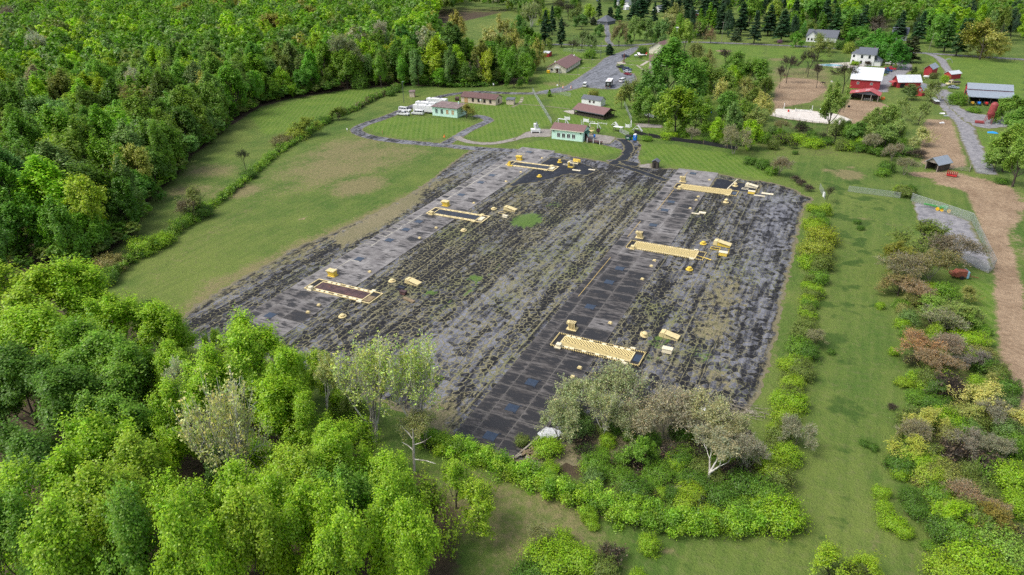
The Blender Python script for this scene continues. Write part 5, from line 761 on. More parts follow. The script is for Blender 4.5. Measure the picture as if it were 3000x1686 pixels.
def decid(key, seed, Rr=5.0, H=18.0, Rz=None, ncl=55, nl=9000, ls=.42, low=-.55, clr=(.20, .34), bark=None, top=.0, lsv=.13):
    rng = np.random.default_rng(seed); Rz = Rz or H * .36; cz = H - Rz
    u = unit(rng.normal(size=(ncl * 4, 3))); u = u[u[:, 2] > low][:ncl]; ncl = len(u)
    lobes = unit(rng.normal(size=(16, 3)) + np.array([0, 0, .35])); lamp = rng.uniform(.10, .34, 16); lobe = (np.clip(u @ lobes.T, 0, 1) ** 9 * lamp).max(1, keepdims=True)   # big boughs swell out of the dome
    rad = (.70 + lobe + rng.normal(0, .05, (ncl, 1))) * np.where(u[:, 2:] < -.2, .92, 1.0); k_ = rng.random(ncl) < .14; rad[k_] *= rng.uniform(.4, .8, (k_.sum(), 1))
    sh = np.array([[Rr, Rr, Rz]]); C = u * rad * sh
    if top: k = 1 - top * np.clip(C[:, 2:] / Rz, -1, 1); C[:, :2] *= k
    rc = Rr * rng.uniform(clr[0], clr[1], ncl)
    w_ = rc ** 2; idx = rng.choice(ncl, nl, p=w_ / w_.sum()); d = unit(rng.normal(size=(nl, 3)) + u[idx] * .6 + np.array([0, 0, .35])); rr = rng.uniform(.1, 1.15, (nl, 1)) ** .6
    P = C[idx] + d * rr * rc[idx][:, None] * np.array([[1, 1, .85]]) + rng.normal(0, .07 * Rr / 5, (nl, 3)); P[:, 2] = np.maximum(P[:, 2], -cz + .1)
    N = unit(d * .45 + u[idx] * .45 + np.array([0, 0, .6]) + rng.normal(0, .33, (nl, 3)))
    V, F = leaves(P + np.array([0, 0, cz]), N, ls, rng); col = np.repeat(shade(rng, ncl, idx, nl, ls=lsv), 4, 0)
    # trunk and limbs
    o = []; tz = max(1.0, cz - Rz * .55); lean = rng.normal(0, .03 * H, 2); top_ = np.array([lean[0], lean[1], cz + Rz * .35])
    p = np.array([0, 0, 0.0]); r = .017 * H * 1.1
    for i in range(5): q = top_ * (i + 1) / 5 + np.append(rng.normal(0, .12, 2), 0); o.append((p, q, r * (1 - .16 * i), r * (1 - .16 * (i + 1)))); p = q
    for c in C[rng.permutation(ncl)[: int(ncl * .55)]]:
        s = rng.uniform(.45, .95); a = top_ * s; e = c * .92 + np.array([0, 0, cz]); m_ = a * .45 + e * .55 + np.array([0, 0, -.06 * np.linalg.norm(e - a)])
        o.append((a, m_, r * .38, r * .22)); o.append((m_, e, r * .22, r * .07))
    a = [np.array([s[i] for s in o]) for i in range(4)]
    proto(key, segs(a[0], a[1], a[2], a[3], 6), (V, F, col), Rr, H, bark)
def conifer(key, seed, Rr=3.6, H=18.0, nl=9000, ls=.32, base=.10, pw=.9, drop=.25):
    rng = np.random.default_rng(seed); nb = 130; h = rng.uniform(base, .98, nb) ** .85; a = rng.uniform(0, 2 * np.pi, nb); L = Rr * np.clip(((1 - h) / (1 - base)), .03, 1) ** pw * rng.uniform(.65, 1.12, nb)
    idx = rng.choice(nb, nl, p=L / L.sum()); s = rng.uniform(.12, 1, nl) ** .75; ca, sa = np.cos(a)[idx], np.sin(a)[idx]; rr = s * L[idx]
    P = np.stack([ca * rr, sa * rr, h[idx] * H - drop * rr * s + .10 * rr], 1) + rng.normal(0, 1, (nl, 3)) * np.array([.30, .30, .16]) * (.5 + (1 - s[:, None]) * .8)
    N = unit(np.stack([ca * .35, sa * .35, np.full(nl, .8)], 1) + rng.normal(0, .45, (nl, 3)))
    V, F = leaves(P, N, ls, rng); col = np.repeat(shade(rng, nb, idx, nl, .2, .15, .06), 4, 0)
    z = np.linspace(0, H * .97, 6); p0 = np.stack([z[:-1] * 0, z[:-1] * 0, z[:-1]], 1); p1 = np.stack([z[1:] * 0, z[1:] * 0, z[1:]], 1); rr_ = .015 * H * (1 - z / H * .95)
    proto(key, segs(p0, p1, rr_[:-1], rr_[1:], 6), (V, F, col), Rr, H, m_dkbk)
def barest(key, seed, Rr, H, trunk=.3, depth=4, nl=900, ls=.22, bark=None, stems=1, spread=.62, up=.10, lr=.74, rmin=.022, r0=None, k=(2, 4)):
    rng = np.random.default_rng(seed); o = []
    for s in range(stems):
        a = rng.uniform(0, 6.28); d = unit(np.array([math.cos(a) * .28 * (stems > 1), math.sin(a) * .28 * (stems > 1), 1.0])); p = np.array([math.cos(a) * .3, math.sin(a) * .3, 0]) * (stems > 1); r = (r0 or .016 * H) / (1 + .25 * (stems - 1))
        e = p + d * H * trunk; o.append((p, e, r, r * .8, 9)); n0 = rng.integers(3, 5)
        for i in range(n0): branch(rng, e, unit(d * 1.1 + unit(np.append(rng.normal(size=2), .15)) * spread), H * (1 - trunk) * .34, r * .62, depth, o, spread, up, k, .28, lr)
    a = [np.array([s[i] for s in o]) for i in range(5)]
    # fit to the wanted size
    pts = np.concatenate([a[0], a[1]]); fz = H / pts[:, 2].max(); fr = Rr / np.quantile(np.hypot(pts[:, 0], pts[:, 1]), .985); S = np.array([fr, fr, fz]); a[0], a[1] = a[0] * S, a[1] * S
    rad0, rad1 = np.maximum(a[2], rmin), np.maximum(a[3], rmin)
    thick = (a[4] >= 2); T = segs(a[0], a[1], rad0, rad1, 4)
    tip = a[1][a[4] == 0]; idx = rng.integers(0, len(tip), nl); P = tip[idx] + rng.normal(0, .05 * Rr, (nl, 3)); V, F = leaves(P, unit(rng.normal(size=(nl, 3)) + np.array([0, 0, .8])), ls, rng)
    col = np.repeat(shade(rng, len(tip), idx, nl, .15, .15, .08), 4, 0); proto(key, T, (V, F, col), Rr, H, bark or m_grey)
def spray(key, seed, Rr, H, nl, ls, trunk=.22, depth=4, stems=1, spread=.75, up=.22, lr=.74, jit=.06, bark=None, r0=None, k=(2, 4), rmin=.02, low=0.0, flat=.85, ntip=None):
    """a leafy crown grown on its limbs: leaf sprays sit on the outer twigs"""
    rng = np.random.default_rng(seed); o = []
    for s in range(stems):
        a = rng.uniform(0, 6.28) if stems < 3 else 6.28 * s / stems + rng.normal(0, .3); d = unit(np.array([math.cos(a) * .5 * (stems > 1), math.sin(a) * .5 * (stems > 1), 1.0])); p = np.array([math.cos(a), math.sin(a), 0]) * (.08 * Rr if stems > 1 else 0); r = (r0 or .016 * H) / (1 + .3 * (stems - 1)); e = p
        for j in range(3): q = e + unit(d + rng.normal(0, .06, 3)) * H * trunk / 3; o.append((e, q, r * (1 - .07 * j), r * (1 - .07 * (j + 1)), 9)); e = q
        lead = e
        for j in range(4):   # leader with side limbs up its length
            for i in range(2 if j else 3): g = rng.uniform(0, 6.28); branch(rng, lead, unit(np.array([math.cos(g), math.sin(g), .45 + .25 * j]) * 1.0), H * (1 - trunk) * (.46 - .07 * j) * rng.uniform(.75, 1.2), r * (.5 - .07 * j), depth - 1 if j < 3 else depth - 2, o, spread, up, k, .3, lr)
            q = lead + unit(d + rng.normal(0, .18, 3)) * H * (1 - trunk) * .19; o.append((lead, q, r * (.72 - .16 * j), r * (.72 - .16 * (j + 1)), 8)); lead = q
        branch(rng, lead, d, H * (1 - trunk) * .2, r * .2, depth - 2, o, spread, up, k, .3, lr)
    a = [np.array([s[i] for s in o]) for i in range(5)]; pts = np.concatenate([a[0], a[1]]); c0 = np.median(a[1][a[4] == 0], 0) * np.array([1, 1, 0])
    fz = H / np.quantile(pts[:, 2], .998); fr = Rr / np.quantile(np.hypot(pts[:, 0], pts[:, 1]), .97); S = np.array([fr, fr, fz]); a[0], a[1] = a[0] * S, a[1] * S
    T = segs(a[0], a[1], np.maximum(a[2], rmin), np.maximum(a[3], rmin), 4)
    tp = np.concatenate([a[1][a[4] <= 1], (a[0][a[4] == 0] + a[1][a[4] == 0]) / 2]); tp = tp[tp[:, 2] > low * H]; m = len(tp)
    wgt = rng.uniform(.3, 1.7, m); idx = rng.choice(m, nl, p=wgt / wgt.sum()); sz = (jit * Rr * rng.uniform(.6, 1.4, m))[idx][:, None]; dd = rng.normal(size=(nl, 3)); P = tp[idx] + dd * sz * np.array([[1, 1, .7]]); P[:, 2] = np.maximum(P[:, 2], .08)
    ctr = np.array([0, 0, H * .55]); N = unit(unit(P - ctr) * .55 + unit(dd) * .35 + np.array([0, 0, .6]) + rng.normal(0, .3, (nl, 3)))
    V, F = leaves(P, N, ls, rng); col = np.repeat(shade(rng, m, idx, nl, .12, .15, .05), 4, 0); proto(key, T, (V, F, col), Rr, H, bark or m_bark)
# near, middle and far kinds
for i in range(5): spray(f'near{i}', 100 + i, 5.2, 17, 42000, .15, .20, 4, 1, .8, .22, jit=.072)
for i in range(5): spray(f'mid{i}', 200 + i, 5.2, 17, 15000, .25, .16, 4, 1, .8, .20, jit=.085)
for i in range(2): spray(f'tall{i}', 220 + i, 4.4, 24, 16000, .26, .22, 4, 1, .7, .30, jit=.09)
for i in range(3): spray(f'open{i}', 240 + i, 5.0, 15, 6500, .19, .16, 4, 1 + (i == 1), .8, .2, jit=.06)
for i in range(4): spray(f'bush{i}', 260 + i, 2.5, 3.4, 9000, .095, .04, 3, 7, .9, .12, jit=.085, r0=.06, rmin=.012)
for i in range(2): spray(f'oak{i}', 280 + i, 8.0, 17, 16000, .28, .2, 4, 1, .85, .08, jit=.06)
for i in range(3): conifer(f'pine{i}', 300 + i, 3.8, 19, pw=.75 + .1 * i)
conifer('cedar0', 310, 2.8, 7.5, 4200, .26, .04, .6, .05); conifer('spire0', 311, 1.7, 13, 3000, .32, .03, .55, .0)
barest('syc0', 400, 7.5, 27, .22, 4, 9000, .22, m_syc, 1, .62, .14, .76, .022); barest('syc1', 401, 6.0, 24, .30, 4, 7000, .19, m_syc, 1, .6, .16, .76, .022); barest('syc2', 402, 6.0, 20, .16, 3, 5200, .19, m_syc, 3, .78, .18, .80, .03, .45)
for i in range(3): barest(f'bare{i}', 420 + i, 4.6, 9.5, .14, 4, 6500, .12, m_grey, 2 + i % 2, .6, .14, .78, .016)
for i in range(2): barest(f'dark{i}', 430 + i, 5.5, 13, .30, 4, 250, .2, m_dkbk, 1, .7, .10, .76, .03)
barest('scrub0', 440, 2.6, 3.4, .05, 3, 500, .13, m_dkbk, 5, .8, .05, .8, .016)
TREES = []
def tree(kind, x, y, Rr, H, col, name, label, cat='tree', group=None, z=0.0, rz=None, sq=1.0):
    tm, cm, R0, H0, _c = PROTO[kind]; rz = rz if rz is not None else (x * 12.9898 + y * 78.233) % 6.28
    tr = thing(name, label, cat, (x, y, z), rz, group); s = Rr / R0
    for nm, me in (('trunk', tm), ('crown', cm)):
        if me is None: continue
        o = link(nm, me, tr); o.scale = (s, s * sq, H / H0)
        if nm == 'crown': o.color = (col[0], col[1], col[2], 1)
    TREES.append((x, y, Rr)); return tr
def TP(kind, px, py, rpx, H, col, name, label, cat='tree', group=None, frac=.64, base=False, minR=.8):
    """tree whose crown centre (or foot) shows at a photo pixel"""
    z = 0 if base else H * frac; x, y = G(px, py, z); Rr = max(minR, rpx * dist(x, y, z) / FPX); return tree(kind, x, y, Rr, H, col, name, label, cat, group)
# leaf colours
BR = (.330, .520, .020); MG = (.200, .375, .028); DG = (.125, .260, .022); YG = (.350, .500, .025); OL = (.215, .290, .050); TN = (.400, .400, .075); GY = (.36, .38, .20); BL = (.045, .105, .042); BW = (.200, .150, .095); PALE = (.60, .60, .24); SG = (.200, .330, .075)
# near wood, bottom left: crowns placed by where their tops show
CN = {'BR': 'bright green', 'MG': 'mid green', 'DG': 'deep green', 'YG': 'yellow-green', 'OL': 'olive', 'TN': 'tan-gold', 'SG': 'soft green', 'GY': 'grey-green', 'PALE': 'pale cream-green'}
CV = dict(BR=BR, MG=MG, DG=DG, YG=YG, OL=OL, TN=TN, SG=SG, GY=GY, PALE=PALE)
NEAR = [ # px, py of crown centre, radius in photo px, height, colour, where
 (70, 900, 130, 20, 'YG', 'at the left picture edge above the shaded hollow'), (205, 880, 110, 19, 'BR', 'at the top left of the near wood'), (330, 960, 95, 16, 'BR', 'just left of the concrete strip corner'), (455, 985, 80, 15, 'BR', 'next to the lower end of the left strip'), (120, 1010, 120, 19, 'BR', 'second row of the near wood at far left'), (270, 1070, 120, 18, 'MG', 'in the middle of the near wood'), (400, 1110, 110, 16, 'MG', 'behind the pale grey tree'), (60, 1130, 110, 18, 'DG', 'left edge beside the dark gap'), (180, 1220, 120, 17, 'DG', 'below the dark gap at left'), (330, 1260, 110, 15, 'MG', 'left of the cream sycamore'),
 (740, 1060, 105, 19, 'BR', 'tallest crown against the cracked asphalt'), (640, 1130, 90, 18, 'BR', 'just behind the cream sycamore'), (850, 1130, 80, 17, 'BR', 'left of the white-stemmed sycamores'), (800, 1230, 100, 15, 'BR', 'below the tallest bright crown'), (900, 1240, 70, 13, 'BR', 'right beside the white stems'), (555, 1220, 80, 16, 'BR', 'left beside the cream sycamore'), (520, 1090, 70, 15, 'BR', 'right of the pale grey tree'),
 (300, 1370, 120, 20, 'BR', 'bright domed crown left of centre in the near wood'), (420, 1400, 100, 18, 'YG', 'yellowest crown beside the cream sycamore'), (90, 1380, 120, 16, 'DG', 'shaded crown at the left edge'), (160, 1500, 120, 20, 'BR', 'low left crown near the picture edge'), (320, 1530, 120, 21, 'YG', 'low left crown with dark limbs'), (60, 1610, 110, 20, 'MG', 'bottom left corner of the picture'), (230, 1640, 120, 22, 'BR', 'bottom edge, second from the left corner'), (420, 1620, 110, 23, 'MG', 'bottom edge below the cream sycamore, left'), (570, 1560, 100, 20, 'BR', 'in front of the cream sycamore trunk'), (720, 1490, 100, 18, 'BR', 'right of the cream sycamore trunk'), (560, 1670, 110, 24, 'BR', 'bottom edge below the cream sycamore, right'), (720, 1640, 110, 22, 'YG', 'bottom edge left of centre'),
 (880, 1430, 100, 17, 'YG', 'in the middle of the lower wood'), (860, 1560, 100, 20, 'BR', 'lower wood near the bottom edge'), (1000, 1390, 90, 16, 'BR', 'beside the broken white snag'), (1010, 1520, 100, 19, 'MG', 'shaded crown right of centre in the lower wood'), (1130, 1440, 90, 15, 'BR', 'right point of the lower wood'), (1140, 1560, 100, 19, 'BR', 'lower right of the wood'), (1000, 1640, 100, 22, 'BR', 'bottom edge of the lower wood'), (1200, 1630, 90, 20, 'BR', 'bottom edge at the right tip of the wood'), (1260, 1500, 80, 11, 'YG', 'thin-leaved edge tree by the brown grass'), (1330, 1400, 60, 9, 'BR', 'slender edge tree below the vine hedge'), (1400, 1480, 70, 9, 'YG', 'yellowish edge tree leaning over brown grass'), (1060, 1310, 60, 11, 'BR', 'low crown at the left end of the vine hedge'), (960, 1330, 80, 13, 'BR', 'below the white sycamore stems'), (660, 1400, 60, 13, 'DG', 'dark crown right of the cream trunk')]
for i, (px, py, rp, H, cc, wh) in enumerate(NEAR):
    k = f'near{i % 5}' if rp > 75 or H > 12 else f'open{i % 3}'
    if px > 1180 and H < 15: k = f'open{i % 3}'
    TP(k, px, py, rp * 1.1, H, CV[cc], 'leafy_tree', f'{CN[cc]} leafy tree {wh}', frac=.62)
TP('syc2', 660, 1290, 125, 24, PALE, 'sycamore_tree', 'cream-leaved sycamore with white stems rising from the near wood', frac=.6)
TP('syc2', 1075, 1120, 115, 19, (.52, .60, .16), 'sycamore_tree', 'tall thin-leaved white sycamore over the cracked asphalt, left stem', frac=.6); TP('syc2', 1215, 1120, 105, 19, (.50, .60, .15), 'sycamore_tree', 'thin-leaved white sycamore forking low over the cracked asphalt, right stem', frac=.6)
TP('syc1', 945, 1150, 60, 15, (.50, .52, .2), 'sycamore_tree', 'smaller thin white sycamore left of the two big ones', frac=.6); TP('bare1', 1245, 1260, 70, 7, (.48, .5, .18), 'bare_tree', 'low half-bare tree leaning over the strip corner', frac=.5)
TP('syc1', 515, 1160, 45, 16, (.55, .56, .42), 'bare_tree', 'pale grey blossoming tree inside the near wood', frac=.62)
x, y = G(1215, 1385); tr = thing('broken_snag', 'broken white dead snag at the right edge of the near wood', 'dead tree', (x, y, 0))
MB().tube([(0, 0, 0), (.1, .05, 3), (.35, 0, 6), (.3, .2, 8)], [.2, .18, .14, .05], 7).build('trunk', m_syc, tr)
for k, (z0, dx, dz) in enumerate(((5.2, 3.2, 2.6), (4.2, -2.0, .8), (6.4, -1.6, 1.4), (2.6, 3.6, .4))): MB().tube([(.2, 0, z0), (.2 + dx * .5, .3, z0 + dz * .35), (.2 + dx, .1, z0 + dz)], [.09, .07, .03], 6).build('branch', m_syc, tr)

# ---- the big wood at left and top: near rows as trees, the far mass as one
rng = np.random.default_rng(77)
def in_frame(x, y, z, mx=120):
    d = np.array([x, y, z - CAMZ])
    if d @ CF < 5: return False
    a, b_ = pix(x, y, z); return -mx < a < 3000 + mx and -160 < b_ < 1686 + 250
cand = []; cell = 3.0; occ = {}
def free(x, y, s):
    i, j = int(x // 12), int(y // 12)
    for a in (-1, 0, 1):
        for b_ in (-1, 0, 1):
            for (u, v, q) in occ.get((i + a, j + b_), ()):
                if (u - x) ** 2 + (v - y) ** 2 < ((s + q) / 2) ** 2: return False
    return True
def put(x, y, s): occ.setdefault((int(x // 12), int(y // 12)), []).append((x, y, s))
for (x, y, r) in TREES: put(x, y, r * 1.5)
# line the edge of the wood first
edge_px = [(1496, 246), (1440, 248), (1385, 252), (1333, 254), (1290, 255), (1240, 256), (1195, 250), (1140, 240), (1090, 252), (985, 262), (930, 272), (890, 280), (846, 288), (800, 300), (761, 312), (715, 330), (680, 352), (655, 380), (630, 402), (606, 424), (585, 440), (568, 449), (545, 476), (528, 498), (513, 519), (490, 540), (470, 556), (449, 571), (436, 592), (420, 610), (405, 650), (393, 684), (360, 712), (321, 735), (280, 760), (240, 790)]
for i, (px, py) in enumerate(edge_px):
    x, y = G(px, py); x -= rng.uniform(1, 3.5); y += rng.uniform(-1, 2)
    if free(x, y, 4): cand.append((x, y, rng.uniform(4.0, 6.2), 1)); put(x, y, 4.6)
WD = [PG((1560, 238), (1333, 254), (1181, 250), (1027, 262), (930, 277), (761, 315), (660, 380), (606, 428), (513, 521), (449, 573), (393, 684), (321, 737), (200, 815), (160, 800), (0, 860)), ]
poly = np.concatenate([WD[0], np.array([(-118, 62), (-420, 120), (-1150, 560), (-1150, 880), (-480, 880), (-395, 700), (-330, 520), (-262, 440), (-240, 380)])])
tries = rng.uniform([-1150, 50], [-150, 880], (60000, 2)); sdv = inside_sd(tries, poly)
for (x, y), sd in zip(tries, sdv):
    if sd < 3: continue
    d = math.hypot(x, y); s = 8.2 if d < 420 else 9.5
    if not in_frame(x, y, 14): continue
    if free(x, y, s): cand.append((x, y, rng.uniform(4.9, 7.4), 0)); put(x, y, s * rng.uniform(.85, 1.1))
cand.sort(key=lambda c: math.hypot(c[0], c[1], CAMZ))
PAL = [('MG', .36), ('DG', .24), ('SG', .14), ('OL', .06), ('BR', .12), ('YG', .05), ('TN', .015), ('GY', .012)]
LMK = [(600, 330, 'near the bend of the wood above the grass strip'), (330, 720, 'beside the lower end of the left hedge'), (480, 560, 'beside the narrow left grass strip'), (300, 450, 'deep in the left wood'), (100, 600, 'at the left picture edge, low in the big wood'), (100, 330, 'at the left picture edge, halfway up the big wood'), (200, 200, 'high in the left wood'), (450, 130, 'far back in the left wood'), (760, 250, 'where the wood meets the upper grass strip'), (1000, 200, 'around the great grey sycamore'), (1300, 200, 'behind the loop road'), (1150, 130, 'behind the great grey sycamore'), (750, 120, 'among the yellow oaks at the back'), (1480, 180, 'near the brown-roofed barracks'), (500, 300, 'around the grey leafless tree in the wood'), (350, 300, 'left of the grey leafless tree'), (620, 200, 'right of the grey leafless tree')]
NT = 235; far = []
for i, (x, y, r, e) in enumerate(cand):
    k = rng.choice(len(PAL), p=np.array([p for _, p in PAL]) / sum(p for _, p in PAL)); cc = PAL[k][0]; H = rng.uniform(16, 25) if not e else rng.uniform(9, 20)
    if math.hypot(x, y) < 170: H = min(H, 17)
    px, py = pix(x, y, H * .7)
    if i < NT and -60 < px < 3060:
        l = min(LMK, key=lambda q: (q[0] - px) ** 2 + 2 * (q[1] - py) ** 2)[2]; sz = 'tall' if H > 21 else ('low' if H < 14 else 'middling')
        tree(f'mid{i % 5}' if H < 21 else f'tall{i % 2}', x, y, r * (1.0 if H < 21 else .9), H, tuple(c * rng.uniform(.85, 1.15) for c in CV[cc]), 'woodland_tree', f'{sz} {CN[cc]} tree {l}', 'tree', 'trees of the big wood')
    else: far.append((x, y, r, H, cc))
# accents standing out of the wood
for kind, px, py, rp, H, cc, nm, lb in (('syc1', 405, 255, 42, 24, (0.420, 0.420, 0.308), 'bare_tree', 'grey leafless tree rising in the middle of the left wood'), ('syc0', 405, 310, 62, 22, (0.336, 0.308, 0.084), 'sycamore_tree', 'thin yellowish sycamore with white limbs in the left wood'), ('bare0', 110, 132, 40, 25, (0.504, 0.532, 0.420), 'bare_tree', 'whitish blossoming tree high in the left wood'), ('bare1', 20, 45, 32, 24, (0.280, 0.224, 0.182), 'bare_tree', 'brownish leafless tree at the far left edge'),
    ('mid1', 540, 42, 40, 24, TN, 'woodland_tree', 'golden oak crown far back in the left wood'), ('mid2', 665, 20, 45, 25, TN, 'woodland_tree', 'golden oak at the top edge of the left wood'), ('mid3', 800, 80, 38, 24, (0.336, 0.308, 0.063), 'woodland_tree', 'largest yellow oak behind the upper grass strip'), ('mid4', 830, 122, 26, 20, (0.350, 0.336, 0.063), 'woodland_tree', 'small bright yellow oak just in front of the largest one'), ('mid0', 900, 55, 32, 24, (0.308, 0.308, 0.070), 'woodland_tree', 'yellow oak left of the great sycamore'), ('oak0', 1265, 120, 34, 24, (.46, .43, .13), 'woodland_tree', 'tan oak left of the tall green tree behind the loop road'), ('tall0', 1318, 125, 46, 28, (0.126, 0.238, 0.042), 'woodland_tree', 'tallest green tree behind the loop road'), ('mid1', 1335, 75, 30, 26, (.44, .40, .09), 'woodland_tree', 'orange-topped tree above the tallest green one'), ('oak1', 1460, 95, 55, 26, (.46, .44, .14), 'woodland_tree', 'broad tan oak left of the brown-roofed barracks'), ('tall1', 1185, 125, 36, 24, (0.084, 0.238, 0.035), 'woodland_tree', 'fresh green round tree right of the white-limbed tree'), ('bush1', 1052, 225, 26, 9, MG, 'leafy_tree', 'small green tree at the foot of the great sycamore'), ('mid2', 1112, 200, 25, 16, MG, 'leafy_tree', 'fresh green tree right of the great sycamore')):
    TP(kind, px, py, rp, H, cc, nm, lb)
TP('syc0', 1022, 158, 56, 27, (0.280, 0.308, 0.154), 'sycamore_tree', 'great grey-green sycamore with white limbs by the upper grass strip', frac=.6); TP('syc1', 1130, 112, 42, 27, (0.364, 0.350, 0.252), 'sycamore_tree', 'tall white-limbed leafless tree behind the great sycamore', frac=.62)
# far mass, merged (nobody could count it)
FARK = []
for i in range(4): decid(f'far{i}', 500 + i, 5.0, 17, ncl=70, nl=1150, ls=.60, Rz=6.4, low=-.7, clr=(.14, .3), lsv=.06); FARK.append(PROTO[f'far{i}'][4])
def merge(name, items, label, seed=5, zf=0.0):
    r2 = np.random.default_rng(seed); Vs, Fs, Cs, o = [], [], [], 0
    for (x, y, r, H, cc) in items:
        V, F, c = FARK[r2.integers(0, 4)]; a = r2.uniform(0, 6.28); ca, sa = math.cos(a), math.sin(a); s = r / 5
        Vs.append(np.stack([(V[:, 0] * ca - V[:, 1] * sa) * s + x, (V[:, 0] * sa + V[:, 1] * ca) * s + y, V[:, 2] * H / 17], 1)); Fs.append(F + o); o += len(V); Cs.append(c * np.array(cc if not isinstance(cc, str) else CV[cc]) * r2.uniform(.82, 1.18))
    ob = link(name, np_mesh(name, np.concatenate(Vs), np.concatenate(Fs), m_leaf, {'leaf': np.concatenate(Cs)})); ob.color = (1, 1, 1, 1); ob['kind'] = 'stuff'; ob['label'] = label; ob['category'] = 'woodland'
und = []
for i, (px, py) in enumerate(edge_px):
    for k in range(7):
        x, y = G(px, py); x += rng.normal(-3.5, 3.0); y += rng.normal(1.5, 4); r_ = rng.uniform(1.6, 3.2); und.append((x, y, r_, r_ * rng.uniform(1.3, 2.4), ['DG', 'MG', 'OL', 'DG', 'SG'][k % 5]))
for (x, y, r, e) in cand[:260]:
    for k in range(3): r_ = rng.uniform(1.8, 3.2); und.append((x + rng.normal(0, 4), y + rng.normal(0, 4), r_, r_ * rng.uniform(1.5, 2.6), ['DG', 'DG', 'OL'][k]))
und = [q for q in und if inside_sd(np.array([[q[0], q[1]]]), WOODS)[0] > -1.5]
merge('undergrowth', und, 'dark green undergrowth filling the floor of the wood', 15); merge('woodland', far, 'distant mass of mixed green treetops beyond the nearer trees')
print('cand', len(cand), 'far', len(far))
# ------------------------------------------------------------------ the rest of the planting
LM = [(1290, 320, 'the left mint building'), (1665, 390, 'the middle mint building'), (1410, 290, 'the long tan building'), (1740, 325, 'the dark timber pavilion'), (1640, 185, 'the brown-roofed barracks'), (1930, 150, 'the right brown-roofed building'), (1780, 210, 'the car park'), (2525, 155, 'the white farmhouse'), (2530, 245, 'the big white-roofed barn'), (2660, 240, 'the small white-roofed barn'), (2890, 270, 'the grey-roofed machine shed'), (2895, 330, 'the red feed bin'), (2340, 345, 'the sand arena'), (2725, 475, 'the small run-in shelter'), (2486, 512, 'the hay patch'), (2380, 600, 'the upper right pavement corner'), (2800, 690, 'the fenced gravel yard'), (2820, 805, 'the red hay machine'), (2960, 900, 'the dirt track'), (1260, 860, 'the pavement'), (1750, 1010, 'the bold chevron pit'), (1410, 1290, 'the lower strip corner'), (1550, 1320, 'the timber debris'), (2140, 1280, 'the white rubbish'), (2160, 1180, 'the brush pile'),
    (1870, 1530, 'the vine hedge'), (2330, 1180, 'the right-hand shrub row'), (2560, 1250, 'the right meadow'), (2000, 1640, 'the lower meadow'), (2700, 1590, 'the trodden cattle path'), (2380, 100, 'the grey far house'), (1800, 10, 'the top white house'), (2020, 45, 'the small red field barn'), (1750, 60, 'the grey hip-roofed house'), (1000, 300, 'the upper grass strip'), (700, 560, 'the narrow left grass strip'), (900, 560, 'the dry left field'), (1870, 470, 'the tiny dark hut'), (2720, 130, 'the leaning poles'), (2900, 210, 'the big right field'), (2640, 75, 'the upper right woods'), (2250, 60, 'the far pine belt')]
USED = {}
def ulabel(desc, px, py, tail=''):
    q = sorted(LM, key=lambda l: (l[0] - px) ** 2 + 2.2 * (l[1] - py) ** 2)
    for l in q[:5]:
        dx, dy = px - l[0], (py - l[1]) * 1.4
        rel = ('left of ' if dx < 0 else 'right of ') if abs(dx) > abs(dy) else ('beyond ' if dy < 0 else 'in front of ')
        far_ = 'just ' if math.hypot(dx, dy) < 70 else ''
        s = f'{desc} {far_}{rel}{l[2]}'
        if s not in USED: USED[s] = 1; return s
    for l in q[:3]:
        for l2 in q[1:6]:
            if l2 is l: continue
            s = f'{desc} between {l[2]} and {l2[2]}'
            if s not in USED and len(s.split()) <= 16: USED[s] = 1; return s
    return f'{desc} near {q[0][2]}'
KN = dict(mid='leafy tree', near='leafy tree', tall='tall leafy tree', open='thin-leaved tree', bush='bush', oak='spreading oak', pine='pine', cedar='dark cedar', spire='narrow cypress', syc='pale-limbed tree', bare='half-bare tree', dark='bare dark tree', scrub='tangled bare thicket')
ONM = dict(mid='leafy_tree', near='leafy_tree', tall='leafy_tree', open='open_tree', bush='bush', oak='oak_tree', pine='pine_tree', cedar='cedar_tree', spire='cypress_tree', syc='sycamore_tree', bare='bare_tree', dark='bare_tree', scrub='thicket')
def cname(c):
    for k, v in list(CV.items()) + [('BL', BL), ('BW', BW)]:
        if v is c: return dict(CN, BL='blue-green', BW='brownish')[k]
    r, g_, b_ = c; return 'brownish' if r > g_ * 1.05 else ('grey-green' if b_ > .6 * g_ else ('yellowish' if r > .8 * g_ else 'green'))
def many(rows):
    for kind, px, py, rp, H, c in rows:
        b_ = kind.rstrip('0123456789'); d = f'{cname(c)} {KN[b_]}' if b_ not in ('dark', 'cedar', 'scrub') else KN[b_]
        if b_ == 'bush': d = ('low ' if H < 2.2 else ('tall ' if H > 4 else 'rounded ')) + d
        fr = .5 if b_ in ('bush', 'scrub', 'cedar', 'pine', 'spire') else .62
        TP(kind, px, py, rp, H, c, ONM[b_], ulabel(d, px, py), 'bush' if b_ in ('bush', 'scrub') else 'tree', 'scattered ' + ('bushes' if b_ in ('bush', 'scrub') else 'trees'), frac=fr)
GB = (0.426, 0.383, 0.241); BRB = (0.383, 0.270, 0.142); YB_ = (0.596, 0.568, 0.170); LG = (0.284, 0.426, 0.071); DY = (0.213, 0.284, 0.043)
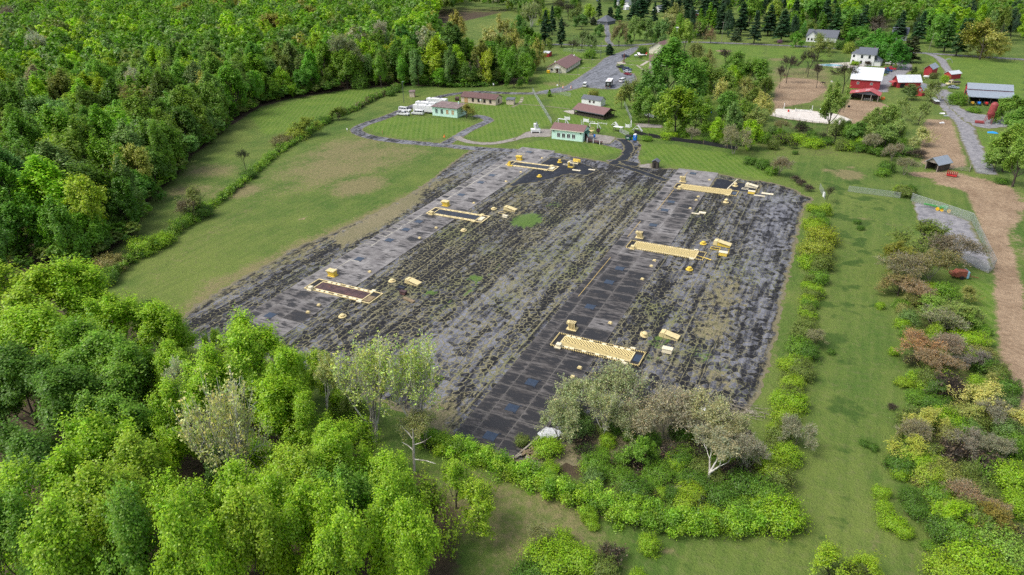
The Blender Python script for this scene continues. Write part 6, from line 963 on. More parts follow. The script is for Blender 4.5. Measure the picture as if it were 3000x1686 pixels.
many([ # lower right corner of the pavement
 ('bare0', 1700, 1160, 95, 9, (0.426, 0.469, 0.227)), ('bare1', 1790, 1115, 100, 10, (0.426, 0.469, 0.227)), ('bare2', 1640, 1225, 70, 7, (0.426, 0.469, 0.227)), ('bare1', 1960, 1210, 105, 8.5, GB), ('bare0', 2075, 1215, 100, 8.5, (0.469, 0.454, 0.227)), ('bare2', 2140, 1260, 70, 7, (0.469, 0.454, 0.241)), ('bare2', 1880, 1230, 80, 7.5, GB), ('bare0', 1830, 1220, 70, 7, (0.369, 0.398, 0.199)), ('syc2', 1770, 1200, 60, 9, (0.426, 0.454, 0.199)), ('syc1', 2085, 1345, 100, 8, (0.369, 0.355, 0.213)), ('bare1', 2200, 1330, 70, 7, (0.355, 0.341, 0.227)),
 ('bush0', 1690, 1245, 46, 4.2, SG), ('open0', 1885, 1320, 52, 6, MG), ('bush1', 1600, 1310, 48, 2.6, BR), ('bush2', 1612, 1372, 32, 1.8, BR), ('bush3', 1745, 1360, 42, 3, MG), ('bush1', 1740, 1400, 34, 2.4, SG), ('bush2', 1860, 1430, 52, 2.6, DG), ('bush0', 1820, 1400, 40, 2.2, MG), ('bush3', 1930, 1380, 45, 2.4, MG), ('bush1', 1990, 1350, 40, 2.4, DG), ('bush0', 1995, 1265, 36, 2.4, DG), ('bush2', 1945, 1445, 26, 1.6, BR), ('bush3', 2040, 1400, 40, 2.2, DG), ('bush0', 2010, 1470, 40, 2, YG), ('bush1', 2110, 1450, 52, 3, DG), ('bush2', 2180, 1420, 62, 3.6, DG), ('bush3', 2240, 1440, 50, 3.4, MG), ('bush0', 2270, 1380, 45, 3, YG), ('bush1', 2160, 1490, 50, 2.6, MG), ('bush2', 2080, 1510, 40, 2.2, YG), ('scrub0', 1850, 1340, 60, 2.4, BW), ('scrub0', 1960, 1340, 60, 2.4, BW), ('scrub0', 2140, 1380, 60, 2.6, BW), ('scrub0', 1710, 1290, 40, 2, BW), ('bush3', 1530, 1290, 22, 1.6, OL),
 # row of shrubs down the right side
 ('bush0', 2385, 610, 22, 1.8, YG), ('bush1', 2418, 612, 20, 3.4, YG), ('bush2', 2385, 655, 32, 2.6, YG), ('bush3', 2410, 690, 45, 4.6, (0.383, 0.440, 0.028)), ('bush0', 2392, 730, 48, 4.4, (0.369, 0.426, 0.043)), ('bush1', 2405, 770, 38, 3.6, DY), ('bush2', 2375, 765, 34, 3, BR), ('bush3', 2400, 812, 30, 3, MG), ('bush1', 2388, 850, 27, 2.6, BR), ('bush0', 2372, 880, 26, 2.2, YG), ('bush2', 2366, 915, 28, 2.2, BR), ('bare0', 2385, 985, 36, 4, (0.312, 0.312, 0.142)), ('bush3', 2358, 970, 40, 3, OL), ('bush0', 2340, 1012, 38, 2.8, MG), ('bush1', 2372, 1030, 34, 3, DG), ('bush2', 2335, 1062, 32, 2.4, BR), ('bush3', 2352, 1090, 36, 2.6, OL), ('bush0', 2322, 1120, 34, 2.6, YG), ('bush1', 2290, 1165, 36, 2.4, BR), ('bush2', 2330, 1175, 40, 2.8, BR), ('bush3', 2300, 1215, 40, 2.6, YG), ('bare2', 2335, 1260, 62, 5, (0.341, 0.341, 0.213)), ('bush0', 2290, 1270, 44, 2.8, OL), ('bush1', 2310, 1330, 42, 3, BR), ('bush2', 2275, 1345, 44, 2.8, YG), ('bush3', 2285, 1400, 44, 3, OL), ('bush0', 2265, 1470, 54, 3, MG), ('bush2', 2300, 1505, 66, 4, BR), ('bush1', 2230, 1500, 48, 3, BR),
 # meadow bushes and the lower edge
 ('bush0', 2512, 650, 11, 1.0, DG), ('bush1', 2522, 668, 12, 1.1, DG), ('bush2', 2580, 895, 15, 1.4, BR), ('bush3', 2655, 975, 20, 1.5, MG), ('bush0', 2620, 1030, 15, 1.6, BR), ('bush1', 2435, 1030, 14, .9, DG), ('scrub0', 2615, 1190, 16, 1.2, BW), ('bush2', 2560, 1310, 12, 1.0, DG), ('bush3', 2532, 1298, 8, .8, DG), ('bush1', 1900, 1590, 36, 2.4, BR), ('bush0', 1725, 1510, 26, 1.8, BR), ('bush2', 1735, 1535, 22, 1.2, BR), ('bush0', 1600, 1640, 75, 3, BR), ('bush1', 1690, 1640, 62, 3, BR), ('bush3', 1640, 1590, 50, 2.4, BR), ('bare0', 1580, 1560, 45, 3.4, (0.312, 0.327, 0.114)), ('bush2', 1770, 1665, 48, 2.6, OL), ('scrub0', 1790, 1620, 50, 2.6, BW), ('bush3', 1870, 1690, 28, 1.6, BR), ('bush1', 1560, 1690, 70, 2.4, DG), ('open1', 2450, 1650, 62, 5, YG), ('open2', 2540, 1660, 52, 4.6, YG), ('bush2', 2500, 1700, 60, 2.4, OL),
 ('bush0', 2585, 1440, 26, 1.6, BR), ('bush1', 2595, 1485, 26, 1.5, BR), ('bush2', 2620, 1530, 40, 1.8, BR), ('bush3', 2650, 1555, 28, 1.5, BR), ('bush1', 2670, 1450, 32, 2, DG), ('bush0', 2690, 1490, 36, 2, DG), ('bush2', 2660, 1370, 36, 2, DG), ('bush3', 2640, 1385, 26, 1.6, BR),
 # right thicket
 ('open1', 2700, 690, 78, 8, OL), ('bare0', 2790, 720, 82, 8, (0.241, 0.199, 0.128)), ('open0', 2635, 740, 66, 7, (0.270, 0.284, 0.043)), ('bare1', 2690, 780, 90, 7, (0.284, 0.256, 0.114)), ('bare2', 2740, 770, 75, 8, (0.284, 0.256, 0.085)), ('open2', 2640, 830, 60, 5, (0.284, 0.241, 0.085)), ('bare0', 2680, 850, 70, 5, BRB), ('bush1', 2770, 850, 40, 3, MG), ('bush2', 2735, 845, 34, 2.2, YG), ('bush0', 2640, 892, 26, 1.6, MG), ('bush1', 2668, 1000, 20, 1.4, BR),
 ('open0', 2735, 900, 58, 5, LG), ('open1', 2790, 905, 66, 5.5, (0.284, 0.369, 0.085)), ('bare1', 2770, 940, 75, 5, (0.312, 0.341, 0.142)), ('open2', 2830, 930, 46, 4.6, LG), ('bush3', 2845, 990, 50, 2.6, BR), ('bush2', 2870, 960, 34, 2, MG), ('bare2', 2700, 1010, 76, 5, (0.483, 0.284, 0.128)), ('bare0', 2740, 1050, 70, 4.6, BRB), ('bare1', 2800, 1010, 66, 5, (0.341, 0.256, 0.170)), ('bare2', 2850, 1050, 56, 4, (0.227, 0.199, 0.170)), ('scrub0', 2770, 1130, 64, 4.4, BW), ('bush0', 2690, 1110, 32, 2.2, BR), ('bush1', 2720, 1125, 36, 2.6, BR), ('bush2', 2650, 1120, 26, 1.6, YG), ('bush3', 2740, 1175, 46, 2.2, DG), ('bush1', 2690, 1160, 34, 1.8, MG),
 ('open2', 2900, 1160, 74, 5.5, YB_), ('bare0', 2920, 1200, 66, 5, (0.284, 0.270, 0.185)), ('open0', 2710, 1230, 60, 5, (0.511, 0.511, 0.114)), ('bare1', 2700, 1260, 60, 4.6, (0.312, 0.284, 0.142)), ('bush0', 2770, 1230, 48, 3, BR), ('bush1', 2815, 1250, 44, 2.6, MG), ('open1', 2830, 1200, 48, 4, (0.426, 0.454, 0.114)), ('open2', 2980, 1230, 60, 4.6, YB_), ('open1', 2660, 1310, 52, 4, (0.511, 0.540, 0.085)), ('bush2', 2640, 1360, 44, 2.6, DG), ('bush3', 2690, 1350, 46, 3, BR), ('bush0', 2720, 1390, 44, 3, (0.398, 0.511, 0.043)), ('scrub0', 2800, 1320, 70, 3.4, BW), ('bare2', 2830, 1290, 70, 4, (0.284, 0.256, 0.185)), ('scrub0', 2890, 1360, 66, 3.4, BW), ('bare0', 2930, 1310, 60, 4, (0.284, 0.284, 0.170)), ('bush1', 2960, 1390, 60, 3.4, BR), ('bush2', 2980, 1300, 40, 3, MG), ('bush3', 2770, 1390, 56, 3, (0.341, 0.369, 0.085)), ('bare1', 2820, 1430, 70, 3.4, BRB), ('bush0', 2745, 1440, 46, 2.4, MG), ('bush1', 2870, 1440, 54, 3, OL),
 ('open0', 2790, 1500, 60, 4.5, BR), ('bush2', 2850, 1510, 62, 4, OL), ('bare2', 2900, 1490, 66, 4, BRB), ('bush3', 2760, 1550, 46, 3, DG), ('bush0', 2820, 1560, 60, 3.6, MG), ('open1', 2910, 1530, 60, 4.4, (0.341, 0.284, 0.057)), ('bush1', 2985, 1470, 50, 3, BR), ('bush2', 2860, 1640, 84, 4, BR), ('bush3', 2940, 1610, 76, 4, (0.312, 0.483, 0.071)), ('bush0', 2790, 1670, 70, 3, YG), ('bush1', 2930, 1690, 70, 3, BR), ('bush2', 2725, 1600, 24, 1.2, MG)])
many([ # left hedge line trees
 ('bush0', 1158, 262, 17, 3, DG), ('bush1', 1143, 272, 16, 3, DG), ('open2', 990, 328, 30, 6, DY), ('open0', 890, 365, 44, 7.5, (0.284, 0.355, 0.043)), ('bush1', 868, 392, 36, 4, (0.341, 0.412, 0.043)), ('bush3', 945, 352, 22, 3, DG), ('bush2', 828, 410, 34, 3.4, (0.256, 0.241, 0.085)), ('dark0', 712, 460, 22, 8, DG), ('bush2', 728, 510, 24, 3, DG), ('open1', 555, 585, 40, 9, (0.284, 0.341, 0.085)), ('bare0', 550, 605, 36, 7, (0.227, 0.185, 0.099)), ('bush3', 590, 620, 32, 3.4, DG), ('bush0', 420, 720, 44, 4, BR), ('bush1', 470, 705, 40, 3, BR), ('bush2', 320, 770, 46, 3.8, (0.355, 0.312, 0.099)), ('bush3', 300, 815, 44, 3, DG), ('bush0', 205, 770, 40, 4, (0.312, 0.256, 0.099)), ('bush1', 235, 720, 40, 4, (0.241, 0.213, 0.071)), ('open1', 330, 620, 46, 9, DG), ('bush2', 345, 665, 40, 4, MG),
 ('bush3', 430, 905, 40, 3.4, DG), ('dark0', 365, 905, 36, 4, DG), ('bush0', 510, 1030, 40, 3, DG),
 # around the buildings
 ('open2', 1365, 320, 30, 6.5, (0.369, 0.341, 0.071)), ('open0', 1608, 130, 18, 11, (0.284, 0.383, 0.071)), ('cedar0', 1785, 145, 17, 7, BL), ('open1', 1705, 112, 28, 13, (0.227, 0.312, 0.114)), ('open2', 1730, 120, 26, 12, (0.213, 0.312, 0.099)), ('bush1', 1730, 158, 20, 5.5, MG), ('bush2', 1695, 176, 13, 3.6, DG), ('bush0', 1882, 150, 15, 6, DG), ('cedar0', 1610, 273, 8, 3.4, MG), ('bush3', 1738, 276, 17, 4, (0.369, 0.383, 0.071)), ('dark0', 1677, 135, 18, 12, OL), ('pine0', 1598, 82, 24, 24, BL), ('pine1', 1645, 95, 20, 20, BL), ('pine2', 1618, 60, 18, 22, BL), ('syc0', 1555, 45, 36, 27, (0.355, 0.398, 0.170)), ('mid2', 1520, 80, 28, 20, (0.128, 0.284, 0.043)), ('mid0', 1540, 190, 30, 15, MG), ('mid4', 1505, 215, 25, 12, DG), ('oak1', 1515, 130, 34, 20, (.48, .46, .13)), ('oak0', 1570, 150, 30, 17, (.42, .42, .10)),
 ('tall0', 1965, 200, 62, 30, (0.142, 0.327, 0.035)), ('mid1', 1925, 250, 52, 22, (0.128, 0.284, 0.035)), ('mid3', 2020, 240, 52, 23, (0.156, 0.327, 0.035)), ('mid2', 1985, 310, 56, 18, (0.270, 0.398, 0.028)), ('mid4', 2040, 330, 42, 14, (0.199, 0.341, 0.028)), ('mid0', 1905, 300, 42, 14, (0.185, 0.327, 0.043)), ('open1', 1865, 275, 46, 15, (0.284, 0.341, 0.085)), ('open0', 1822, 280, 22, 9, (0.383, 0.398, 0.071)), ('bush1', 1832, 268, 20, 5, MG), ('open2', 1895, 225, 32, 12, (0.312, 0.398, 0.170)), ('mid3', 2060, 200, 28, 14, (0.227, 0.355, 0.057)),
 ('mid1', 1975, 118, 24, 18, (0.270, 0.412, 0.057)), ('mid2', 2010, 95, 26, 20, (0.298, 0.426, 0.057)), ('open1', 2040, 150, 30, 15, (0.284, 0.327, 0.085)), ('open2', 2080, 170, 28, 13, (0.284, 0.298, 0.085)), ('mid4', 2110, 235, 46, 15, (0.227, 0.327, 0.057)), ('mid0', 2165, 195, 46, 17, (0.170, 0.312, 0.043)), ('mid3', 2215, 215, 46, 17, (0.170, 0.312, 0.035)), ('open0', 2115, 260, 30, 12, YB_), ('open1', 2190, 255, 28, 12, (0.454, 0.454, 0.128)), ('mid2', 2130, 310, 40, 14, (0.170, 0.341, 0.043)), ('mid1', 2180, 330, 40, 13, (0.227, 0.355, 0.043)), ('dark0', 2130, 165, 30, 13, OL), ('open2', 2235, 300, 34, 12, YB_), ('open0', 2215, 350, 46, 12, (0.312, 0.369, 0.099)), ('bare2', 2155, 400, 50, 10, (0.341, 0.327, 0.170)), ('bush0', 2200, 470, 20, 2.6, DG), ('bush1', 2235, 480, 24, 3.4, DG), ('bare1', 2285, 478, 36, 6.5, (0.284, 0.241, 0.114)), ('bush2', 2262, 500, 22, 2.4, MG), ('bush3', 2330, 447, 9, 1.4, DG), ('dark0', 2428, 562, 22, 5, OL),
 ('scrub0', 2350, 535, 18, 2.2, BW), ('scrub0', 2372, 550, 16, 2.2, BW), ('scrub0', 2330, 522, 16, 2, BW), ('bare0', 2030, 390, 30, 5.5, (0.284, 0.256, 0.170)), ('bush0', 1960, 396, 26, 2.6, BR), ('bush1', 2000, 390, 22, 2.4, MG), ('bush2', 1895, 405, 18, 1.8, MG), ('bush3', 2080, 410, 24, 1.8, DG), ('bush1', 1850, 395, 10, 1.4, DG)])
many([ # farm thicket and farm trees
 ('bare0', 2290, 365, 28, 6, (0.312, 0.284, 0.114)), ('bush0', 2340, 405, 28, 3, BR), ('bush1', 2385, 418, 34, 3, BR), ('bush2', 2420, 412, 26, 2.6, DG), ('bush3', 2300, 405, 26, 3, OL), ('scrub0', 2345, 375, 28, 3, BW), ('tall1', 2442, 300, 34, 19, (0.298, 0.412, 0.085)), ('open2', 2455, 370, 30, 9, (0.284, 0.369, 0.099)), ('mid0', 2515, 385, 34, 8, (0.170, 0.312, 0.057)), ('bush0', 2475, 425, 30, 3, BR), ('mid1', 2560, 350, 36, 11, (0.284, 0.383, 0.085)), ('mid2', 2605, 340, 36, 11, (0.312, 0.426, 0.099)), ('open0', 2650, 310, 26, 10, (0.341, 0.426, 0.128)), ('open1', 2700, 325, 28, 9, (0.341, 0.440, 0.128)), ('mid3', 2600, 395, 38, 9, (0.241, 0.355, 0.085)), ('mid4', 2640, 375, 34, 9, (0.312, 0.412, 0.114)), ('bare1', 2560, 410, 36, 7, (0.341, 0.327, 0.170)), ('bush1', 2520, 430, 32, 3, DG), ('bush2', 2570, 440, 32, 3, DG), ('bare2', 2620, 440, 36, 6, (0.312, 0.270, 0.170)), ('bush3', 2650, 440, 24, 3, SG), ('bare0', 2655, 480, 34, 6, (0.284, 0.270, 0.142)), ('bush0', 2600, 490, 26, 3.4, DG), ('bush1', 2590, 505, 22, 2.4, MG), ('bush2', 2650, 560, 28, 3, OL), ('open2', 2700, 392, 34, 7, PALE), ('open0', 2680, 415, 26, 5, (0.511, 0.540, 0.227)), ('scrub0', 2690, 450, 30, 3, BW), ('bush3', 2630, 415, 26, 3, MG), ('bush0', 2640, 555, 20, 2.4, YG), ('bush1', 2670, 556, 20, 2.6, DG),
 ('open1', 2735, 260, 28, 9, (0.312, 0.383, 0.114)), ('mid0', 2660, 265, 26, 7, (0.185, 0.270, 0.085)), ('bush2', 2690, 222, 14, 4, DY), ('bush3', 2735, 222, 12, 3, (0.170, 0.199, 0.043)), ('cedar0', 2680, 210, 12, 5, (0.128, 0.185, 0.043)), ('bush0', 2805, 290, 28, 5, MG), ('bush1', 2770, 232, 14, 4, BR), ('mid1', 2960, 310, 46, 11, (0.241, 0.398, 0.057)), ('mid2', 2990, 350, 46, 11, (0.213, 0.383, 0.057)), ('tall0', 2965, 420, 46, 15, (0.312, 0.454, 0.071)), ('tall1', 2995, 460, 40, 15, (0.284, 0.426, 0.071)), ('mid3', 2925, 460, 34, 8, (0.284, 0.426, 0.085)), ('bush3', 2935, 530, 20, 1.6, DG), ('bush2', 2855, 322, 20, 2, MG),
 ('dark0', 2312, 190, 30, 15, BW), ('dark1', 2375, 175, 32, 15, OL), ('dark1', 2290, 215, 16, 12, BW), ('dark0', 2400, 210, 22, 13, BW), ('dark0', 2480, 215, 42, 15, OL), ('open0', 2400, 140, 34, 13, (0.312, 0.355, 0.099)), ('open1', 2415, 118, 32, 12, (0.284, 0.355, 0.085)), ('bush0', 2462, 132, 15, 6, DG), ('bush1', 2487, 140, 17, 7, (0.369, 0.469, 0.057)), ('scrub0', 2540, 185, 13, 3, BW), ('oak0', 2600, 130, 48, 16, (0.106, 0.312, 0.028)), ('mid0', 2620, 150, 40, 15, (0.085, 0.270, 0.028)), ('mid1', 2575, 115, 34, 15, (0.142, 0.383, 0.043)), ('mid4', 2515, 100, 34, 14, (0.142, 0.341, 0.043)), ('pine0', 2675, 145, 32, 15, (0.085, 0.106, 0.043)), ('pine1', 2655, 150, 26, 13, (0.085, 0.099, 0.043)), ('bush2', 2505, 185, 12, 2.6, BR), ('oak1', 2890, 105, 72, 22, (0.426, 0.412, 0.099)), ('pine2', 2815, 110, 26, 22, (0.057, 0.142, 0.043)), ('pine0', 2780, 95, 30, 24, (0.099, 0.227, 0.043)), ('mid3', 2760, 80, 34, 20, (0.170, 0.355, 0.043)), ('spire0', 2835, 95, 18, 18, (0.071, 0.156, 0.043)),
 ('bush3', 2285, 122, 8, 2.6, (0.312, 0.170, 0.256))])
# far belts
many([('pine0', 1755, 25, 13, 19, BL), ('spire0', 1788, 42, 13, 12, (0.071, 0.128, 0.064)), ('mid0', 1732, 33, 22, 15, (0.341, 0.483, 0.043)), ('cedar0', 1812, 40, 16, 13, (0.071, 0.199, 0.043)), ('spire0', 1803, 10, 7, 11, (0.071, 0.199, 0.043)), ('pine1', 1880, 22, 36, 22, (0.057, 0.142, 0.057)), ('pine2', 1855, 40, 26, 15, (0.064, 0.142, 0.064)), ('mid1', 1758, 85, 20, 9, (0.142, 0.284, 0.057)), ('cedar0', 1738, 62, 14, 7, (0.085, 0.114, 0.064)), ('open0', 1815, 90, 28, 17, (0.284, 0.241, 0.114)), ('mid2', 1860, 75, 24, 17, (0.241, 0.355, 0.085)), ('mid3', 1895, 82, 22, 16, (0.185, 0.298, 0.071)), ('mid4', 1940, 85, 28, 18, (0.156, 0.284, 0.071)), ('oak0', 1972, 50, 38, 23, (0.355, 0.369, 0.128)), ('open1', 2055, 80, 22, 13, (0.227, 0.241, 0.085)), ('open2', 2085, 98, 20, 11, (0.312, 0.227, 0.114)), ('cedar0', 2157, 102, 19, 9, (0.099, 0.156, 0.071)), ('pine0', 2115, 55, 26, 22, BL), ('pine1', 2175, 55, 30, 24, BL), ('pine2', 2215, 80, 26, 22, (0.057, 0.114, 0.057)), ('pine0', 2255, 60, 30, 22, BL), ('pine1', 2295, 75, 34, 22, (0.064, 0.142, 0.057)), ('mid0', 2200, 25, 40, 20, (0.284, 0.454, 0.071)), ('mid1', 2335, 110, 20, 10, (0.185, 0.398, 0.043)), ('bush1', 2365, 85, 22, 11, (0.128, 0.341, 0.043)), ('pine2', 2330, 40, 30, 22, BL), ('mid2', 2270, 30, 26, 19, (0.369, 0.483, 0.071)), ('pine0', 2020, 15, 26, 22, BL), ('pine1', 2065, 20, 28, 24, BL), ('pine2', 2095, 15, 26, 23, BL), ('pine0', 1950, 12, 24, 22, BL), ('pine1', 2420, 40, 30, 23, (0.064, 0.142, 0.057)), ('pine2', 2450, 70, 30, 22, (0.071, 0.170, 0.050)), ('mid3', 2395, 30, 34, 21, (0.170, 0.369, 0.057)), ('mid4', 2490, 50, 34, 20, (0.199, 0.398, 0.071)), ('pine0', 2530, 60, 26, 22, (0.064, 0.142, 0.057)), ('spire0', 2500, 78, 16, 16, (0.071, 0.170, 0.043)), ('open1', 2575, 70, 30, 14, (0.199, 0.170, 0.128)), ('pine1', 2640, 75, 28, 20, (0.057, 0.128, 0.057)), ('pine2', 2700, 80, 26, 21, (0.057, 0.142, 0.050)), ('mid0', 2730, 60, 32, 20, (0.213, 0.426, 0.057)),
 ('dark0', 1640, 18, 26, 16, OL), ('dark1', 1665, 28, 26, 16, OL), ('open0', 1690, 45, 26, 15, (0.241, 0.312, 0.099)), ('mid2', 1705, 60, 24, 12, (0.142, 0.270, 0.071)), ('open2', 1570, 15, 26, 18, (0.284, 0.355, 0.099)), ('mid1', 1840, 110, 14, 8, (0.128, 0.284, 0.043))])
rng = np.random.default_rng(9)
fl = []
for poly_, n, pal in ((PG((2310, 70), (2500, 80), (2760, 110), (2900, 95), (3000, 100), (3100, 60), (3100, 2), (2320, 2)), 420, ['MG', 'SG', 'BR', 'DG', 'OL', 'MG']), (PG((1760, 12), (1900, 8), (2320, 30), (2320, 2), (1760, 2)), 130, ['DG', 'DG', 'MG', 'OL']), (PG((1380, 30), (1500, 40), (1700, 10), (1700, 1), (1380, 1)), 60, ['MG', 'SG', 'OL', 'GY']), (np.array([(-480, 900), (-1300, 700), (-1500, 1500), (400, 1900), (900, 1300), (420, 1100), (160, 1010), (-150, 1060)]), 1500, ['MG', 'DG', 'SG', 'OL', 'MG', 'TN'])):
    lo, hi = poly_.min(0), poly_.max(0); c = rng.uniform(lo, hi, (n * 4, 2)); c = c[inside_sd(c, poly_) > 0][:n]
    for x, y in c:
        if in_frame(x, y, 14, 60) and free(x, y, 6): fl.append((x, y, rng.uniform(4.5, 7.5), rng.uniform(15, 22), pal[rng.integers(0, len(pal))])); put(x, y, 6)
merge('far_woodland', fl, 'hazy mixed woods along the top of the picture', 8)
# ---- hedges
def hedge(name, px, w_, h_, n, cols, label, ls=.24, seed=1, stem=True):
    rg = np.random.default_rng(seed); P = PG(*px); d = np.r_[0, np.cumsum(np.hypot(*np.diff(P, axis=0).T))]; m = max(6, int(d[-1] / .14)); s = rg.uniform(0, d[-1], m)
    cx, cy = np.interp(s, d, P[:, 0]), np.interp(s, d, P[:, 1]); hh = h_ * (1 + .16 * np.sin(s * .45 + seed) + .12 * np.sin(s * 1.13 + 2 * seed) + rg.normal(0, .08, m)); rc = rg.uniform(.35, .8, m) * w_ * .36; C = np.stack([cx + rg.normal(0, w_ * .27, m), cy + rg.normal(0, w_ * .27, m), hh * rg.uniform(.12, .92, m)], 1)
    idx = rg.integers(0, m, n); dd = unit(rg.normal(size=(n, 3)) + np.array([0, 0, .4])); Q = C[idx] + dd * rg.uniform(.2, 1.1, (n, 1)) ** .6 * rc[idx][:, None] * np.array([[1.05, 1.05, .9]]) + rg.normal(0, .26, (n, 3)); Q[:, 2] = np.clip(Q[:, 2], .05, None)
    V, F = leaves(Q, unit(dd * .6 + np.array([0, 0, .55]) + rg.normal(0, .45, (n, 3))), ls, rg); cc = np.array(cols)[(rg.random(m) * len(cols)).astype(int)][idx] * shade(rg, m, idx, n, .15, .15, .06)
    x0, y0 = P[0]; tr = thing(name, label, 'hedge', (x0, y0, 0)); o = link('foliage', np_mesh('foliage', V - np.array([x0, y0, 0]), F, m_leaf, {'leaf': np.repeat(cc, 4, 0)}), tr); o.color = (1, 1, 1, 1)
    if stem:
        k = m * 2; s = rg.uniform(0, d[-1], k); p0 = np.stack([np.interp(s, d, P[:, 0]) + rg.normal(0, w_ * .2, k), np.interp(s, d, P[:, 1]) + rg.normal(0, w_ * .2, k), np.zeros(k)], 1); p1 = p0 + np.concatenate([rg.normal(0, .5, (k, 2)), rg.uniform(.5, .85, (k, 1)) * h_], 1); V, F = segs(p0 - np.array([x0, y0, 0]), p1 - np.array([x0, y0, 0]), np.full(k, .04), np.full(k, .02), 4)
        link('stems', np_mesh('stems', V, F, m_dkbk), tr)
HB = [(0.308, 0.504, 0.028), (0.238, 0.420, 0.028), (0.364, 0.532, 0.042), (0.168, 0.308, 0.028)]
hedge('vine_hedge', [(1235, 1298), (1330, 1325), (1440, 1362), (1560, 1415), (1650, 1452), (1720, 1478), (1800, 1512), (1900, 1540), (2050, 1552), (2200, 1556), (2285, 1530)], 3.4, 2.5, 75000, HB, 'bright vine-covered hedge curving below the pavement', .12, 3)
HD = [(0.182, 0.336, 0.028), (0.238, 0.406, 0.035), (0.126, 0.238, 0.028), (0.280, 0.434, 0.042)]
hedge('hedge', [(1170, 258), (1140, 273), (1090, 296), (1045, 322), (1010, 335), (985, 345)], 2.8, 2.4, 16000, [(0.140, 0.266, 0.028), (0.182, 0.322, 0.035), (0.210, 0.182, 0.084)], 'dark trimmed-looking hedge at the far upper end of the left field', .2, 5)
hedge('hedge', [(975, 352), (935, 372), (880, 412), (830, 440), (790, 470), (735, 520), (700, 548), (660, 580), (610, 615)], 2.8, 2.0, 26000, HD, 'middle stretch of hedge between the left field and grass strip', .17, 6)
hedge('hedge', [(610, 615), (560, 650), (520, 680), (470, 715), (420, 745), (370, 780), (310, 825), (255, 862)], 3.2, 2.3, 30000, HD, 'lower stretch of bright hedge nearest the wood', .15, 7)
hedge('hedge', [(1460, 250), (1400, 255), (1330, 256), (1250, 250), (1200, 246)], 3.0, 2.0, 5000, [(0.126, 0.266, 0.028), (0.182, 0.336, 0.042)], 'low green bramble bank along the wood behind the loop road', .3, 8)
# ------------------------------------------------------------------ fill-in trees between the named ones
rng = np.random.default_rng(21)
def fill(px_poly, n, kinds, cols, H0, H1, r0, r1, sp=5):
    P_ = PG(*px_poly); lo, hi = P_.min(0), P_.max(0); k = 0
    for x, y in rng.uniform(lo, hi, (n * 12, 2)):
        if k >= n: break
        if inside_sd(np.array([[x, y]]), P_)[0] < 0 or not free(x, y, sp): continue
        kd = kinds[rng.integers(0, len(kinds))]; c = cols[rng.integers(0, len(cols))]; H = rng.uniform(H0, H1); b_ = kd.rstrip('0123456789'); px, py = pix(x, y, H * .6); d = f'{cname(c)} {KN[b_]}' if b_ not in ('dark', 'cedar', 'scrub') else KN[b_]
        if b_ == 'bush': d = ('low ' if H < 2.2 else 'rounded ') + d
        tree(kd, x, y, rng.uniform(r0, r1), H, c, ONM[b_], ulabel(d, px, py), 'bush' if b_ in ('bush', 'scrub') else 'tree', 'scattered ' + ('bushes' if b_ in ('bush', 'scrub') else 'trees')); put(x, y, sp); k += 1
fill([(2040, 250), (2230, 230), (2260, 330), (2230, 440), (2090, 430), (2030, 380)], 16, ['mid0', 'mid2', 'open1', 'open2', 'bare1', 'mid4'], [MG, SG, OL, BR, (.34, .34, .09)], 8, 14, 3, 5, 6)
fill([(2060, 400), (2180, 430), (2260, 440), (2640, 455), (2640, 400), (2560, 350), (2480, 380), (2300, 380), (2180, 420)], 34, ['bush0', 'bush1', 'bush2', 'bush3', 'bare0', 'open0', 'scrub0'], [DG, MG, OL, BR, SG], 2, 5, 1.8, 3.2, 3.4)
fill([(1890, 70), (2260, 60), (2480, 100), (2480, 125), (2260, 120), (2100, 115), (1900, 118)], 26, ['mid1', 'mid3', 'pine0', 'pine1', 'open0', 'mid0'], [BL, MG, OL, DG, (.045, .11, .04)], 12, 20, 3.5, 6, 8)
fill([(1480, 25), (1700, 20), (1740, 60), (1690, 110), (1560, 110), (1480, 90)], 22, ['mid1', 'mid3', 'open1', 'dark0', 'mid0', 'mid2'], [MG, SG, OL, DG, YG], 11, 18, 3.5, 6, 8)
fill([(1790, 20), (2300, 20), (2300, 60), (1880, 70)], 30, ['pine0', 'pine1', 'pine2', 'mid2', 'mid3'], [BL, BL, (.05, .11, .045), MG, SG], 15, 22, 3.4, 5.5, 8)
fill([(2250, 40), (2760, 70), (3000, 70), (3000, 130), (2820, 130), (2500, 100)], 34, ['mid0', 'mid1', 'mid2', 'pine1', 'tall0', 'pine2'], [MG, SG, BR, DG, OL, BL], 15, 22, 4, 6.5, 9)
fill([(1400, 150), (1560, 140), (1600, 200), (1540, 235), (1400, 240)], 14, ['mid0', 'mid2', 'open1', 'tall1', 'oak0'], [MG, DG, OL, SG], 10, 19, 3.5, 5.5, 6)
fill([(1640, 1240), (1800, 1260), (2200, 1290), (2240, 1460), (2060, 1500), (1850, 1470), (1700, 1400)], 40, ['bush0', 'bush1', 'bush2', 'bush3', 'scrub0'], [DG, MG, BR, OL, YG, SG], 1.2, 2.6, 1.1, 2.2, 1.8)
fill([(2620, 860), (2840, 880), (2900, 1080), (3000, 1200), (3000, 1690), (2780, 1690), (2640, 1380), (2600, 1260), (2680, 1150)], 60, ['bush0', 'bush1', 'bush2', 'bush3', 'open2', 'scrub0', 'bare0'], [DG, MG, BR, OL, YG, SG, (.36, .37, .10)], 1.8, 4.0, 1.3, 2.6, 2.0)
fill([(2380, 600), (2420, 610), (2400, 850), (2360, 1050), (2310, 1250), (2290, 1480), (2240, 1480), (2270, 1200), (2330, 1000), (2370, 800)], 30, ['bush0', 'bush1', 'bush2', 'bush3'], [MG, BR, YG, OL], 1.2, 2.8, 1.2, 2.2, 1.6)
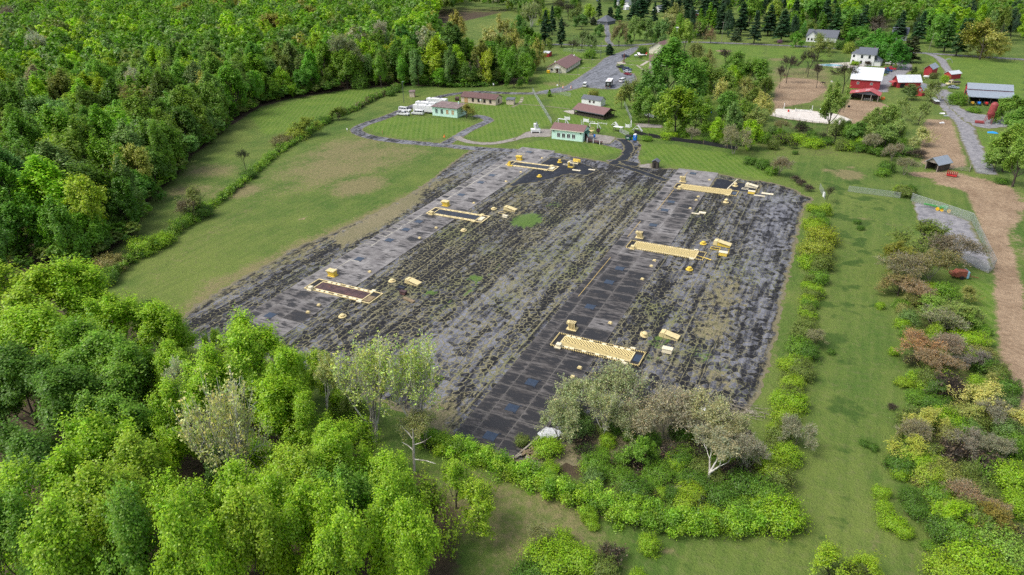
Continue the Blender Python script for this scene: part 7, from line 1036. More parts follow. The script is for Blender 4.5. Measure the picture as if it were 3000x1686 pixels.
fill([(1040, 1260), (1230, 1290), (1300, 1330), (1240, 1370), (1080, 1330)], 9, ['open0', 'open1', 'bush0', 'bush2'], [BR, MG, YG], 2.4, 6, 1.8, 3, 2.5)
fill([(640, 1060), (860, 1100), (1040, 1180), (1060, 1240), (900, 1220), (640, 1130)], 14, ['open0', 'open1', 'open2', 'bush1', 'bare2'], [BR, BR, YG, OL], 4, 9, 2, 3.6, 3)
# ------------------------------------------------------------------ fences, poles
def chain(name, px, h, label, col=(.40, .43, .42), posts=True, op=.22, cat='fence'):
    P = PG(*px); x0, y0 = P[0]; tr = thing(name, label, cat, (x0, y0, 0))
    key = 'chain link %.2f' % op
    if key not in MATS:
        m = bpy.data.materials.new(key); m.use_nodes = True; t = m.node_tree; b = t.nodes['Principled BSDF']; co = objco(t); b.inputs['Base Color'].default_value = (*col, 1); b.inputs['Roughness'].default_value = .5
        s = node(t, 'ShaderNodeSeparateXYZ', None, Vector=node(t, 'ShaderNodeAttribute', {'attribute_name': 'wire'}).outputs['Vector'])
        u, v = mth(t, 'FRACT', mth(t, 'MULTIPLY', mth(t, 'ADD', s.outputs[0], s.outputs[1]), 9.0)), mth(t, 'FRACT', mth(t, 'MULTIPLY', mth(t, 'SUBTRACT', s.outputs[0], s.outputs[1]), 9.0))
        a = mth(t, 'MAXIMUM', mth(t, 'LESS_THAN', u, op * .55), mth(t, 'LESS_THAN', v, op * .55)); tp = node(t, 'ShaderNodeBsdfTransparent').outputs[0]
        t.links.new(node(t, 'ShaderNodeMixShader', None, Fac=a, i1=tp, i2=b.outputs[0]).outputs[0], t.nodes['Material Output'].inputs[0]); MATS[key] = m
    V, F, Wv, s = [], [], [], 0.0
    for a, b_ in zip(P[:-1], P[1:]):
        L = float(np.hypot(*(b_ - a))); k = len(V); V += [(*(a - P[0]), .05), (*(b_ - P[0]), .05), (*(b_ - P[0]), h), (*(a - P[0]), h)]; F.append((k, k + 1, k + 2, k + 3)); Wv += [(s, 0, 0), (s + L, 0, 0), (s + L, h, 0), (s, h, 0)]; s += L
    link('mesh_panel', np_mesh('mesh_panel', np.array(V), np.array(F), MATS[key], {'wire': np.array(Wv)}), tr); rl = MB()
    for a, b_ in zip(P[:-1], P[1:]):
        L = float(np.hypot(*(b_ - a))); n = max(1, round(L / 3.2)); rl.tube([(*(a - P[0]), h), (*(b_ - P[0]), h)], .025, 5)
        for i in range(n + 1): q = a + (b_ - a) * i / n - P[0]; MB().tube([(q[0], q[1], 0), (q[0], q[1], h + .1)], .03, 5).build('post', m_steel, tr)
    rl.build('top_rail', m_steel, tr)
chain('chain_link_fence', [(1560, 270), (1616, 365)], 2.2, 'long pale chain-link fence running from the road to the middle mint building', op=.6); chain('chain_link_fence', [(1828, 308), (1850, 360)], 2.2, 'chain-link fence running beside the pavilion lawn towards the big tree', op=.5)
chain('chain_link_fence', [(2668, 590), (2846, 650), (2912, 788), (2895, 802), (2810, 765)], 2.4, 'chain-link fence round the fenced gravel yard', op=.4); chain('chain_link_fence', [(2484, 562), (2560, 572), (2636, 582)], 1.8, 'chain-link fence crossing the meadow beyond the right shrubs', op=.35); chain('chain_link_fence', [(2400, 555), (2416, 585)], 1.8, 'short chain-link gate by the upper right pavement corner', op=.4)
chain('chain_link_fence', [(1814, 388), (1842, 402)], 1.8, 'green mesh pen near the dumpster', (.2, .4, .3), op=.5); chain('chain_link_fence', [(1650, 152), (1760, 158), (1862, 138)], 2.0, 'chain-link fence along the lawn by the public road', op=.18); chain('chain_link_fence', [(1580, 280), (1640, 278), (1672, 285)], 1.8, 'faint chain-link fence below the car park', op=.25)
m_net = paint('black silt cloth', (.014, .014, .017), .8, 0, .3, 1)
P_ = PG((1858, 392), (1900, 402), (1960, 412), (2060, 424), (2130, 436), (2160, 440)); tr = thing('silt_fence', 'black cloth fence along the edge of the bright lawn', 'fence', (*P_[0], 0)); sf = MB()
for a, b_ in zip(P_[:-1], P_[1:]): d = (b_ - a) / np.hypot(*(b_ - a)); n_ = np.array([-d[1], d[0]]) * .04; q = [a - P_[0] - n_, b_ - P_[0] - n_, b_ - P_[0] + n_, a - P_[0] + n_]; sf.hexa([(*p, 0) for p in q] + [(*q[0], 1.5), (*q[1], 1.2), (*q[2], 1.2), (*q[3], 1.5)])
sf.build('cloth', m_net, tr)
for i in range(len(P_)): MB().box(-.06, .06, -.06, .06, 0, 1.8).build('stake', m_wood, tr, (*(P_[i] - P_[0]), 0))
def railfence(px, label, col=None, h=1.25, rails=3, sp=2.6):
    P = PG(*px); tr = thing('rail_fence', label, 'fence', (*P[0], 0)); col = col or m_tim; d = np.r_[0, np.cumsum(np.hypot(*np.diff(P, axis=0).T))]; n = int(d[-1] / sp); n = min(n, 95); s = np.linspace(0, d[-1], n + 1); X, Y = np.interp(s, d, P[:, 0]) - P[0, 0], np.interp(s, d, P[:, 1]) - P[0, 1]
    for i in range(n + 1): MB().box(-.07, .07, -.07, .07, 0, h + .1).build('post', col, tr, (X[i], Y[i], 0))
    for k in range(rails): MB().tube([(x, y, h * (k + 1) / rails - .05) for x, y in zip(X, Y)], .055, 4).build('rail', col, tr)
railfence([(2254, 342), (2310, 353), (2381, 364), (2440, 371), (2480, 370)], 'dark rail fence along the front of the sand arena'); railfence([(2280, 318), (2340, 316), (2420, 322), (2470, 330)], 'rail fence behind the sand arena', m_tim, 1.2, 2, 3.5); railfence([(2284, 222), (2340, 220), (2395, 219)], 'rail fence behind the horse paddock'); railfence([(2360, 214), (2366, 196), (2440, 202)], 'rail fence beside the pool lawn', m_tim, 1.2, 3, 3); railfence([(2100, 128), (2240, 135), (2380, 141), (2450, 146)], 'long roadside rail fence across the far lawn', m_tim, 1.2, 2, 4.5); railfence([(2760, 163), (2860, 170), (3000, 181)], 'long roadside rail fence along the big right field', m_tim, 1.2, 2, 4.5)
railfence([(2740, 495), (2800, 498), (2840, 505), (2842, 492)], 'pipe corral fence beside the run-in shelter', m_pole, 1.4, 4, 2.4); railfence([(2860, 505), (2890, 512)], 'gate across the gravel lane', m_steel, 1.3, 4, 3); railfence([(2670, 488), (2700, 490)], 'short board fence left of the run-in shelter', m_pole, 1.4, 3, 2)
def pole(px, py, h, label, col=None, lamp=False, arm=False, lean=(0, 0), r=.13, name='utility_pole'):
    x, y = G(px, py); tr = thing(name, label, name.split('_')[-1] if name != 'lamp_post' else 'lamp post', (x, y, 0), YAW * -1); MB().tube([(0, 0, 0), (lean[0], lean[1], h)], [r, r * .7], 8).build('shaft', col or m_pole, tr)
    if lamp: MB().box(-.15, .75, -.14, .14, h - .1, h + .1).build('lamp_head', m_steel, tr, bevel=.03)
    if arm: MB().box(-1.2 + lean[0], 1.2 + lean[0], lean[1] - .06, lean[1] + .06, h - .7, h - .55).build('cross_arm', m_pole, tr)
m_lp = paint('dark lamp post', (.10, .11, .12), .5)
pole(*z1(187, 228), 10, 'tall dark lamp post beside the guard hut', m_lp, True, name='lamp_post'); pole(*z3(855, 402), 9.5, 'tall lamp post at the far path left of the car park', m_lp, True, name='lamp_post'); pole(*z3(568, 602), 8, 'lamp post on the near path left of the car park', m_lp, False, r=.1, name='lamp_post'); pole(*z3(340, 755), 9, 'lamp post on the lawn below the barracks', m_lp, False, r=.1, name='lamp_post'); pole(*z3(985, 335), 8, 'pole beside the round cedar', m_pole, False, r=.11); pole(*z3(745, 492), 6, 'slim pole on the lawn between the paths', m_lp, r=.08, name='lamp_post')
pole(2113, 125, 14, 'tall grey utility pole by the far road', arm=True); pole(1919, 120, 14, 'grey utility pole behind the right brown-roofed building', arm=True); pole(2720, 150, 11, 'leaning pale utility pole at the farm lane entrance', lean=(.9, 0), arm=True); pole(2700, 115, 9, 'shorter leaning utility pole behind the farm lane entrance', lean=(.8, 0)); pole(1776, 95, 10, 'utility pole by the grey hip-roofed house', r=.11); pole(2356, 132, 9, 'thin pole left of the pale grey house', m_lp, r=.08)
x, y = G(1977, 165); tr = thing('lattice_mast', 'slim metal mast with lamps above the brown-roofed hall', 'mast', (x, y, 0))
for sx, sy in ((-.35, -.3), (.35, -.3), (0, .4)): MB().tube([(sx, sy, 0), (sx * .3, sy * .3, 17)], .06, 5).build('leg', m_steel, tr)
br_ = MB()
for k in range(16): br_.tube([(-.35 + .012 * k, -.3, k), (.35 - .012 * k, -.3, k + .9)], .03, 4)
br_.build('bracing', m_steel, tr); MB().box(-.9, .9, -.2, .2, 17, 17.5).build('lamp_bar', m_white, tr)
# ------------------------------------------------------------------ yard things
x, y = G(*z4(375, 362)); tr = thing('totem_post', 'dark reddish carved post on a small paved square', 'post', (x, y, .05)); m_tot = paint('reddish brown wood', (.16, .055, .045), .7)
MB().lathe([(.28, 0), (.32, 1.2), (.26, 1.3), (.34, 2.6), (.26, 2.7), (.34, 4.0), (.25, 4.2), (.30, 5.2), (.12, 5.6)], 10).build('post', m_tot, tr); MB().box(-.7, .7, -.5, .5, 0, .3).build('base', m_tot, tr); MB().box(-.9, .9, -.1, .1, 4.2, 4.5).build('wing', m_tot, tr)
x, y = G(1569, 389); tr = thing('radar_trailer', 'white radar dish on a boxy trailer on the old concrete pad', 'radar', (x, y, .05), R(25)); MB().box(-1.9, 1.9, -1.1, 1.1, .55, 1.5).build('chassis', m_white, tr, bevel=.05); MB().tube([(0, 0, 1.5), (0, 0, 2.6)], .45, 12).build('pedestal', m_white, tr); MB().box(-.75, .2, -.7, .7, 2.3, 3.6).build('gear_box', m_white, tr, bevel=.08)
MB().lathe([(.1, -.5), (.5, -.45), (1.0, -.25), (1.35, .1), (1.3, .12), (.9, -.18), (.4, -.35)], 20).build('dish', m_steel, tr, (.75, 0, 3.1), 0).rotation_euler = (0, R(70), 0); MB().tube([(.9, 0, 3.1), (1.6, 0, 3.35)], .06, 6).build('feed_horn', m_white, tr)
for sx in (-1.6, 1.6):
    for sy in (-1, 1): MB().box(sx - .2, sx + .2, sy * 1.2 - .15, sy * 1.2 + .15, 0, .6).build('jack', m_white, tr)
x, y = G(*z2(1200, 608)); tr = thing('portable_toilet', 'bright blue portable toilet with white roof', 'portable toilet', (x, y, .05), R(-8)); MB().box(-.6, .6, -.6, .6, .05, 2.1).build('cabin', m_blue, tr, bevel=.05); MB().hexa([(-.62, -.62, 2.1), (.62, -.62, 2.1), (.62, .62, 2.1), (-.62, .62, 2.1), (-.4, -.5, 2.45), (.4, -.5, 2.45), (.4, .5, 2.45), (-.4, .5, 2.45)]).build('roof', m_white, tr, bevel=.04); MB().box(-.42, .42, -.64, -.59, .15, 1.95).build('door', paint('darker blue plastic', (.015, .17, .6), .45), tr); MB().box(.1, .35, -.67, -.63, 1.35, 1.65).build('notice', m_white, tr); MB().tube([(.45, .45, 2.1), (.45, .45, 2.8)], .06, 6).build('vent_pipe', m_dark, tr)
x, y = G(*z2(1118, 600)); tr = thing('dumpster', 'dark green dumpster beside the blue portable toilet', 'dumpster', (x, y, .05), R(-5)); MB().hexa([(-.95, -.7, .15), (.95, -.7, .15), (.95, .7, .15), (-.95, .7, .15), (-1.05, -.85, 1.35), (1.05, -.85, 1.35), (1.05, .85, 1.6), (-1.05, .85, 1.6)]).build('bin', m_green, tr, bevel=.03); MB().hexa([(-1.1, -.9, 1.36), (1.1, -.9, 1.36), (1.1, .9, 1.62), (-1.1, .9, 1.62), (-1.1, -.9, 1.42), (1.1, -.9, 1.42), (1.1, .9, 1.68), (-1.1, .9, 1.68)]).build('lid', m_black, tr); MB().box(-.5, .5, -.83, -.78, .7, .95).build('notice', m_white, tr)
def aframe(x, y, rz, L, h, label, cross=True):
    tr = thing('agility_ramp', label, 'agility ramp', (x, y, 0), rz, 'white dog agility obstacles'); 
    for s in (-1, 1): MB().hexa([(s * L / 2, -.5, 0), (s * L / 2, .5, 0), (s * .03, .5, h), (s * .03, -.5, h), (s * L / 2, -.5, .14), (s * L / 2, .5, .14), (s * .03, .5, h + .14), (s * .03, -.5, h + .14)]).build('ramp', m_white, tr); MB().tube([(s * L * .3, -.5, h * .4), (s * L * .3, -.5, 0)], .06, 5).tube([(s * L * .3, .5, h * .4), (s * L * .3, .5, 0)], .06, 5).build('leg', m_white, tr)
    if cross: MB().box(-.8, .8, -.6, -.5, h * .4, h * .5).build('cross_bar', m_white, tr)
def bridge(x, y, rz, L, h, label):
    tr = thing('agility_walk', label, 'agility walk', (x, y, 0), rz, 'white dog agility obstacles'); MB().box(-L * .28, L * .28, -.35, .35, h - .12, h).build('deck', m_white, tr)
    for s in (-1, 1): MB().hexa([(s * L / 2, -.3, 0), (s * L / 2, .3, 0), (s * L * .28, .3, h - .1), (s * L * .28, -.3, h - .1), (s * L / 2, -.3, .12), (s * L / 2, .3, .12), (s * L * .28, .3, h), (s * L * .28, -.3, h)]).build('ramp', m_white, tr); MB().box(s * L * .26 - .1, s * L * .26 + .1, -.3, .3, 0, h - .12).build('leg', m_white, tr)
def jump(x, y, rz, w_, h, label, panel=True):
    tr = thing('agility_jump', label, 'agility jump', (x, y, 0), rz, 'white dog agility obstacles')
    for s in (-1, 1): MB().box(s * w_ / 2 - .07, s * w_ / 2 + .07, -.25, .25, 0, .1).box(s * w_ / 2 - .06, s * w_ / 2 + .06, -.06, .06, .1, h * 1.25).build('upright', m_white, tr)
    if panel: MB().box(-w_ / 2 + .07, w_ / 2 - .07, -.04, .04, .1, h).build('panel', m_white, tr)
    else: MB().box(-w_ / 2 + .07, w_ / 2 - .07, -.05, .05, h * .7, h * .8).box(-w_ / 2 + .07, w_ / 2 - .07, -.05, .05, h * .3, h * .4).build('rail', m_white, tr)
bridge(*G(*z2(285, 395)), R(-8), 6.5, 1.9, 'long white agility walk just behind the middle mint building'); bridge(*G(*z2(683, 455)), R(2), 6.2, 2.0, 'white agility walk in the middle of the training lawn'); aframe(*G(*z2(1230, 488)), R(-10), 4.4, 2.2, 'white A-shaped ramp near the portable toilet'); aframe(*G(*z2(948, 425)), R(-20), 3.2, 1.5, 'small white A-shaped ramp right of the agility walk'); jump(*G(*z2(350, 350)), 0, 2.4, 1.3, 'white panel jump nearest the chain-link fence'); jump(*G(*z2(540, 430)), R(70), 1.4, 2.2, 'tall white window jump beside the mint building gable', False); jump(*G(*z2(585, 380)), R(-10), 2.6, 1.4, 'white panel jump with a red part behind the mint building'); jump(*G(*z2(1105, 448)), 0, 1.7, 1.3, 'white panel jump near the second chain-link fence'); jump(*G(*z2(790, 405)), R(-4), 4.0, .7, 'low wide white jump in front of the pavilion', False); jump(*G(*z2(665, 382)), R(-4), 2.2, .5, 'low white bar left of the low wide jump', False)
MB_ = None
x, y = G(*z2(1150, 445)); tag(MB().box(-.2, .2, -.2, .2, 0, 2.8).build('white_post', m_white, None, (x, y, 0), 0, .03), 'single tall white post at the end of the fence', 'post')
x, y = G(*z2(990, 500)); tr = thing('covered_bench', 'low white-topped shelter bench at the training lawn edge', 'shelter', (x, y, 0), R(-8)); MB().box(-1.9, 1.9, -.9, .9, 1.9, 2.05).build('top', m_white, tr); MB().box(-2.2, 1.4, .2, .8, .4, .55).build('bench', m_tim, tr)
for sx in (-1.8, 1.8):
    for sy in (-.8, .8): MB().box(sx - .07, sx + .07, sy - .07, sy + .07, 0, 1.9).build('post', m_tim, tr)
x, y = G(*z2(632, 530)); tr = thing('yellow_cage', 'pale yellow metal frame cage beside the mint building', 'frame', (x, y, .05), R(-5)); fr = MB()
for sx in (-1.4, 1.4):
    for sy in (-.9, .9): fr.box(sx - .06, sx + .06, sy - .06, sy + .06, 0, 2.6)
for zz_ in (.5, 1.3, 2.5): fr.box(-1.4, 1.4, -.95, -.87, zz_, zz_ + .1).box(-1.4, 1.4, .87, .95, zz_, zz_ + .1)
fr.build('frame', m_pale, tr); MB().box(-1.4, 1.4, -.85, .85, 1.32, 1.4).build('shelf', m_pale, tr)
x, y = G(*z2(737, 525)); tr = thing('hose_reel', 'round rusty reel on a stand on the worn concrete', 'reel', (x, y, .05)); MB().tube([(0, -.12, 1.3), (0, .12, 1.3)], .85, 18).build('reel', m_rust, tr); MB().box(-.08, .08, -.3, .3, 0, 1.3).build('stand', m_rust, tr)
x, y = G(*z2(690, 640)); tr = thing('old_missile_carrier', 'low rusty wheeled carrier with white posts in the scrap yard', 'carrier', (x, y, .05), R(-10)); MB().box(-3.2, 3.2, -.7, .7, .55, .9).build('bed', m_rust, tr); MB().hexa([(-3.0, -.5, .9), (-1.6, -.5, .9), (-1.6, .5, .9), (-3.0, .5, .9), (-3.3, -.4, 2.1), (-2.6, -.4, 1.6), (-2.6, .4, 1.6), (-3.3, .4, 2.1)]).build('cradle', m_rust, tr)
for xx in (-2.6, 0, 2.8): MB().box(xx - .09, xx + .09, -.95, -.77, 0, 1.7).build('white_post', m_white, tr)
for xx in (-2, 2):
    for sy in (-.8, .8): link('wheel', _wh[0], tr, (xx, sy, .36))
x, y = G(*z2(690, 588)); tr = tag(MB().lathe([(.3, 0), (.42, .4), (.42, .75), (.3, 1.1)], 14).build('barrel', m_blue, None, (x, y, .6), 0, 0, True), 'bright blue barrel in the scrap yard', 'barrel')
for i, (px, py, c, lb) in enumerate(((z3(384, 765)[0], z3(384, 765)[1], m_orange, 'orange and white traffic barrel left of the lot entrance'), (z3(484, 768)[0], z3(484, 768)[1], m_orange, 'orange and white traffic barrel right of the lot entrance'))):
    x, y = G(px, py); tr = thing('traffic_barrel', lb, 'traffic barrel', (x, y, .05), 0, 'traffic barrels at the car park entrance'); MB().lathe([(.42, 0), (.40, .3), (.36, .32), (.34, .6), (.31, .62), (.28, 1.1), (.18, 1.2)], 14).build('drum', m_orange, tr); MB().lathe([(.375, .34), (.352, .58)], 14).build('white_band', m_white, tr); MB().lathe([(.32, .64), (.30, .88)], 14).build('white_band', m_white, tr)
x, y = G(*z1(694, 652)); tr = thing('traffic_cone', 'orange traffic cone at the lawn corner by the loop road', 'traffic cone', (x, y, .04)); MB().lathe([(.35, .06), (.1, 1.0), (.06, 1.05)], 12).build('cone', m_orange, tr); MB().box(-.45, .45, -.45, .45, 0, .06).build('base', m_orange, tr)
for px, py, lb in ((1018, 388, 'white sign box on the left bend of the loop road'), (1121, 395, None)):
    x, y = G(px, py)
    if lb: tr = thing('sign_post', lb, 'sign', (x, y, 0)); MB().box(-.05, .05, -.05, .05, 0, 1.2).build('post', m_pole, tr); MB().box(-.3, .3, -.09, -.05, .9, 1.7).build('panel', m_white, tr)
    else: tag(MB().box(-.06, .06, -.06, .06, 0, 1.6).box(-.14, .14, -.1, -.06, 1.1, 1.6).build('marker_post', m_ply, None, (x, y, 0)), 'orange-brown marker post on the oval lawn', 'post')
for px, py, lb, c in ((1446, 255, 'white sign beside the road behind the long tan building', m_white), (1633, 258, 'white marker left of the traffic barrels', m_white), (1610, 283, 'white notice under the little green tree', m_white)):
    x, y = G(px, py); tr = thing('sign_post', lb, 'sign', (x, y, 0)); MB().box(-.05, .05, -.05, .05, 0, 1.6).build('post', m_pole, tr); MB().box(-.35, .35, -.09, -.05, .9, 1.8).build('panel', c, tr)
x, y = G(*z1(855, 195)); tr = thing('rusty_tank', 'dark red round tank beside the long tan building', 'tank', (x, y, 0), R(20)); MB().tube([(-.9, 0, 1.0), (.9, 0, 1.0)], .95, 16).build('drum', m_rust, tr, smooth=False); MB().box(-.6, .6, -.7, .7, 0, .3).build('cradle', m_rust, tr)
x, y = G(*z3(210, 572)); tag(MB().box(-.9, .9, -.5, .5, .05, 1.3).hexa([(-.95, -.55, 1.3), (.95, -.55, 1.3), (.95, .55, 1.3), (-.95, .55, 1.3), (-.9, -.4, 1.5), (.9, -.4, 1.5), (.9, .5, 1.6), (-.9, .5, 1.6)]).build('waste_cart', m_yelb, None, (x, y - 1.2, 0), 0, .04), 'yellow waste cart against the barracks end wall', 'waste cart')
for i, (px, py) in enumerate(((2115, 388), (2107, 402), (2125, 415))):
    x, y = G(px, py); tr = thing('bee_hive', ['grey hive box farthest from the black cloth fence', 'grey hive box, left of three', 'grey hive box nearest the bare tree'][i], 'hive', (x, y, 0), R(8 * i), 'grey hive boxes on the grass'); MB().box(-.7, .7, -.55, .55, .15, 1.2).build('box', m_pole, tr, bevel=.02); MB().box(-.78, .78, -.62, .62, 1.2, 1.32).build('lid', m_steel, tr)
x, y = G(2077, 332); tag(MB().hexa([(-1, -.4, 0), (1, -.4, 0), (1, .4, 0), (-1, .4, 0), (-1.2, -.5, .45), (1.2, -.5, .45), (1.2, .5, .45), (-1.2, .5, .45)]).build('wading_pool', m_blue, None, (x, y, 0), .2, .05), 'small bright blue tub on the grass right of the big trees', 'tub')
x, y = G(2033, 250); tag(MB().box(-1.0, 1.0, -.5, .5, .2, 2.2).build('white_tank', m_white, None, (x, y, 0), .3, .1), 'white box glimpsed between the big trees', 'box')
# ------------------------------------------------------------------ farm things
m_bin = paint('dull red hopper paint', (.30, .050, .050), .6, 0, .15, 1, (.20, .06, .05, .5)); x, y = G(*z6(990, 785)); tr = thing('feed_bin', 'tall red hopper feed bin leaning over the gravel yard', 'feed bin', (x, y, .05)); MB().lathe([(.3, 1.6), (1.35, 4.0), (1.35, 7.6), (1.0, 8.2), (.3, 8.6)], 20).build('hopper', m_bin, tr).rotation_euler = (0, R(7), R(25))
for sx, sy in ((-1, -1), (1, -1), (1, 1), (-1, 1)): MB().tube([(sx * 1.2, sy * 1.2, 0), (sx * 1.1 + .45, sy * 1.1, 4.2)], .09, 6).build('leg', m_bin, tr)
MB().tube([(-1.2, -1.2, 1.2), (1.4, -1.1, 3.4)], .05, 5).tube([(1.2, -1.2, 1.2), (-.8, -1.1, 3.4)], .05, 5).build('brace', m_bin, tr); MB().box(-4.2, -1.3, -1.0, .8, .1, .9).build('trough', m_bin, tr, bevel=.05)
def tractor(px, py, rz, c, label, z=.05):
    x, y = G(px, py); tr = thing('tractor', label, 'tractor', (x, y, z), rz, 'machinery under the machine shed roof'); MB().box(.2, 1.9, -.4, .4, .7, 1.5).build('hood', c, tr, bevel=.08); MB().box(-1.1, .3, -.6, .6, .7, 1.2).build('body', c, tr, bevel=.05); MB().box(-.9, .1, -.3, .3, 1.2, 1.4).build('seat', m_black, tr); MB().tube([(.3, 0, 1.4), (.5, 0, 1.8)], .04, 5).build('steering_wheel', m_black, tr)
    for sy in (-1, 1): MB().tube([(-.7, sy * .6, .75), (-.7, sy * .95, .75)], .75, 16).build('wheel', m_tyre, tr); MB().tube([(1.5, sy * .5, .42), (1.5, sy * .75, .42)], .42, 12).build('wheel', m_tyre, tr)
tractor(*z6(800, 548), R(-85), paint('tractor yellow', (.6, .35, .03), .5), 'yellow tractor at the left end of the machine shed'); tractor(*z6(975, 553), R(-88), m_redp, 'red tractor in the middle of the machine shed'); tractor(*z6(1085, 556), R(-80), m_orange, 'orange tractor right of the middle of the machine shed'); tractor(*z6(1180, 558), R(-95), m_redp, 'red tractor at the right end of the machine shed'); tractor(*z6(885, 550), R(-92), m_blue, 'blue tractor second from left in the machine shed')
x, y = G(2815, 815); tr = thing('hay_machine', 'rusty red hay machine with light blue side on the right grass', 'hay machine', (x, y, 0), R(20)); m_hay = paint('faded machine red', (.26, .075, .045), .7, 0, .25, 1.5, (.2, .11, .06, .6)); m_lb = paint('faded light blue paint', (.25, .45, .58), .6)
MB().prism([(-1.7, .5), (1.2, .5), (1.5, 1.2), (1.0, 1.9), (-1.2, 2.0), (-1.8, 1.4)], -.8, .8).build('body', m_hay, tr, bevel=.05); MB().box(.7, 1.1, -.95, .95, .35, 1.9).build('side_panel', m_lb, tr); MB().tube([(1.4, 0, .6), (3.4, -.6, .4)], .08, 6).build('tongue', m_hay, tr); MB().tube([(-2.1, -.6, 1.1), (-2.1, .7, 1.1)], .5, 12).build('pickup_reel', m_hay, tr)
for sy in (-1, 1): MB().tube([(-.3, sy * .85, .45), (-.3, sy * 1.1, .45)], .45, 14).build('wheel', m_tyre, tr)
x, y = G(2745, 615); tr = thing('green_implement', 'long green farm implement with yellow wheels inside the fenced yard', 'farm implement', (x, y, .05), R(-14)); m_dg = paint('implement green', (.06, .30, .07), .5); MB().box(-3.5, 1.0, -.25, .25, .8, 1.1).build('beam', m_dg, tr); MB().box(.6, 2.4, -1.0, 1.0, .5, 1.3).build('hopper', m_dg, tr, bevel=.05)
for xx in (.2, 1.3, 3.0): MB().tube([(xx, -1.0, .5), (xx, -.8, .5)], .5, 12).build('wheel', m_yelb, tr)
x, y = G(2788, 517); tr = thing('red_feeder', 'dark red feeder rack beside the run-in shelter', 'feeder', (x, y, 0), R(-15))
for k in range(6): MB().box(-1.4 + .52 * k, -1.3 + .52 * k, -.8, .8, .3, 1.6).build('bar', m_redp, tr)
MB().box(-1.4, 1.4, -.85, .85, .25, .55).build('tray', m_redp, tr)
x, y = G(2903, 390); tag(MB().hexa([(-1.2, -.8, 0), (1.2, -.8, 0), (1.2, .8, 0), (-1.2, .8, 0), (-.9, -.5, .5), (1.1, -.6, .3), (.9, .6, .6), (-1.0, .5, .35)]).hexa([(1, -1, 0), (2.4, -.8, 0), (2.4, .5, 0), (1, .8, 0), (1.2, -.6, .35), (2.0, -.6, .4), (2.1, .3, .2), (1.2, .5, .5)]).build('tarpaulin', paint('bright blue tarp', (.02, .32, .75), .4), None, (x, y, 0), .1, .08), 'crumpled bright blue tarpaulin below the feed bin', 'tarpaulin')
x, y = G(*z6(335, 520)); tr = thing('tin_roofed_rack', 'long low rack with a white tin cover beside the gravel lane', 'rack', (x, y, 0), ang_px(z6(275, 465), z6(390, 555))); MB().box(-4.2, 4.2, -1.0, 1.0, 1.3, 1.42).build('cover', m_tin, tr); MB().box(-4, 4, -.8, .8, .1, 1.0).build('stacked_boards', m_tim, tr)
for sx in (-3.9, 0, 3.9): MB().box(sx - .08, sx + .08, -.9, .9, 0, 1.3).build('post', m_tim, tr)
for i, (qx, qy, c, lb) in enumerate(((430, 660, m_white, 'white scrap sheet by the brown paddock corner'), (480, 690, m_steel, 'grey scrap panel by the brown paddock corner'), (425, 778, m_white, 'white plank lying on the brown paddock'), (1120, 790, m_steel, 'pale metal bin lying on the gravel yard'))): x, y = G(*z6(qx, qy)); tag(MB().hexa([(-1.1, -.5, 0), (1.1, -.4, 0), (1.0, .5, 0), (-1.0, .4, 0), (-1.0, -.4, .35), (.9, -.3, .2), (.8, .4, .5), (-.9, .3, .3)]).build('scrap_panel', c, None, (x, y, .02), .3 * i, .03), lb, 'scrap')
x, y = G(*z7(840, 445)); tag(MB().tube([(0, -.2, .45), (0, .2, .45)], .5, 16).build('discarded_truck_tyre', m_tyre, None, (x, y, 0), .4, .05), 'black tyre standing in the yard before the lean-to', 'tyre')
x, y = G(*z7(1192, 362)); tag(MB().hexa([(-.7, -.5, 0), (.7, -.5, 0), (.7, .5, 0), (-.7, .5, 0), (-.8, -.6, 1.1), (.8, -.6, 1.1), (.8, .6, 1.1), (-.8, .6, 1.1)]).build('red_bin', m_orange, None, (x, y, 0), .2, .04), 'orange-red bin right of the lean-to', 'bin')
for i, (qx, qy) in enumerate(((165, 455), (455, 485), (540, 495))): x, y = G(*z7(qx, qy)); tag(MB().box(-.12, .12, -.12, .12, 0, 2.4 if i < 2 else 1.6).box(-.3, .3, -.14, .14, 0, .2).build('jump_standard', m_white, None, (x, y, .03), 0, .02), ['white jump standard at the left end of the arena', 'white jump standard at the middle back of the arena', 'white wider jump standard at the right back of the arena'][i], 'jump standard')
x, y = G(*z7(360, 490)); tr = thing('horse_jump', 'white rail jump at the back of the sand arena', 'horse jump', (x, y, .03)); MB().box(-3, 3, -.1, .1, .4, .5).box(-3, 3, -.1, .1, .8, .9).build('rail', m_white, tr); MB().box(-3.1, -2.9, -.4, .4, 0, 1.2).build('wing', m_white, tr); MB().box(2.9, 3.1, -.4, .4, 0, 1.2).build('wing', m_white, tr)
x, y = G(*z7(212, 492)); tag(MB().lathe([(.35, 0), (.4, .45), (.35, .9)], 12).build('barrel', m_redp, None, (x, y, .03), 0), 'red barrel on the sand arena', 'barrel')
x, y = G(2435, 192); tr = thing('swimming_pool', 'kidney-shaped swimming pool left of the farmhouse', 'swimming pool', (x, y, .05)); pts = [(5.5 * math.cos(a) * (1 + .15 * math.cos(2 * a)), 4.2 * math.sin(a) + .9 * math.cos(a)) for a in np.linspace(0, 2 * math.pi, 28, endpoint=False)]
wm = paint('pool water', (.16, .36, .46), .08); MB().face([(p[0], p[1], .03) for p in pts]).build('water', wm, tr); k = MB()
for i in range(28): a, b_ = pts[i], pts[(i + 1) % 28]; k.hexa([(a[0], a[1], 0), (b_[0], b_[1], 0), (b_[0] * 1.12, b_[1] * 1.14, 0), (a[0] * 1.12, a[1] * 1.14, 0), (a[0], a[1], .08), (b_[0], b_[1], .08), (b_[0] * 1.12, b_[1] * 1.14, .08), (a[0] * 1.12, a[1] * 1.14, .08)])
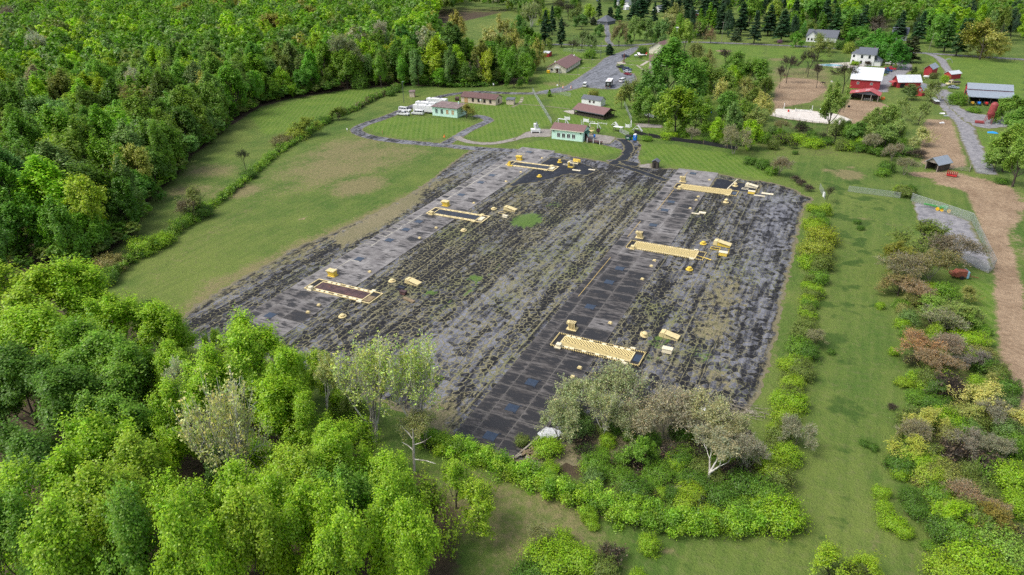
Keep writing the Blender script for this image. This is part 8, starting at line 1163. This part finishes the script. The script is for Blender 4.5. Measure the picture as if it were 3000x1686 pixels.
k.build('coping', m_cream2, tr)
x, y = G(2778, 184); tr = thing('hoop_shelter', 'small wire hoop shelter alone in the big right field', 'hoop shelter', (x, y, 0))
for k in range(5): MB().tube([(1.9 * math.cos(a), -2 + k, 2.2 * math.sin(a)) for a in np.linspace(0, math.pi, 12)], .05, 5).build('hoop', m_steel, tr)
x, y = G(*z5(1105, 485)); tag(MB().tube([(-1.5, 0, .9), (-1.2, 0, .9), (1.2, 0, .9), (1.5, 0, .9)], [.2, .55, .55, .2], 14).box(-.9, -.7, -.4, .4, 0, .6).box(.7, .9, -.4, .4, 0, .6).build('gas_tank', m_white, None, (x, y, 0), .1), 'white gas tank beside the red shed', 'gas tank')
def horse(px, py, rz, c, label):
    x, y = G(px, py); tr = thing('horse', label, 'horse', (x, y, 0), rz, 'horses in the paddock'); V = [(0, 0, 1.25), (.55, 0, 1.28), (-.55, 0, 1.28), (.95, 0, 1.45), (1.25, 0, 1.2), (1.45, 0, .85), (1.7, 0, .62), (-.8, 0, 1.2), (-.95, 0, .75)]; E = [(0, 1), (0, 2), (1, 3), (3, 4), (4, 5), (5, 6), (2, 7), (7, 8)]; Rr = [.30, .33, .32, .2, .15, .13, .09, .09, .06]
    for sx, bk in ((.6, 0), (-.6, 1)):
        for sy in (-1, 1):
            k = len(V); V += [(sx, sy * .18, .95), (sx + (.12 if bk else .02), sy * .18, .68 if bk else .5), (sx - (.10 if bk else 0), sy * .18, .42 if bk else .25), (sx - (.06 if bk else 0), sy * .18, .05)]; Rr += [.15, .085, .06, .06]; E += [(1 if not bk else 2, k), (k, k + 1), (k + 1, k + 2), (k + 2, k + 3)]
    for sy in (-1, 1): k = len(V); V += [(1.38, sy * .09, 1.08)]; Rr += [.03]; E += [(5, k)]
    me = bpy.data.meshes.new('body'); me.from_pydata(V, E, []); o = bpy.data.objects.new('body', me); COL.objects.link(o); o.parent = tr; me.materials.append(c); sk = o.modifiers.new('skin', 'SKIN')
    for i, r in enumerate(Rr): me.skin_vertices[0].data[i].radius = (r * .75, r)
    me.skin_vertices[0].data[0].use_root = True; s = o.modifiers.new('sub', 'SUBSURF'); s.levels = 1; s.render_levels = 1
    MB().hexa([(.6, -.03, 1.55), (1.2, -.03, 1.28), (1.2, .03, 1.28), (.6, .03, 1.55), (.65, -.02, 1.72), (1.28, -.02, 1.4), (1.28, .02, 1.4), (.65, .02, 1.72)]).build('mane', m_hair, tr)
horse(*z7(182, 140), R(170), paint('bay coat', (.10, .045, .022), .6), 'brown horse grazing at the back of the paddock'); horse(*z7(575, 212), R(175), paint('dark bay coat', (.03, .02, .016), .6), 'dark horse grazing under the slanting bare tree'); horse(*z7(655, 200), R(-60), paint('grey coat', (.6, .58, .55), .6), 'pale grey horse beside the dark one')
# ------------------------------------------------------------------ debris at the lower right
rd = random.Random(4)
x, y = G(1548, 1330); tr = thing('timber_pile', 'heap of broken timber and log ends at the foot of the right strip', 'timber pile', (x, y, .05), 0)
for k in range(30): a = rd.uniform(0, 3.1); L_ = rd.uniform(.35, .7); px_, py_ = rd.gauss(.2, .9), rd.gauss(0, 1.1); dx, dy = math.cos(a) * L_, math.sin(a) * L_; MB().tube([(px_ - dx, py_ - dy, .15 + .1 * (k % 4)), (px_ + dx, py_ + dy, .2 + .1 * (k % 3))], .14, 7).build('log', m_wood if k % 3 else m_grey, tr)
for (a0, a1, w_) in (((-1.6, -2.2, .1), (.4, 3.4, .9), .16), ((-1.0, -2.4, .1), (1.4, -2.9, .1), .1), ((.3, -2.4, .1), (-.2, 1.0, .2), .1), ((1.2, -2.0, .1), (.6, .6, .2), .09), ((1.6, -1.2, .1), (.8, .5, .15), .08)): MB().tube([a0, a1], w_, 6).build('beam', m_grey, tr)
x, y = G(2180, 1205); tr = thing('brush_pile', 'heap of cut grey branches at the lower right pavement edge', 'brush pile', (x, y, 0))
n = 90; a = np.array([[rd.gauss(0, 2.2), rd.gauss(0, .9), rd.uniform(0, .5)] for _ in range(n)]); d = np.array([[rd.gauss(0, 1.4), rd.gauss(0, .5), rd.uniform(0, .45)] for _ in range(n)]); V, F = segs(a, a + d, np.full(n, .045), np.full(n, .02), 4); link('branches', np_mesh('branches', V, F, m_grey), tr)
x, y = G(2172, 1280); tr = thing('log_stack', 'stack of dark grey logs near the white rubbish', 'log stack', (x, y, 0), R(60))
for k in range(9): MB().tube([(-1.6, -.6 + .3 * (k % 4) + .15 * (k // 4), .18 + .27 * (k // 4)), (1.6, -.6 + .3 * (k % 4) + .15 * (k // 4), .18 + .27 * (k // 4))], .15, 8).build('log', m_tim, tr)
for i, (px, py) in enumerate(((2105, 1300), (2150, 1318), (2085, 1290), (2165, 1325), (2120, 1308), (2060, 1205))): x, y = G(px, py); tag(MB().hexa([(-.9, -.5, 0), (.8, -.6, 0), (.9, .5, 0), (-.8, .6, 0), (-.6, -.3, .5), (.5, -.4, .35), (.6, .3, .6), (-.5, .4, .4)]).build('rubbish_heap', m_white, None, (x, y, 0), i, .06), ['white rubbish heap left of the log stack', 'white rubbish heap in front of the log stack', 'leftmost white rubbish heap by the vines', 'rightmost white rubbish heap by the vines', 'middle white rubbish heap by the vines', 'white scrap under the tan bare trees'][i], 'rubbish')
x, y = G(1985, 1440); tag(MB().box(-.8, .8, -.7, .7, 0, .12).build('wooden_pallet', m_pole, None, (x, y, .25), .6, .02), 'pale square pallet leaning in the brambles', 'pallet')
x, y = G(2412, 578); tag(MB().box(-.5, .5, -.06, .06, 0, 1.5).build('info_board', m_white, None, (x, y, 0), R(-60), .02), 'white board at the upper right pavement corner', 'board')
sheet('gravel_heap', PG((1575, 1270), (1600, 1252), (1640, 1262), (1650, 1275), (1610, 1290), (1580, 1288)), .09, earth('pale gravel', (.42, .43, .45), (.68, .69, .70), None, 1.5), .5, .1, None, 71, .3)
